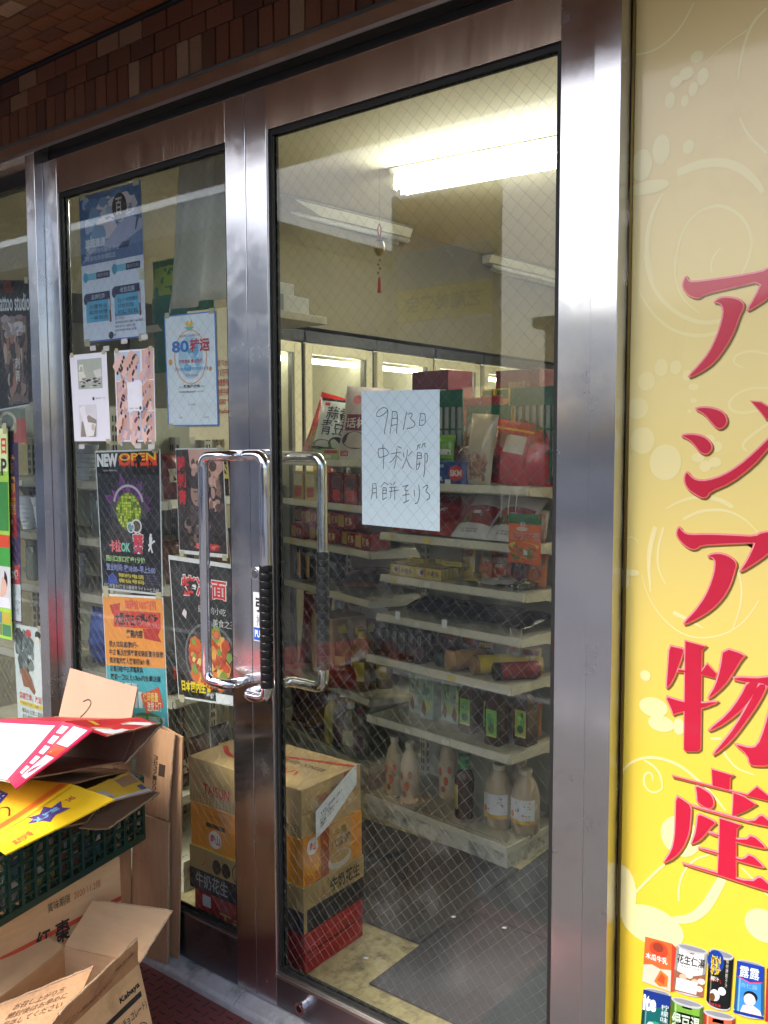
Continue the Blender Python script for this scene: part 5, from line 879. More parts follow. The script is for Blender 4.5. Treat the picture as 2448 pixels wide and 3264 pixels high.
shelf_unit('long_gondola', 'long shelf run behind the end shelf', GL(.64, .36, .07), GA + 90, 2.2, [(.40, .02), (.75, .02), (1.1, .02)], .08, .3, 1.45, slots=False, bracket=False)

ORD = ('first', 'second', 'third', 'fourth', 'fifth', 'sixth', 'seventh', 'eighth')
# ---- makers of goods
def box_goods(name, label, cat, loc, rz, dims, m, group=None, bevel=.0015, rx=0, ry=0):
    w_, d_, h_ = dims; t = thing(name, label, cat, loc, rz, group, rx, ry); link('body', MB().box(0, w_, 0, d_, 0, h_), m, t, bevel=bevel)
    F = Print(lambda u, v, l: Vector((u * w_, -l, h_ * (1 - v))), t, w_ / h_); S = Print(lambda u, v, l: Vector((w_ + l, u * d_, h_ * (1 - v))), t, d_ / h_); T = Print(lambda u, v, l: Vector((u * w_, d_ * (1 - v), h_ + l)), t, w_ / d_)
    return t, F, S, T
def bag(name, label, cat, loc, rz, dims, m, group=None, rx=0, ry=0, seed=0, crimp=None, wr=.004, fill=1.0):
    """soft filled pouch standing on its lower seam; local x centred, front towards -y"""
    w_, t_, h_ = dims; t = thing(name, label, cat, loc, rz, group, rx, ry)
    def b(u, v):
        s = max(0.0, math.sin(math.pi * u)) ** .55 * max(0.0, math.sin(math.pi * min(1, max(0, 1 - (1 - v) ** (.75 + .25 * fill))))) ** .5
        n = noise.noise(Vector((u * 4 + seed * 2.7, v * 5, seed))) + .5 * noise.noise(Vector((u * 11, v * 9, seed * 1.3)))
        return t_ / 2 * s + wr * n * (s * .7 + .3)
    def ed(u, v): return (u - .5) * w_ * (1 - .05 * math.sin(math.pi * v) + .012 * noise.noise(Vector((v * 7, seed, 0))))
    def front(u, v, l=0.0): return Vector((ed(u, v), -b(u, v) - l, h_ * (1 - v)))
    mb = MB(); mb.grid(lambda u, v: front(u, v), 14, 18); mb.grid(lambda u, v: Vector((ed(1 - u, v), b(1 - u, v) * .8 + .0008, h_ * (1 - v))), 14, 18)
    link('pouch', mb, m, t, smooth=True)
    if crimp: link('seal_band', MB().grid(lambda u, v: front(u, v * .055, .0006), 14, 1).grid(lambda u, v: front(u, .95 + v * .05, .0006), 14, 1), crimp, t, smooth=True)
    return t, Print(front, t, w_ / h_, step=.0003)
def bottle(name, label, loc, prof, m, cap=None, capm=None, lab=None, group=None, sx=1, sy=1, rz=0, n=24, cat='bottle'):
    t = thing(name, label, cat, loc, rz, group); link('body', MB().lathe(prof, n, sx=sx, sy=sy), m, t, smooth=True, angle=50)
    if cap: link('cap', MB().lathe(cap, 18), capm, t, smooth=True, angle=40)
    P = None
    if lab:
        r, z0, z1 = lab
        def fn(u, v, l): a = R(-155 + 130 * u); return Vector(((r * sx + l) * math.cos(a), (r * sy + l) * math.sin(a), z1 + (z0 - z1) * v))
        P = Print(fn, t, 1.2)
    return t, P
def film(c): return mat('film_%d_%d_%d' % c, c, rough=.22, noise_amt=.08, noise_scale=18, bump=.0015, bump_scale=28, coat=.4)

# ---- end shelf, level 0 (top)
for k, (x, y, rz, lb) in enumerate(((.515, .175, 10, 'leftmost red chilli bag on the top of the end shelf'), (.592, .205, 14, 'middle red chilli bag on the top of the end shelf'), (.645, .25, 16, 'right red chilli bag on the top of the end shelf'))):
    t, p = bag('chilli_bag', lb, 'bag', GL(x, y, Z0 + .002), GA + rz, (.16, .06, .225), film((196, 20, 28)), 'red chilli bags', rx=-9, ry=9, seed=k)
    p.rect(.0, .12, 1, .155, (240, 170, 40), 'gold_stripe', L=2, n=(14, 1))
    p.ell(.3, .32, .18, .12, (150, 96, 84), 'window', L=2); p.rect(.36, .22, .84, .5, (216, 200, 190), 'price_label', L=3, n=(6, 5)) if k == 0 else None
    p.vtext('香酥脆椒', .12, .56, .36, .95, (30, 20, 22), L=4, bold=.03); p.flush(.3)
t, p = bag('snack_bag', 'clear bag of brown dried snacks beside the red chilli bags', 'bag', GL(.425, .13, Z0 + .002), GA, (.12, .05, .25), mat('clear_snack_film', (186, 172, 150), rough=.25, noise_amt=.1, noise_scale=20, coat=.3), rx=-6, ry=4, seed=6)
p.blotch(.08, .52, .92, .97, [(130, 84, 58), (156, 104, 70), (108, 66, 46), (176, 128, 92)], 34, (.08, .18), L=1, seed=61); p.flush(.35)
t, F, S, T = box_goods('drink_case', 'blue cardboard drink case with a red emblem on the top of the end shelf', 'carton', GL(.12, .115, Z0), GA, (.268, .15, .083), mat('blue_case', (24, 66, 140), rough=.5, noise_amt=.06))
F.rect(.66, .0, .67, 1, (16, 40, 96)); F.ell(.83, .5, .13, .34, (200, 40, 44)); F.text('SKM', .73, .36, .93, .64, (232, 226, 220), bold=.04, L=4); F.text('12-46oz', .3, .08, .62, .26, (214, 226, 240), bold=.01); F.text('BLK', .3, .38, .5, .55, (232, 238, 246), bold=.04); F.text('WATER', .3, .66, .6, .85, (232, 238, 246), bold=.04); F.rect(.64, .78, .74, 1.0, (236, 236, 232), L=4); F.flush()
for k in range(3):
    t, p = bag('nut_pack', 'brown nut pack lying in the blue drink case, %s' % ('left', 'centre', 'right')[k], 'pack', GL(.16 + k * .085, .18, Z0 + .07), GA + 10 * k - 10, (.085, .05, .075), film((112, 76, 58)), 'nut packs in the blue case', rx=-20, seed=10 + k, wr=.006); p.ell(.5, .4, .3, .2, (226, 222, 214), L=2); p.flush(.3)
t, p = bag('green_pack', 'bright green snack pack behind the handwritten sheet', 'pack', GL(.245, .17, Z0 + .08), GA, (.08, .04, .10), film((120, 176, 60)), rx=-8, seed=14)
p.rect(.2, .55, .9, .75, (226, 220, 210), L=2, n=(4, 2)); p.flush(.3)
def basket(label, x, y, w_, h_, z):
    """green wire-look plastic display basket holding notices"""
    t = thing('green_basket', label, 'basket', GL(x, y, z), GA, 'green hanging baskets'); m = MB()
    m.box(0, w_, 0, .006, h_ - .062, h_)
    n = max(3, int(w_ / .028))
    for k in range(n + 1): m.box(k * w_ / n - .003, k * w_ / n + .003, -.003, .003, 0, h_ - .0622)
    for zz in (.0, h_ * .3, h_ * .55): m.box(-.003, w_ + .003, -.0062, -.0032, zz, zz + .006)
    link('frame', m, mat('basket_green', (20, 104, 80), rough=.4, noise_amt=.06), t); link('card', MB().box(.01, w_ - .01, .008, .01, .02, h_ - .05), mat('grey_card', (206, 200, 198), rough=.6, noise_amt=.06), t); return t
basket('green basket right of the handwritten sheet, left one', .165, .215, .125, .33, Z0 + .015); basket('green basket behind the red chilli bags, middle one', .30, .225, .19, .27, Z0 + .015); basket('green basket behind the red chilli bags, right one', .50, .222, .20, .325, Z0 + .015)
for k, (x, c1, h_, lb, tx) in enumerate(((.31, (206, 120, 90), .285, 'red topped pack hanging in the middle basket', ''), (.40, (196, 110, 84), .29, 'orange and red pack behind the snack bag', ''))):
    t, p = bag('hanging_pack', lb, 'pack', GL(x, .246, Z0 + .03), GA, (.10, .03, h_), film(c1), 'packs in the green baskets', seed=20 + k); p.rect(.02, .02, .98, .16, (176, 40, 56), n=(8, 2)); p.blotch(.1, .3, .9, .8, [(214, 180, 150), (190, 60, 50), (230, 214, 190)], 10, (.1, .2), seed=k); p.flush(.3)
rg = random.Random(61)
for k in range(18):
    lv = (.40, .75, 1.1)[k // 6]; ci = rg.randrange(5); yy = .46 + (k % 6) * .33; hh = rg.uniform(.16, .24)
    t, F, S, T = box_goods('boxed_goods', '%s boxed goods on the long shelf run, %s shelf, %s from the end' % (('red', 'cream', 'green', 'yellow', 'blue')[ci], ('low', 'middle', 'high')[k // 6], ORD[k % 6]), 'box', GL(.44, yy, .0705 + lv), GA + rg.uniform(-2, 2), (.15, .24, hh), mat('goods_board_%d' % ci, ((150, 44, 44), (206, 194, 164), (70, 110, 70), (206, 172, 70), (60, 84, 130))[ci], rough=.5, noise_amt=.08), 'boxed goods on the long shelf run'); S.rect(.1, .15, .9, .5, ((226, 206, 160), (170, 60, 50), (214, 206, 150), (120, 50, 40), (220, 220, 220))[ci]); S.rect(.2, .62, .7, .85, (232, 228, 218)); S.flush(.4)
# cartons on the very top, behind
t, F, S, T = box_goods('gift_carton', 'dark red gift carton with a white label on top of the shelves', 'carton', GL(-.06, .32, 1.53), GA, (.19, .15, .25), mat('dark_red_board', (120, 28, 32), rough=.5, noise_amt=.08), rz if False else None)
F.rect(.42, .3, .95, .98, (222, 216, 190), L=2); F.text('商品', .5, .4, .64, .5, (60, 50, 44), L=3); F.text('回', .5, .6, .6, .7, (60, 50, 44), L=3); F.vtext('礼盒', .25, .3, .36, .7, (206, 160, 90), L=3); F.flush()
t, F, S, T = box_goods('red_carton', 'red brown carton with white script on top of the shelves', 'carton', GL(.33, .36, 1.56), GA + 3, (.19, .16, .205), mat('maroon_board', (116, 34, 36), rough=.5, noise_amt=.08)); F.text('好吃的零食', .3, .2, .8, .38, (214, 190, 176), L=3, bold=.01); F.flush()
for k, x in enumerate((.31, .375)):
    t, F, S, T = box_goods('grain_pack', 'yellow and green pack with red characters, %s of two' % ('left', 'right')[k], 'pack', GL(x, .30, 1.57), GA + k * 6, (.06, .03, .125), film((206, 186, 60)), 'yellow grain packs'); F.rect(0, .45, 1, .8, (226, 220, 206)); F.text('千麦' if k == 0 else '不麦', .08, .5, .92, .76, (206, 56, 46), L=3, bold=.03); F.rect(.1, .05, .9, .3, (60, 130, 60)); F.flush()
# level 1: date bags and the hanging seasoning packet
for k, (x, lb) in enumerate(((.10, 'red date bag half hidden by the handwritten sheet'), (.235, 'red date bag left of centre, second shelf'), (.395, 'white and red date bag in the middle of the second shelf'), (.55, 'white and red date bag nearest the orange packet'))):
    t, p = bag('date_bag', lb, 'bag', GL(x, .115, Z1 + .006), GA, (.165, .055, .215), film((150, 30, 32) if k < 2 else (214, 212, 214)), 'date bags on the second shelf', rx=-48, seed=30 + k, fill=.8)
    p.rect(.04, .34, .96, .74, (140, 26, 26), 'window', L=1, n=(10, 6)); p.blotch(.06, .36, .94, .72, [(150, 34, 30), (120, 20, 24), (176, 56, 40)], 26, (.06, .13), L=2, seed=40 + k); p.ell(.3, .66, .14, .1, (60, 130, 50), L=4); p.rect(.4, .48, .6, .55, (226, 222, 220), L=4, n=(3, 1)); p.lines(['小枣阿胶', '免洗即食'], .3, .84, .75, .93, (90, 70, 70), L=4); p.rect(.3, .06, .6, .16, (196, 190, 190), L=2, n=(3, 2)); p.flush(.3)
t, p = bag('seasoning_packet', 'orange and green seasoning packet hanging at the end of the shelves', 'packet', GL(.672, .075, 1.098), GA, (.135, .02, .165), film((226, 98, 36)), seed=50, wr=.002)
p.rect(0, .0, 1, .2, (24, 110, 60), n=(10, 3)); p.rect(.42, .16, .56, .24, (214, 216, 220), L=3, n=(2, 2)); p.text('美', .46, .165, .53, .23, (40, 40, 60), L=4); p.ell(.47, .3, .18, .045, (226, 196, 180), L=2); p.text('新奥尔良烤翅', .1, .36, .98, .52, (236, 214, 200), L=3, bold=.05); p.text('新奥尔良烤翅', .11, .37, .97, .51, (196, 60, 40), L=4, bold=.01); p.ell(.5, .64, .46, .08, (236, 200, 60), L=2); p.blotch(.05, .62, .95, .98, [(206, 96, 40), (226, 130, 60), (180, 70, 30), (96, 130, 50)], 30, (.07, .16), L=3, seed=52); p.rect(.52, .72, .64, .82, (226, 226, 222), L=5, n=(2, 2)); p.flush(.3)
for k in range(3): tag(link('wire_hook', MB().tube(rnd_path([GL(.60 + k * .03, .04, 1.25 + .012 * k), GL(.61 + k * .03, .035, 1.335), GL(.62 + k * .03, .09, 1.34)], .008, 4), .0014, 6), SHELFWHITE, None, loc=(0, 0, 0)), 'white wire price hook at the shelf end, %s' % ('left', 'middle', 'right')[k], 'hook')
# level 2: yellow boxes and flat packets
for k in range(2):
    t, F, S, T = box_goods('yellow_box', 'yellow and brown printed tray box, %s of the pair' % ('left', 'right')[k], 'box', GL(.012 + k * .132, .115, Z2), GA, (.13, .17, .048), mat('yellow_board', (206, 180, 66), rough=.5, noise_amt=.05), 'yellow tray boxes')
    F.rect(0, 0, 1, .14, (96, 60, 40)); F.ell(.22, .52, .13, .3, (222, 204, 190)); F.ell(.27, .52, .07, .2, (60, 40, 40), L=3); F.rect(.36, .2, .42, .85, (196, 110, 96), L=3); F.text('小老头', .45, .3, .92, .8, (60, 36, 34), L=3, bold=.03); F.flush()
    for i in range(8): S.rect(.05 + i * .12, .15, .1 + i * .12, .9, (226, 206, 110))
    S.rect(0, 0, 1, .12, (96, 60, 40), L=2); S.flush()
for k, (x, y) in enumerate(((.07, .15), (.17, .20), (.23, .17))):
    t, F, S, T = box_goods('candy_bar', 'small yellow box lying on the tray boxes, %s' % ('left', 'back', 'right')[k], 'box', GL(x, y, Z2 + .049), GA + 4 * k, (.085, .03, .018), mat('yellow_board', (206, 180, 66)), 'small yellow boxes'); F.text('小老头小老头', .1, .2, .9, .8, (110, 80, 40), L=2); F.flush()
for k, (x, y, rz, c1) in enumerate(((.40, .14, 20, (196, 176, 70)), (.47, .12, -10, (196, 198, 194)), (.53, .16, 30, (206, 206, 200)), (.60, .13, 5, (70, 90, 70)))):
    t, p = bag('flat_packet', 'flat seasoning packet lying on the third shelf, %s' % ('first from the yellow boxes', 'second from the yellow boxes', 'third from the yellow boxes', 'nearest the right end')[k], 'packet', GL(x, y, Z2 + .012), GA + rz, (.09, .022, .13), film(c1), 'flat packets on the third shelf', rx=-86, seed=70 + k); p.blotch(.15, .2, .85, .8, [(40, 50, 46), (214, 190, 60), (230, 230, 224)], 7, (.12, .25), seed=70 + k); p.flush(.3)
rg = random.Random(77)
PKC = ((176, 60, 50), (206, 170, 70), (96, 120, 70), (190, 186, 176), (120, 50, 60), (70, 84, 110), (206, 120, 60))
PKN = ('red', 'yellow', 'green', 'white', 'plum', 'blue', 'orange')
for lv, (z, y0, x0, x1, n) in enumerate(((Z1, .22, .05, .62, 6), (Z2, .23, .30, .62, 5), (Z4, .20, .03, .62, 7), (Z5, .235, .06, .6, 6))):
    for k in range(n):
        ci = rg.randrange(7); hh = rg.uniform(.09, .125)
        t, p = bag('small_packet', '%s packet standing at the back of the %s shelf, %s from the left' % (PKN[ci], ('second', 'third', 'fifth', 'sixth')[lv], ORD[k]), 'packet', GL(x0 + (x1 - x0) * k / (n - 1), y0 + rg.uniform(-.01, .01), z + .002), GA + rg.uniform(-14, 14), (rg.uniform(.07, .09), .035, hh), film(PKC[ci]), 'small packets at the back of the end shelf', rx=-7, ry=rg.uniform(-6, 6), seed=300 + lv * 10 + k)
        p.rect(.1, .12, .9, .3, PKC[(ci + 3) % 7], n=(6, 2)); p.ell(.5, .6, .3, .18, PKC[(ci + 1) % 7], L=2); p.text(('香辣', '豆干', '海苔', '花生', '瓜子', '山楂', '米饼')[ci], .25, .34, .75, .46, (240, 236, 226), L=3, bold=.02); p.flush(.3)
# level 3: dark packets
for k, (x, y, w_, h_) in enumerate(((.14, .16, .16, .05), (.30, .15, .18, .06), (.46, .18, .16, .045), (.58, .16, .12, .05))):
    t, p = bag('black_packet', 'black seaweed packet lying flat on the fourth shelf, %s' % ('leftmost', 'second from left', 'third from left', 'rightmost')[k], 'packet', GL(x, y - .02, Z3 + .02), GA + (8, -6, 14, -4)[k], (w_, h_, .16), film((34, 36, 44)), 'black packets on the fourth shelf', rx=-80, seed=80 + k); p.blotch(.2, .3, .8, .7, [(60, 66, 76), (24, 26, 32)], 6, (.1, .2), seed=k); p.flush(.3)
for k, (x, lb) in enumerate(((.105, 'small white price tag on the fourth shelf rail'), (.335, 'blank white tag on the fourth shelf rail'))): tag(link('price_tag', MB().box(0, .022, -.0012, 0, 0, .03), WHITEPAPER, None, loc=GL(x, .049, Z3 - .004)), lb, 'price tag')
for i, (z, xs) in enumerate(((Z2, (.615, .64)), (Z3, (.61, .655)), (Z5, (.628,)))):
    for k, x in enumerate(xs): tag(link('shelf_clip', MB().tube(rnd_path([GL(x, .09, z), GL(x - .004, .088, z + .03), GL(x + .003, .14, z + .032), GL(x + .003, .15, z)], .008, 4), .0011, 6), CHROME, None), 'thin wire clip, shelf %s, %s' % (('third', 'fourth', 'sixth')[i], ('left one', 'right one')[k]), 'clip')
# level 4: jars and bottles lying and standing
PJ = [(0, 0), (.022, 0), (.024, .004), (.024, .09), (.017, .104), (.017, .112), (0, .112)]
for k in range(12):
    x, y = .02 + (k % 6) * .042, .05 + (k // 6) * .05
    t, p = bottle('sauce_jar', 'dark sauce jar on the fifth shelf, %s row, %s from the left' % ('front' if k < 6 else 'back', ORD[k % 6]), GL(x, y, Z4 + .0005), PJ, mat('dark_glass', (26, 18, 22), rough=.1, spec=.7), [(0, .104), (.0195, .104), (.0195, .122), (0, .124)], mat('dark_cap', (30, 26, 34) if k % 2 else (30, 26, 34), rough=.3), (.0243, .02, .07), 'dark sauce jars', rz=10 * k)
    p.rect(.1, .1, .9, .9, (70, 30, 36) if k % 3 else (44, 40, 60), 'label', n=(6, 1)); p.flush(.4)
def lying(name, label, x, y, rz, r, ln, body, capm, capl=.02):
    t = thing(name, label, 'jar', GL(x, y, Z4 + r + .001), GA + rz, 'jars lying on the fifth shelf', rx=90)
    link('body', MB().lathe([(0, -ln), (r * .9, -ln), (r, -ln + .006), (r, -capl - .004), (r * .93, -capl)], 24), body, t, smooth=True, angle=50); link('lid', MB().lathe([(0, -capl), (r * 1.02, -capl), (r * 1.02, -.003), (r * .9, 0), (0, 0)], 24), capm, t, smooth=True, angle=40); return t
HONEY = mat('peanut_spread', (150, 112, 66), rough=.25, noise_amt=.15, noise_scale=30); YCAP = mat('yellow_plastic', (206, 176, 40), rough=.35)
lying('spread_jar', 'large jar of brown spread lying with its lid to the front', .375, .03, -28, .036, .15, HONEY, mat('tan_lid', (176, 136, 92), rough=.35)); lying('spread_jar', 'second spread jar with yellow wrap, lying', .475, .045, -30, .033, .15, YCAP, HONEY); lying('sauce_bottle', 'dark lidded red sauce bottle lying at the right end', .575, .04, -34, .03, .16, mat('red_sauce', (130, 26, 34), rough=.2), mat('black_lid', (20, 20, 26), rough=.25))
lying('spread_jar', 'yellow wrapped jar lying behind the others', .53, .13, -50, .03, .15, YCAP, YCAP); lying('oil_tin', 'small dark green tin lying left of the spread jars', .305, .06, -10, .026, .10, mat('green_tin', (22, 66, 50), rough=.35), mat('green_tin_lid', (16, 56, 44), rough=.35))
# level 5: cartons and squash bottles
for k, (x, y) in enumerate(((.075, .155), (.16, .125), (.235, .16), (.29, .15))):
    t, F, S, T = box_goods('tea_carton', 'pale green tea carton on the sixth shelf, %s' % ('leftmost', 'second from left', 'third from left', 'fourth from left')[k], 'carton', GL(x, y, Z5), GA + (-4, 3, -2, 2)[k], (.064, .064, .19), mat('pale_carton', (176, 190, 180), rough=.4), 'tea cartons'); F.rect(.05, .02, .95, .6, (140, 170, 150)); F.rect(.2, .62, .8, .86, (186, 200, 120) if k else (206, 212, 214)); F.blotch(.1, .1, .9, .6, [(110, 150, 80), (190, 200, 150), (96, 130, 110)], 8, (.12, .25), seed=k); F.poly([(.1, .86), (.3, .62), (.5, .8), (.4, .96)], (130, 90, 50), L=3); F.flush(.4)
TEA = mat('brown_tea', (64, 36, 26), rough=.12, spec=.6)
for k, (x, y) in enumerate(((.405, .125), (.49, .155), (.555, .085), (.63, .15))):
    t, p = bottle('tea_bottle', 'square brown tea bottle with green label, %s of four' % ('first from left', 'second from left', 'third from left', 'rightmost')[k], GL(x, y, Z5 + .0005), [(0, 0), (.04, 0), (.043, .005), (.043, .135), (.036, .155), (.018, .175), (.018, .185), (0, .185)], TEA, [(0, .185), (.02, .185), (.02, .205), (0, .207)], mat('green_cap', (30, 120, 66), rough=.35), None, 'brown tea bottles', rz=GA + 45, n=4)
    q = Print(lambda u, v, l, s=.0305: Vector(((u - .5) * .046 - .0, -s - l, .03 + .095 * (1 - v))), t); t2 = thing('tmp', None, None) if False else None
    lab = thing('label', None, None); lab.parent = t; lab.rotation_euler = (0, 0, R(-45)); q.p = lab
    q.rect(0, 0, 1, 1, (110, 176, 60) if k != 3 else (170, 176, 70), 'printed_label'); q.blotch(.05, .05, .95, .9, [(60, 150, 90), (150, 200, 70), (40, 100, 60), (90, 170, 80)], 14, (.14, .3), seed=k); q.ell(.5, .7, .3, .15, (50, 90, 40), L=3); q.rect(.05, .92, .95, .98, (206, 206, 120), L=3); q.flush(.4)
# base deck: drinks
PB = [(0, 0), (.030, 0), (.034, .006), (.034, .07), (.0315, .078), (.034, .086), (.034, .145), (.026, .178), (.0145, .198), (.0145, .21), (0, .21)]
CRE = mat('cream_drink', (206, 184, 150), rough=.3, noise_amt=.06)
for k, (x, y) in enumerate(((.075, .075), (.165, .062), (.235, .20))):
    t, p = bottle('milk_tea_bottle', 'cream drink bottle with orange dots on the bottom deck, %s' % ('front left', 'front right', 'at the back')[k], GL(x, y, ZB + .0005), PB, CRE, [(0, .21), (.017, .21), (.017, .228), (0, .23)], mat('cream_cap', (206, 196, 176), rough=.35), (.0342, .02, .15), 'cream drink bottles', rz=GA + 6 * k)
    p.ell(.3, .35, .12, .14, (206, 96, 56), 'printed_dot', n=10); p.ell(.62, .62, .13, .15, (206, 96, 56), 'printed_dot', n=10); p.ell(.5, .86, .12, .1, (170, 96, 60), 'printed_dot', n=10); p.ell(.8, .28, .1, .12, (196, 110, 90), 'printed_dot', n=10); p.flush(.35)
t, p = bottle('squash_bottle', 'brown bottle with green pump cap in the middle of the bottom deck', GL(.40, .10, ZB + .0005), [(0, 0), (.042, 0), (.046, .006), (.046, .14), (.036, .168), (.018, .18), (0, .18)], TEA, [(0, .18), (.022, .18), (.022, .197), (.016, .2), (.016, .212), (.024, .216), (.024, .228), (0, .23)], mat('green_cap', (30, 120, 66)), (.0465, .03, .13), sx=.78, sy=.78, rz=GA)
p.rect(.2, .05, .5, .95, (176, 160, 80), 'label', n=(4, 1)); p.flush(.4)
PM = [(0, 0), (.045, 0), (.05, .008), (.05, .12), (.048, .135), (.04, .165), (.028, .19), (.02, .2), (.02, .205), (0, .205)]
for k, (x, y) in enumerate(((.535, .125), (.632, .15), (.55, .23))):
    t, p = bottle('oat_drink_bottle', 'large beige drink bottle with white label on the bottom deck, %s' % ('left of the pair', 'right of the pair', 'behind the pair')[k], GL(x, y, ZB + .0005), PM, mat('beige_drink', (170, 150, 126), rough=.3), [(0, .205), (.023, .205), (.023, .222), (0, .224)], mat('cream_cap', (206, 196, 176)), (.0505, .035, .13), 'beige drink bottles', rz=GA + 12)
    p.rect(.05, .02, .98, .78, (206, 208, 216), 'label', n=(10, 1)); p.rect(.05, .78, .98, .92, (214, 170, 70), 'label', L=1, n=(10, 1)); p.ell(.22, .6, .08, .14, (214, 110, 50), 'printed_dot', L=2, n=10); p.blotch(.3, .1, .9, .65, [(90, 140, 170), (130, 160, 190), (96, 150, 150), (196, 90, 80)], 12, (.04, .09), seed=k); p.flush(.4)

# ---- carton stack just inside the left door
BX = -2.055; BW = .45
def stack_box(name, label, z, h, m, dx=0, w_=BW, d_=.25, dy=0): return box_goods(name, label, 'carton', (BX + dx, .136 + dy, z), .6, (w_, d_, h), m, bevel=.002)
t, F, S, T = stack_box('red_carton', 'red carton at the bottom of the stack behind the glass', .0705, .114, mat('red_board', (176, 32, 38), rough=.5, noise_amt=.08), .012, .44); F.text('王老吉', .24, .35, .62, .8, (206, 170, 60), bold=.02); F.rect(.08, .1, .16, .4, (206, 206, 214)); S.rect(0, .48, 1, .53, (110, 16, 22)); F.flush(); S.flush()
t, F, S, T = stack_box('peanut_milk_carton', 'tan and black peanut milk carton, second from the bottom of the stack', .185, .128, mat('tan_board', (176, 146, 96), rough=.6, noise_amt=.06), -.005, .458, .258, -.003)
F.rect(0, .52, 1, 1, (44, 44, 58)); F.text('牛奶花生', .06, .57, .36, .92, (176, 176, 176), bold=.01); F.ell(.26, .30, .04, .17, (46, 40, 40)); F.ell(.345, .30, .04, .17, (46, 40, 40)); F.ring(.46, .28, .06, .24, .12, (70, 56, 44)); F.text('人', .12, .15, .2, .4, (170, 90, 60)); S.rect(.05, .5, 1, .99, (42, 40, 44)); S.text('牛奶花生', .42, .1, .92, .42, (52, 44, 40), bold=.02); S.text('人', .26, .2, .36, .42, (176, 60, 50)); F.flush(); S.flush()
t, F, S, T = stack_box('orange_carton', 'orange porridge carton with a bowl picture, third in the stack', .3135, .132, mat('orange_board', (226, 142, 32), rough=.45, noise_amt=.06))
F.ell(.235, .70, .06, .2, (232, 226, 222)); F.text('泰山', .19, .59, .28, .81, (196, 40, 60), bold=.03, L=4); F.rect(.15, .36, .33, .46, (90, 60, 30)); F.rect(0, .97, 1, 1, (240, 200, 60)); F.text('鮮健食品', .18, .15, .34, .24, (196, 110, 30)); S.rect(.28, 0, .42, 1, (170, 76, 30)); S.rect(.42, 0, .8, 1, (196, 150, 90)); S.text('金典', .5, .1, .72, .3, (150, 120, 30), bold=.02, L=4); S.text('八宝粥', .45, .32, .78, .52, (60, 40, 20), bold=.01, L=4); S.ell(.6, .8, .2, .2, (206, 190, 176), L=3); S.ell(.6, .74, .16, .12, (190, 150, 100), L=3.5); S.ell(.15, .22, .09, .18, (232, 226, 222), L=3); S.text('泰山', .1, .13, .2, .32, (196, 40, 60), bold=.03, L=4); S.blotch(0, .6, .3, 1, [(240, 160, 40), (214, 120, 26)], 8, (.1, .3), L=2, seed=4); F.flush(); S.flush()
t, F, S, T = stack_box('taisun_carton', 'plain tan carton with red lettering, topmost of the stack', .446, .134, mat('tan_board_light', (190, 158, 110), rough=.6, noise_amt=.06), -.004)
F.text('TAISUN', .14, .50, .385, .74, (206, 50, 40), bold=.02); F.ring(.405, .53, .008, .03, .2, (206, 50, 40))
for i in range(32):
    for j in range(4): F.rect(.01 + i * .031, .74 + j * .06, .025 + i * .031, .775 + j * .06, (150, 118, 78), 'printed_dot')
T.line(chaikin([(.05, .5), (.2, .72), (.4, .7), (.45, .4), (.7, .25), (1, .1)], 2), .035, (196, 60, 40)); T.line(chaikin([(.2, .55), (.35, .6), (.4, .4)], 2), .05, (226, 210, 170)); T.text('MIXED CONGEE', .55, .38, .9, .46, (70, 50, 40)); T.text('ハハ', .62, .6, .8, .72, (196, 60, 40), bold=.03); T.text('紅豆薏仁', .6, .84, .8, .95, (110, 90, 50))
S.text('TAISUN', .25, .25, .42, .4, (176, 60, 46), bold=.01); S.text('MIXED CONGEE', .48, .2, .82, .3, (110, 86, 56)); S.rect(0, .5, 1, .515, (150, 120, 80)); S.rect(.7, .03, .84, .14, (190, 80, 60)); F.flush(); S.flush(); T.flush()
t = thing('delivery_label', 'torn white delivery slip stuck on the topmost carton', 'label', (-1.60, .26, .50))
mp = lambda u, v, l=0.0: Vector((.0012 + l + .008 * max(0, u - .75), -.075 + .17 * u, .02 - .085 * v + .085 * u - .02 * u * v))
link('slip', MB().slab(lambda u, v: mp(u, .1 + v * (.9 if u < .3 else .9 - .5 * (u - .3))), 10, 6, (1, 0, 0), .0005), WHITEPAPER, t); q = Print(lambda u, v, l: mp(u, v, l + .0006), t); q.lines(['TEL 048 251', '川口市並木', 'NO 3301 4', '重量 12KG', '2個口'], .1, .3, .62, .8, (60, 60, 66), bold=.01); q.flush()

# ---- short shelf beside the left door (runs into the shop)
shelf_unit('side_shelf', 'perforated steel shelf unit behind the left door', (-2.215, .235, .07), 90, .42, [(.30, .02), (.62, .02), (.98, .02), (1.25, .02)], .1, .34, 1.55)
rg = random.Random(44)
for k in range(16):
    lv = (.30, .62, .98, 1.25)[k // 4]; c1 = [(70, 40, 34), (96, 60, 40), (50, 40, 48), (120, 90, 60), (40, 50, 60), (110, 40, 44), (140, 130, 120)][k % 7]
    t, p = bag('dry_goods_bag', '%s bag on the %s side shelf, %s from the door' % (('brown', 'tan', 'purple', 'ochre', 'slate', 'maroon', 'grey')[k % 7], ('lowest', 'second', 'third', 'top')[k // 4], ORD[k % 4]), 'bag', (-2.30, .30 + (k % 4) * .095, .072 + lv), 90, (.085, .06, .13 + .04 * rg.random()), film(c1), 'bags on the side shelf', seed=90 + k, rx=-8)
    p.rect(.15, .35, .85, .65, [(190, 180, 160), (180, 60, 50), (200, 180, 90)][k % 3], n=(6, 3)); p.flush(.3)

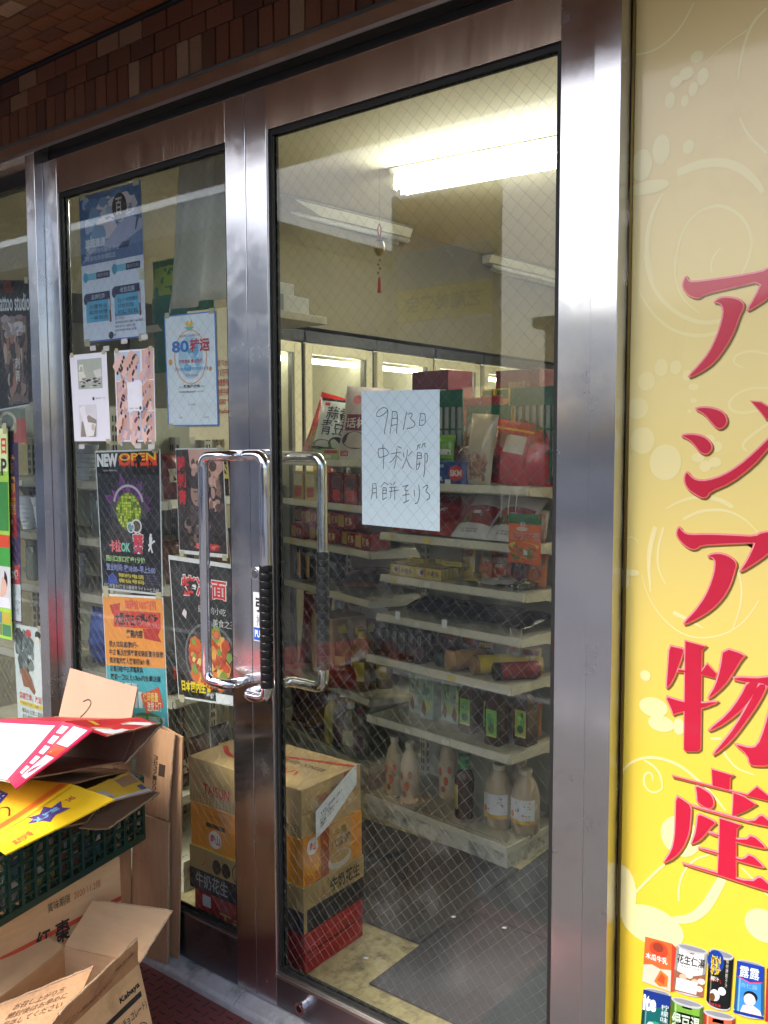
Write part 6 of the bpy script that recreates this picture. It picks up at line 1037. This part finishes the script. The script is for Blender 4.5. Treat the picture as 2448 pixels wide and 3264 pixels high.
# ---- angled shelf in front of the coolers
LA = -18.0; Lp = Vector((-2.985, 1.487, .07)); lc, ls = math.cos(R(LA)), math.sin(R(LA))
def LL(x, y, z): return (Lp.x + x * lc - y * ls, Lp.y + x * ls + y * lc, z)
LS = [(1.352, .02), (1.168, .0), (.985, .0), (.785, .0), (.375, .0)]
shelf_unit('angled_gondola', 'cream shelf unit with snacks before the drink coolers', Lp, LA, .735, LS, .09, .36, 1.36)
A0, A1, A2, A3, A4 = [.07 + z for z, _ in LS]
def lbag(nm, lb, x, y, z, dims, c1, cat='bag', rz=38, rx=-12, ry=0, seed=0, group=None, crimp=None): return bag(nm, lb, cat, LL(x, y, z + .003), LA + rz, dims, film(c1), group, rx=rx, ry=ry, seed=seed, crimp=crimp)
t, F, S, T = box_goods('display_tray', 'pale green display tray under the green bean bag', 'tray', LL(.205, .05, A0), LA, (.225, .11, .05), mat('green_tray', (176, 190, 130), rough=.5)); F.rect(.45, .12, .95, .38, (190, 50, 50)); F.rect(.5, .5, .7, .8, (226, 230, 214)); F.flush()
t, F, S, T = box_goods('display_tray', 'white display tray beside the green bean bag', 'tray', LL(.44, .045, A0), LA, (.25, .11, .05), mat('white_tray', (214, 208, 200), rough=.5)); F.rect(.05, .15, .3, .6, (206, 60, 76)); F.text('话梅', .08, .22, .27, .52, (240, 220, 220), L=3); F.flush()
t, p = lbag('green_bean_bag', 'white snack bag with black brush characters left of the handwritten sheet', .325, .09, A0 + .035, (.215, .06, .235), (212, 214, 206), seed=101, rx=-14, ry=8, crimp=film((40, 44, 40)))
p.text('蒜香', .18, .16, .8, .42, (34, 36, 34), bold=.01, L=3); p.text('青豆', .12, .42, .68, .72, (34, 36, 34), bold=.01, L=3); p.rect(.1, .09, .22, .15, (200, 60, 60), L=3, n=(2, 1)); p.ell(.22, .9, .22, .09, (70, 120, 60), L=2); p.ell(.56, .86, .2, .12, (70, 62, 50), L=2.4); p.vtext('独立小包装', .78, .45, .84, .78, (120, 126, 120), L=3); p.flush(.3)
t, p = lbag('chip_bag', 'red and olive snack bag at the left edge of the right pane', .16, .12, A0, (.21, .07, .30), (196, 44, 40), seed=102, ry=16)
p.rect(0, .56, 1, 1, (150, 130, 56), n=(10, 6)); p.ell(.42, .6, .34, .11, (206, 60, 40), L=2); p.text('锅巴', .2, .55, .62, .65, (232, 190, 60), L=3, bold=.03); p.flush(.3)
t, p = lbag('prune_bag', 'white and plum coloured bag half behind the handwritten sheet', .56, .085, A0 + .035, (.21, .06, .28), (206, 190, 184), seed=103, ry=4)
p.rect(0, .45, 1, .7, (130, 36, 66), n=(10, 4)); p.text('话梅', .1, .5, .6, .66, (232, 214, 214), L=3, bold=.02); p.ell(.35, .84, .3, .13, (80, 60, 70), L=2); p.ell(.3, .22, .1, .07, (206, 120, 120), L=2); p.flush(.3)
t, p = lbag('onion_bag', 'small green and red bag between the bean and plum bags', .455, .12, A0 + .03, (.11, .05, .19), (70, 86, 50), seed=104); p.rect(0, .1, 1, .5, (190, 50, 44), n=(6, 4)); p.flush(.3)
for k, (x, c1, lb) in enumerate(((.33, (190, 160, 70), 'yellow bag behind the bean bag, left'), (.44, (196, 130, 110), 'pink bag behind the bean bag, middle'), (.53, (150, 120, 60), 'olive bag behind the bean bag, right'))): t, p = lbag('snack_bag', lb, x, .20, A0, (.14, .06, .30), c1, seed=110 + k); p.rect(.1, .3, .9, .5, (206, 190, 120), n=(6, 3)); p.flush(.3)
for k in range(6):
    c1 = [(190, 160, 60), (206, 190, 90), (176, 40, 44), (120, 26, 34), (150, 36, 40), (130, 60, 50)][k]
    t, F, S, T = box_goods('cup_pack', 'small %s pack on the second level of the angled shelf, %s from the left' % ('yellow' if k < 2 else 'red', ORD[k]), 'pack', LL(.03 + k * .115, .04, A1), LA, (.10, .09, .13), film(c1), 'packs on the angled shelf, second level'); F.rect(.1, .1, .9, .5, (214, 206, 170) if k < 2 else (96, 40, 60)); F.rect(.2, .55, .8, .9, (206, 60, 60)); F.flush(.3)
for k in range(9):
    x, z = .02 + (k % 5) * .14, A2 + (.0 if k < 5 else .075)
    t, F, S, T = box_goods('red_noodle_pack', 'glossy red noodle pack, %s layer, %s from the left' % ('lower' if k < 5 else 'upper', ORD[k % 5]), 'pack', LL(x, .03 + .02 * (k % 2), z), LA + (k % 3) * 3 - 3, (.13, .10, .07), film((150, 24, 30)), 'red noodle packs', bevel=.008); F.rect(.1, .15, .45, .85, (196, 150, 70)); F.text('辣条', .52, .25, .92, .75, (226, 190, 150), L=3, bold=.02); F.flush(.25)
for k, (x, lb) in enumerate(((.10, 'left'), (.18, 'right'))):
    t, F, S, T = box_goods('orange_tag', 'orange and white card on a black bag, %s' % lb, 'card', LL(x, .02, A3 + .03), LA, (.035, .003, .11), mat('orange_card', (206, 140, 60), rough=.6), 'orange cards on the angled shelf'); F.rect(.62, -.1, .85, 1.1, (226, 222, 206)); F.flush()
t, p = lbag('black_bag', 'black bag lying at the left of the fourth level', .13, .12, A3, (.26, .10, .17), (30, 30, 34), seed=120); p.flush()
t, p = lbag('orange_pack', 'orange and dark green packs lying flat on the fourth level', .47, .14, A3 + .01, (.24, .05, .22), (150, 90, 40), seed=121, rx=-75); p.rect(0, .5, 1, 1, (36, 50, 50), n=(10, 5)); p.flush(.3)
t, F, S, T = box_goods('brown_box', 'plain brown box on the lowest level of the angled shelf', 'carton', LL(.16, .06, A4), LA, (.19, .18, .27), KRAFT); 
t, p = lbag('red_sack', 'red sack left of the brown box', .07, .12, A4, (.15, .10, .33), (150, 26, 34), seed=122); p.flush(); t, p = lbag('red_sack', 'red and white sack behind the brown box', .30, .27, A4, (.26, .08, .36), (160, 36, 40), seed=123); p.rect(.1, .2, .9, .35, (206, 200, 200), n=(8, 2)); p.flush(.3)
for k, (x, y) in enumerate(((.44, .06), (.51, .10), (.58, .07), (.49, .18), (.60, .17))):
    t, p = bottle('oil_bottle', 'amber oil bottle with yellow cap, %s' % ('front left', 'front middle', 'front right', 'back left', 'back right')[k], LL(x, y, A4 + .0005), [(0, 0), (.034, 0), (.036, .005), (.036, .17), (.022, .21), (.016, .225), (0, .225)], mat('amber_oil', (110, 84, 34), rough=.12), [(0, .225), (.019, .225), (.019, .255), (0, .257)], YCAP, (.0363, .04, .13), 'oil bottles'); p.rect(.1, .05, .9, .95, (206, 176, 60), 'label', n=(6, 1)); p.flush(.4)
t, p = lbag('red_net_bag', 'red net bag of onions before the oil bottles', .53, -.0, A4, (.16, .10, .10), (156, 40, 30), seed=124); p.flush()
for k, (x, c1, lb) in enumerate(((.36, (206, 186, 90), 'yellow drink bottle behind the carton stack'), (.44, (70, 24, 50), 'dark purple drink bottle behind the carton stack'), (.52, (150, 140, 110), 'pale drink bottle behind the carton stack'), (.60, (120, 110, 96), 'grey drink bottle behind the carton stack'))):
    t, p = bottle('juice_bottle', lb, LL(x, .05, .1605), [(0, 0), (.034, 0), (.037, .006), (.037, .13), (.03, .16), (.015, .185), (.015, .195), (0, .195)], mat('juice_%d' % k, c1, rough=.2), [(0, .195), (.018, .195), (.018, .218), (0, .22)], mat('juice_cap_%d' % k, ((226, 222, 206), (110, 20, 30))[k % 2], rough=.35), (.0373, .03, .11), 'drink bottles behind the carton stack'); p.rect(.1, .1, .9, .9, (90, 40, 46) if k % 2 else (206, 196, 120), 'label', n=(6, 1)); p.flush(.4)
for k, x in enumerate((.06, .19)):
    t, p = lbag('gold_snack_bag', 'glossy dark snack bag with gold top on the base deck, %s' % ('left', 'right')[k], x, .09, .16, (.17, .09, .22), (74, 26, 28), seed=130 + k); p.rect(0, .02, 1, .12, (200, 170, 90), n=(8, 2)); p.rect(0, .12, 1, .17, (200, 90, 40), n=(8, 1)); p.flush(.2)

# ---- drink coolers along the left wall
CF = mat('cooler_frame', (226, 214, 176), rough=.4); LITW = mat('cooler_light_panel', (255, 246, 214), rough=.5, emit=1.6); CIN = mat('cooler_inside', (226, 220, 200), rough=.5)
edges = [(1.19, 1.697), (1.724, 2.249), (2.292, 2.816), (2.838, 3.335), (3.385, 3.918), (3.96, 4.48)]
for k, (ya, yb) in enumerate(edges):
    t = thing('drink_cooler', 'upright glass-door drink cooler on the left wall, %s from the street' % ('first', 'second', 'third', 'fourth', 'fifth', 'sixth')[k], 'cooler', (-3.05, (ya + yb) / 2, .07), 0, 'drink coolers along the left wall')
    x0 = -3.70; xf = -3.05
    wpart('cabinet', MB().box(x0, xf - .045, ya - .012, ya + .004, .075, 2.03).box(x0, xf - .045, yb - .004, yb + .012, .075, 2.03).box(x0, xf - .045, ya + .0045, yb - .0045, 2.0, 2.03).box(x0, xf - .045, ya + .0045, yb - .0045, .075, .2).box(x0, x0 + .02, ya + .0045, yb - .0045, .2005, 1.9995), CIN, t)
    wpart('header', MB().box(xf - .04, xf + .01, ya - .02, yb + .02, 1.992, 2.045), DARKSTEEL, t)
    wpart('gap_seal', MB().box(xf - .042, xf - .012, yb + .0125, yb + .026, .075, 1.99), DARKSTEEL, t)
    wpart('door_frame', MB().box(xf - .035, xf, ya, ya + .05, .14, 1.985).box(xf - .035, xf, yb - .05, yb, .14, 1.985).box(xf - .035, xf, ya + .0505, yb - .0505, 1.935, 1.985).box(xf - .035, xf, ya + .0505, yb - .0505, .14, .20), CF, t, bevel=.002)
    wpart('glass_pane', MB().box(xf - .02, xf - .015, ya + .05, yb - .05, .2, 1.935), GLASS_P, t)
    wpart('door_seal', MB().box(xf - .03, xf - .004, yb - .066, yb - .0505, .2, 1.934), mat('grey_seal', (120, 116, 104), rough=.5), t)
    wpart('light_tube', MB().box(xf - .10, xf - .085, ya + .03, yb - .03, 1.90, 1.925), mat('cooler_tube', (255, 250, 228), emit=7.0), t)
    wpart('shelf', MB().box(x0 + .03, xf - .10, ya + .01, yb - .01, .50, .51).box(x0 + .03, xf - .10, ya + .01, yb - .01, .90, .91).box(x0 + .03, xf - .10, ya + .01, yb - .01, 1.28, 1.29), SHELFWHITE, t)
    if k in (1,):
        b = wpart('notice_card', MB().box(xf - .30, xf - .297, 1.97, 2.03, 1.72, 1.82), mat('grey_card', (206, 200, 198)), t)
    rg = random.Random(200 + k)
    for lv in (.511, .911, 1.291):
        for i in range(4):
            c1 = rg.choice([(206, 150, 40), (190, 50, 40), (226, 214, 190), (90, 140, 70), (214, 190, 90), (60, 90, 130), (230, 120, 40)]); hgt = rg.uniform(.16, .26)
            bt = thing('chilled_bottle', 'chilled drink in the %s cooler, %s shelf, %s from its left' % (ORD[k], {.511: 'low', .911: 'middle', 1.291: 'upper'}[lv], ORD[i]), 'bottle', (xf - .16, ya + .09 + i * .115, lv), 0, 'chilled drinks in the coolers')
            link('body', MB().lathe([(0, 0), (.032, 0), (.034, .005), (.034, hgt * .65), (.015, hgt * .88), (.015, hgt), (0, hgt)], 12), mat('chilled_%d_%d_%d' % c1, c1, rough=.25), bt, smooth=True)
# ---- shelf behind the side window
ws = shelf_unit('window_shelf', 'grey shelf with cups and jars behind the side window', (-3.45, .20, .07), 0, .93, [(1.30, .0), (1.11, .0), (.92, .0), (.66, .0), (.36, .0)], .1, .30, 1.45, mats=(mat('grey_enamel', (150, 146, 136), rough=.5), SHELFTOP))
CUPM = mat('white_cup', (206, 212, 226), rough=.4, noise_amt=.05)
for k, (x, z, lb) in enumerate(((-3.02, 1.182, 'white ribbed cup stack by the mullion, nearest'), (-3.12, 1.182, 'white ribbed cup stack by the mullion, second'), (-2.75, 1.372, 'white cup stack on the upper window shelf'), (-2.83, .992, 'white cup stack on the middle window shelf'))):
    t = thing('cup_stack', lb, 'cups', (x, .28, z), 0, 'white cup stacks'); link('cups', MB().lathe([(0, 0), (.026, 0)] + [q for i in range(6) for q in ((.027 + i * .002, .012 + i * .016), (.030 + i * .002, .014 + i * .016))] + [(.045, .115), (.045, .122), (0, .124)], 20), CUPM, t, smooth=True, angle=30)
for k, (x, z, lb) in enumerate(((-3.10, .992, 'grey glass storage jar on the window shelf, left'), (-2.98, .992, 'grey glass storage jar on the window shelf, right'), (-2.68, 1.182, 'grey storage jar behind the karaoke poster'), (-2.62, .992, 'grey storage jar low behind the karaoke poster'))):
    t = thing('storage_jar', lb, 'jar', (x, .30, z), 0, 'storage jars'); link('body', MB().lathe([(0, 0), (.042, 0), (.046, .006), (.046, .12), (.04, .13)], 20), mat('jar_glass', (110, 116, 112), rough=.15), t, smooth=True, angle=40); link('lid', MB().lathe([(0, .13), (.045, .13), (.045, .15), (0, .152)], 20), mat('jar_lid', (150, 150, 146), rough=.3, metal=.6), t, smooth=True, angle=40)
t, p = bag('blue_sack', 'crumpled blue sack on the window shelf behind the left door', 'bag', (-2.62, .27, .735), 0, (.20, .12, .20), mat('blue_cloth', (40, 70, 150), rough=.7, noise_amt=.15), seed=140, wr=.012)
t, p = bag('white_sack', 'white plastic bag high on the window shelf', 'bag', (-3.05, .30, 1.52), 0, (.30, .16, .28), mat('white_plastic_bag', (196, 196, 186), rough=.4, noise_amt=.08), seed=141, wr=.02)
t, p = bag('green_sack', 'leafy green wrapped bundle high in the side window', 'bag', (-3.25, .38, 1.75), 0, (.55, .2, .42), mat('olive_wrap', (120, 130, 70), rough=.5, noise_amt=.3, noise_scale=9), seed=142, wr=.03)
t, p = bag('green_gift_bag', 'teal and lime gift bag behind the parcel poster', 'bag', (-2.30, .35, 1.73), 0, (.30, .12, .36), mat('teal_wrap', (30, 110, 90), rough=.4, noise_amt=.3, noise_scale=8), seed=143, wr=.01); p.rect(.1, 0, .9, .35, (150, 170, 60), n=(8, 4)); p.flush(.4)
# translucent sheet hanging behind the left door
cur = MB().slab(lambda u, v: (-2.085 + .22 * u + (-.085 * v) * (1 - u) + .02 * v * u, .17 + .016 * math.sin(u * 16 + v * 2) * (.3 + v), 2.31 - .43 * v + .03 * u * v), 40, 10, (0, 1, 0), .001)
tag(link('hanging_cloth', cur, mat('off_white_cloth', (206, 202, 190), rough=.8, noise_amt=.05), None, smooth=True), 'off-white cloth hanging inside the top of the left door', 'cloth')
t, F, S, T = box_goods('foam_box', 'white foam box on a shelf above the rental notice', 'box', (-2.02, .34, 1.88), 5, (.16, .12, .05), mat('foam_white', (206, 204, 196), rough=.8)); t, F, S, T = box_goods('foam_box', 'smaller white foam box on top of the other', 'box', (-1.99, .35, 1.931), 0, (.09, .09, .04), mat('foam_white', (206, 204, 196)))
tag(link('high_shelf', MB().box(-2.45, -1.84, .30, .52, 1.855, 1.878), mat('white_board', (196, 186, 160), rough=.6), None, bevel=.002), 'pale high shelf board behind the left door', 'shelf')
tag(link('paper_tag', MB().lathe([(0, 0), (.03, 0), (.03, .002), (0, .002)], 24), mat('brown_seal', (110, 90, 70), rough=.6), None, loc=(-2.02, .295, 2.0)), 'round brown seal hanging near the parcel poster', 'tag')

# ---- ceiling lights
TUBE = mat('fluorescent_tube', (248, 250, 244), emit=28.0); FIX = mat('white_fixture', (214, 208, 188), rough=.4)
def fixture(label, a, b, lit):
    """batten with two tubes between end points a and b (x, y), hung under the ceiling"""
    a, b = Vector((*a, 0)), Vector((*b, 0)); ax = (b - a).normalized(); ln = (b - a).length; ang = math.degrees(math.atan2(ax.y, ax.x))
    t = thing('ceiling_light', label, 'light', (a.x, a.y, 2.655), ang, 'fluorescent ceiling lights')
    link('housing', MB().prism([(0, -.055, -.0), (0, -.035, -.05), (0, .035, -.05), (0, .055, -.0)], (ln, 0, 0)), FIX, t, bevel=.002)
    for s in (-1, 1):
        link('tube', MB().tube([(.03, s * .045, -.075), (ln - .03, s * .045, -.075)], .0145, 12), TUBE if lit else mat('dead_tube', (206, 204, 196), rough=.3), t, smooth=True)
        link('socket', MB().box(.005, .028, s * .045 - .012, s * .045 + .012, -.092, -.03).box(ln - .028, ln - .005, s * .045 - .012, s * .045 + .012, -.092, -.03), FIX, t)
fixture('lit twin fluorescent light seen through the right door', (-2.40, 1.60), (-1.15, 1.72), True)
fixture('unlit fluorescent light over the coolers, nearer the street', (-3.17, 1.05), (-3.0, 2.30), False) if False else None
def hung(label, y0, y1, x0, x1, z):
    t = thing('ceiling_light', label, 'light', (x0, y0, z), math.degrees(math.atan2(y1 - y0, x1 - x0)), 'unlit ceiling lights'); ln = math.hypot(x1 - x0, y1 - y0)
    link('housing', MB().prism([(0, -.05, .055), (0, -.03, .01), (0, .03, .01), (0, .05, .055)], (ln, 0, 0)), FIX, t, bevel=.002)
    for s in (-1, 1): link('tube', MB().tube([(.03, s * .04, -.012), (ln - .03, s * .04, -.012)], .0135, 12), mat('dead_tube', (206, 204, 196), rough=.3), t, smooth=True)
    link('reflector', MB().box(0, ln, -.065, .065, .0555, .06), mat('grey_batten', (170, 164, 146), rough=.4), t)
hung('unlit fluorescent light above the coolers, nearer the street', 1.35, 2.46, -3.10, -2.98, 2.592)
hung('unlit fluorescent light above the coolers, deeper in the shop', 3.30, 4.60, -3.00, -2.90, 2.592)
fixture('lit twin fluorescent light deep in the shop', (-1.6, 4.6), (-.4, 4.6), True)
fixture('lit twin fluorescent light over the right side of the shop', (-.9, 2.9), (.2, 2.9), True)
# ---- hanging charm
ch = thing('pineapple_charm', 'gold pineapple charm with red tassel hanging inside the right door', 'charm', (-1.504, .35, 1.935))
link('cord', MB().tube([(0, 0, .14), (0, 0, .76)], .0003, 4).tube([(0, 0, .095), (.006, 0, .125), (0, 0, .14), (-.006, 0, .125), (0, 0, .1)], .002, 6), mat('red_cord', (176, 50, 36), rough=.6), ch)
link('pineapple', MB().lathe([(0, .055), (.008, .057), (.014, .068), (.015, .08), (.011, .092), (0, .094)], 12), mat('gold_pineapple', (150, 128, 70), rough=.35, metal=.6, bump=.002, bump_scale=200), ch, smooth=True)
lv = MB()
for k in range(8): a = k * .785; lv.poly([(.004 * math.cos(a + .5), .004 * math.sin(a + .5), .09), (.018 * math.cos(a), .018 * math.sin(a), .106), (.004 * math.cos(a - .5), .004 * math.sin(a - .5), .092)])
link('leaf_crown', lv, mat('green_leaf', (40, 90, 50), rough=.5), ch)
for k in range(4): link('bead', MB().lathe([(0, -.005), (.005, 0), (0, .005)], 8, (.003 * (-1) ** k, 0, .045 - k * .011)), mat('gold_pineapple', (190, 160, 70)), ch, smooth=True)
link('tassel', MB().tube([(0, 0, 0), (0, 0, -.04)], [.003, .006], 8), mat('red_cord', (176, 50, 36)), ch)
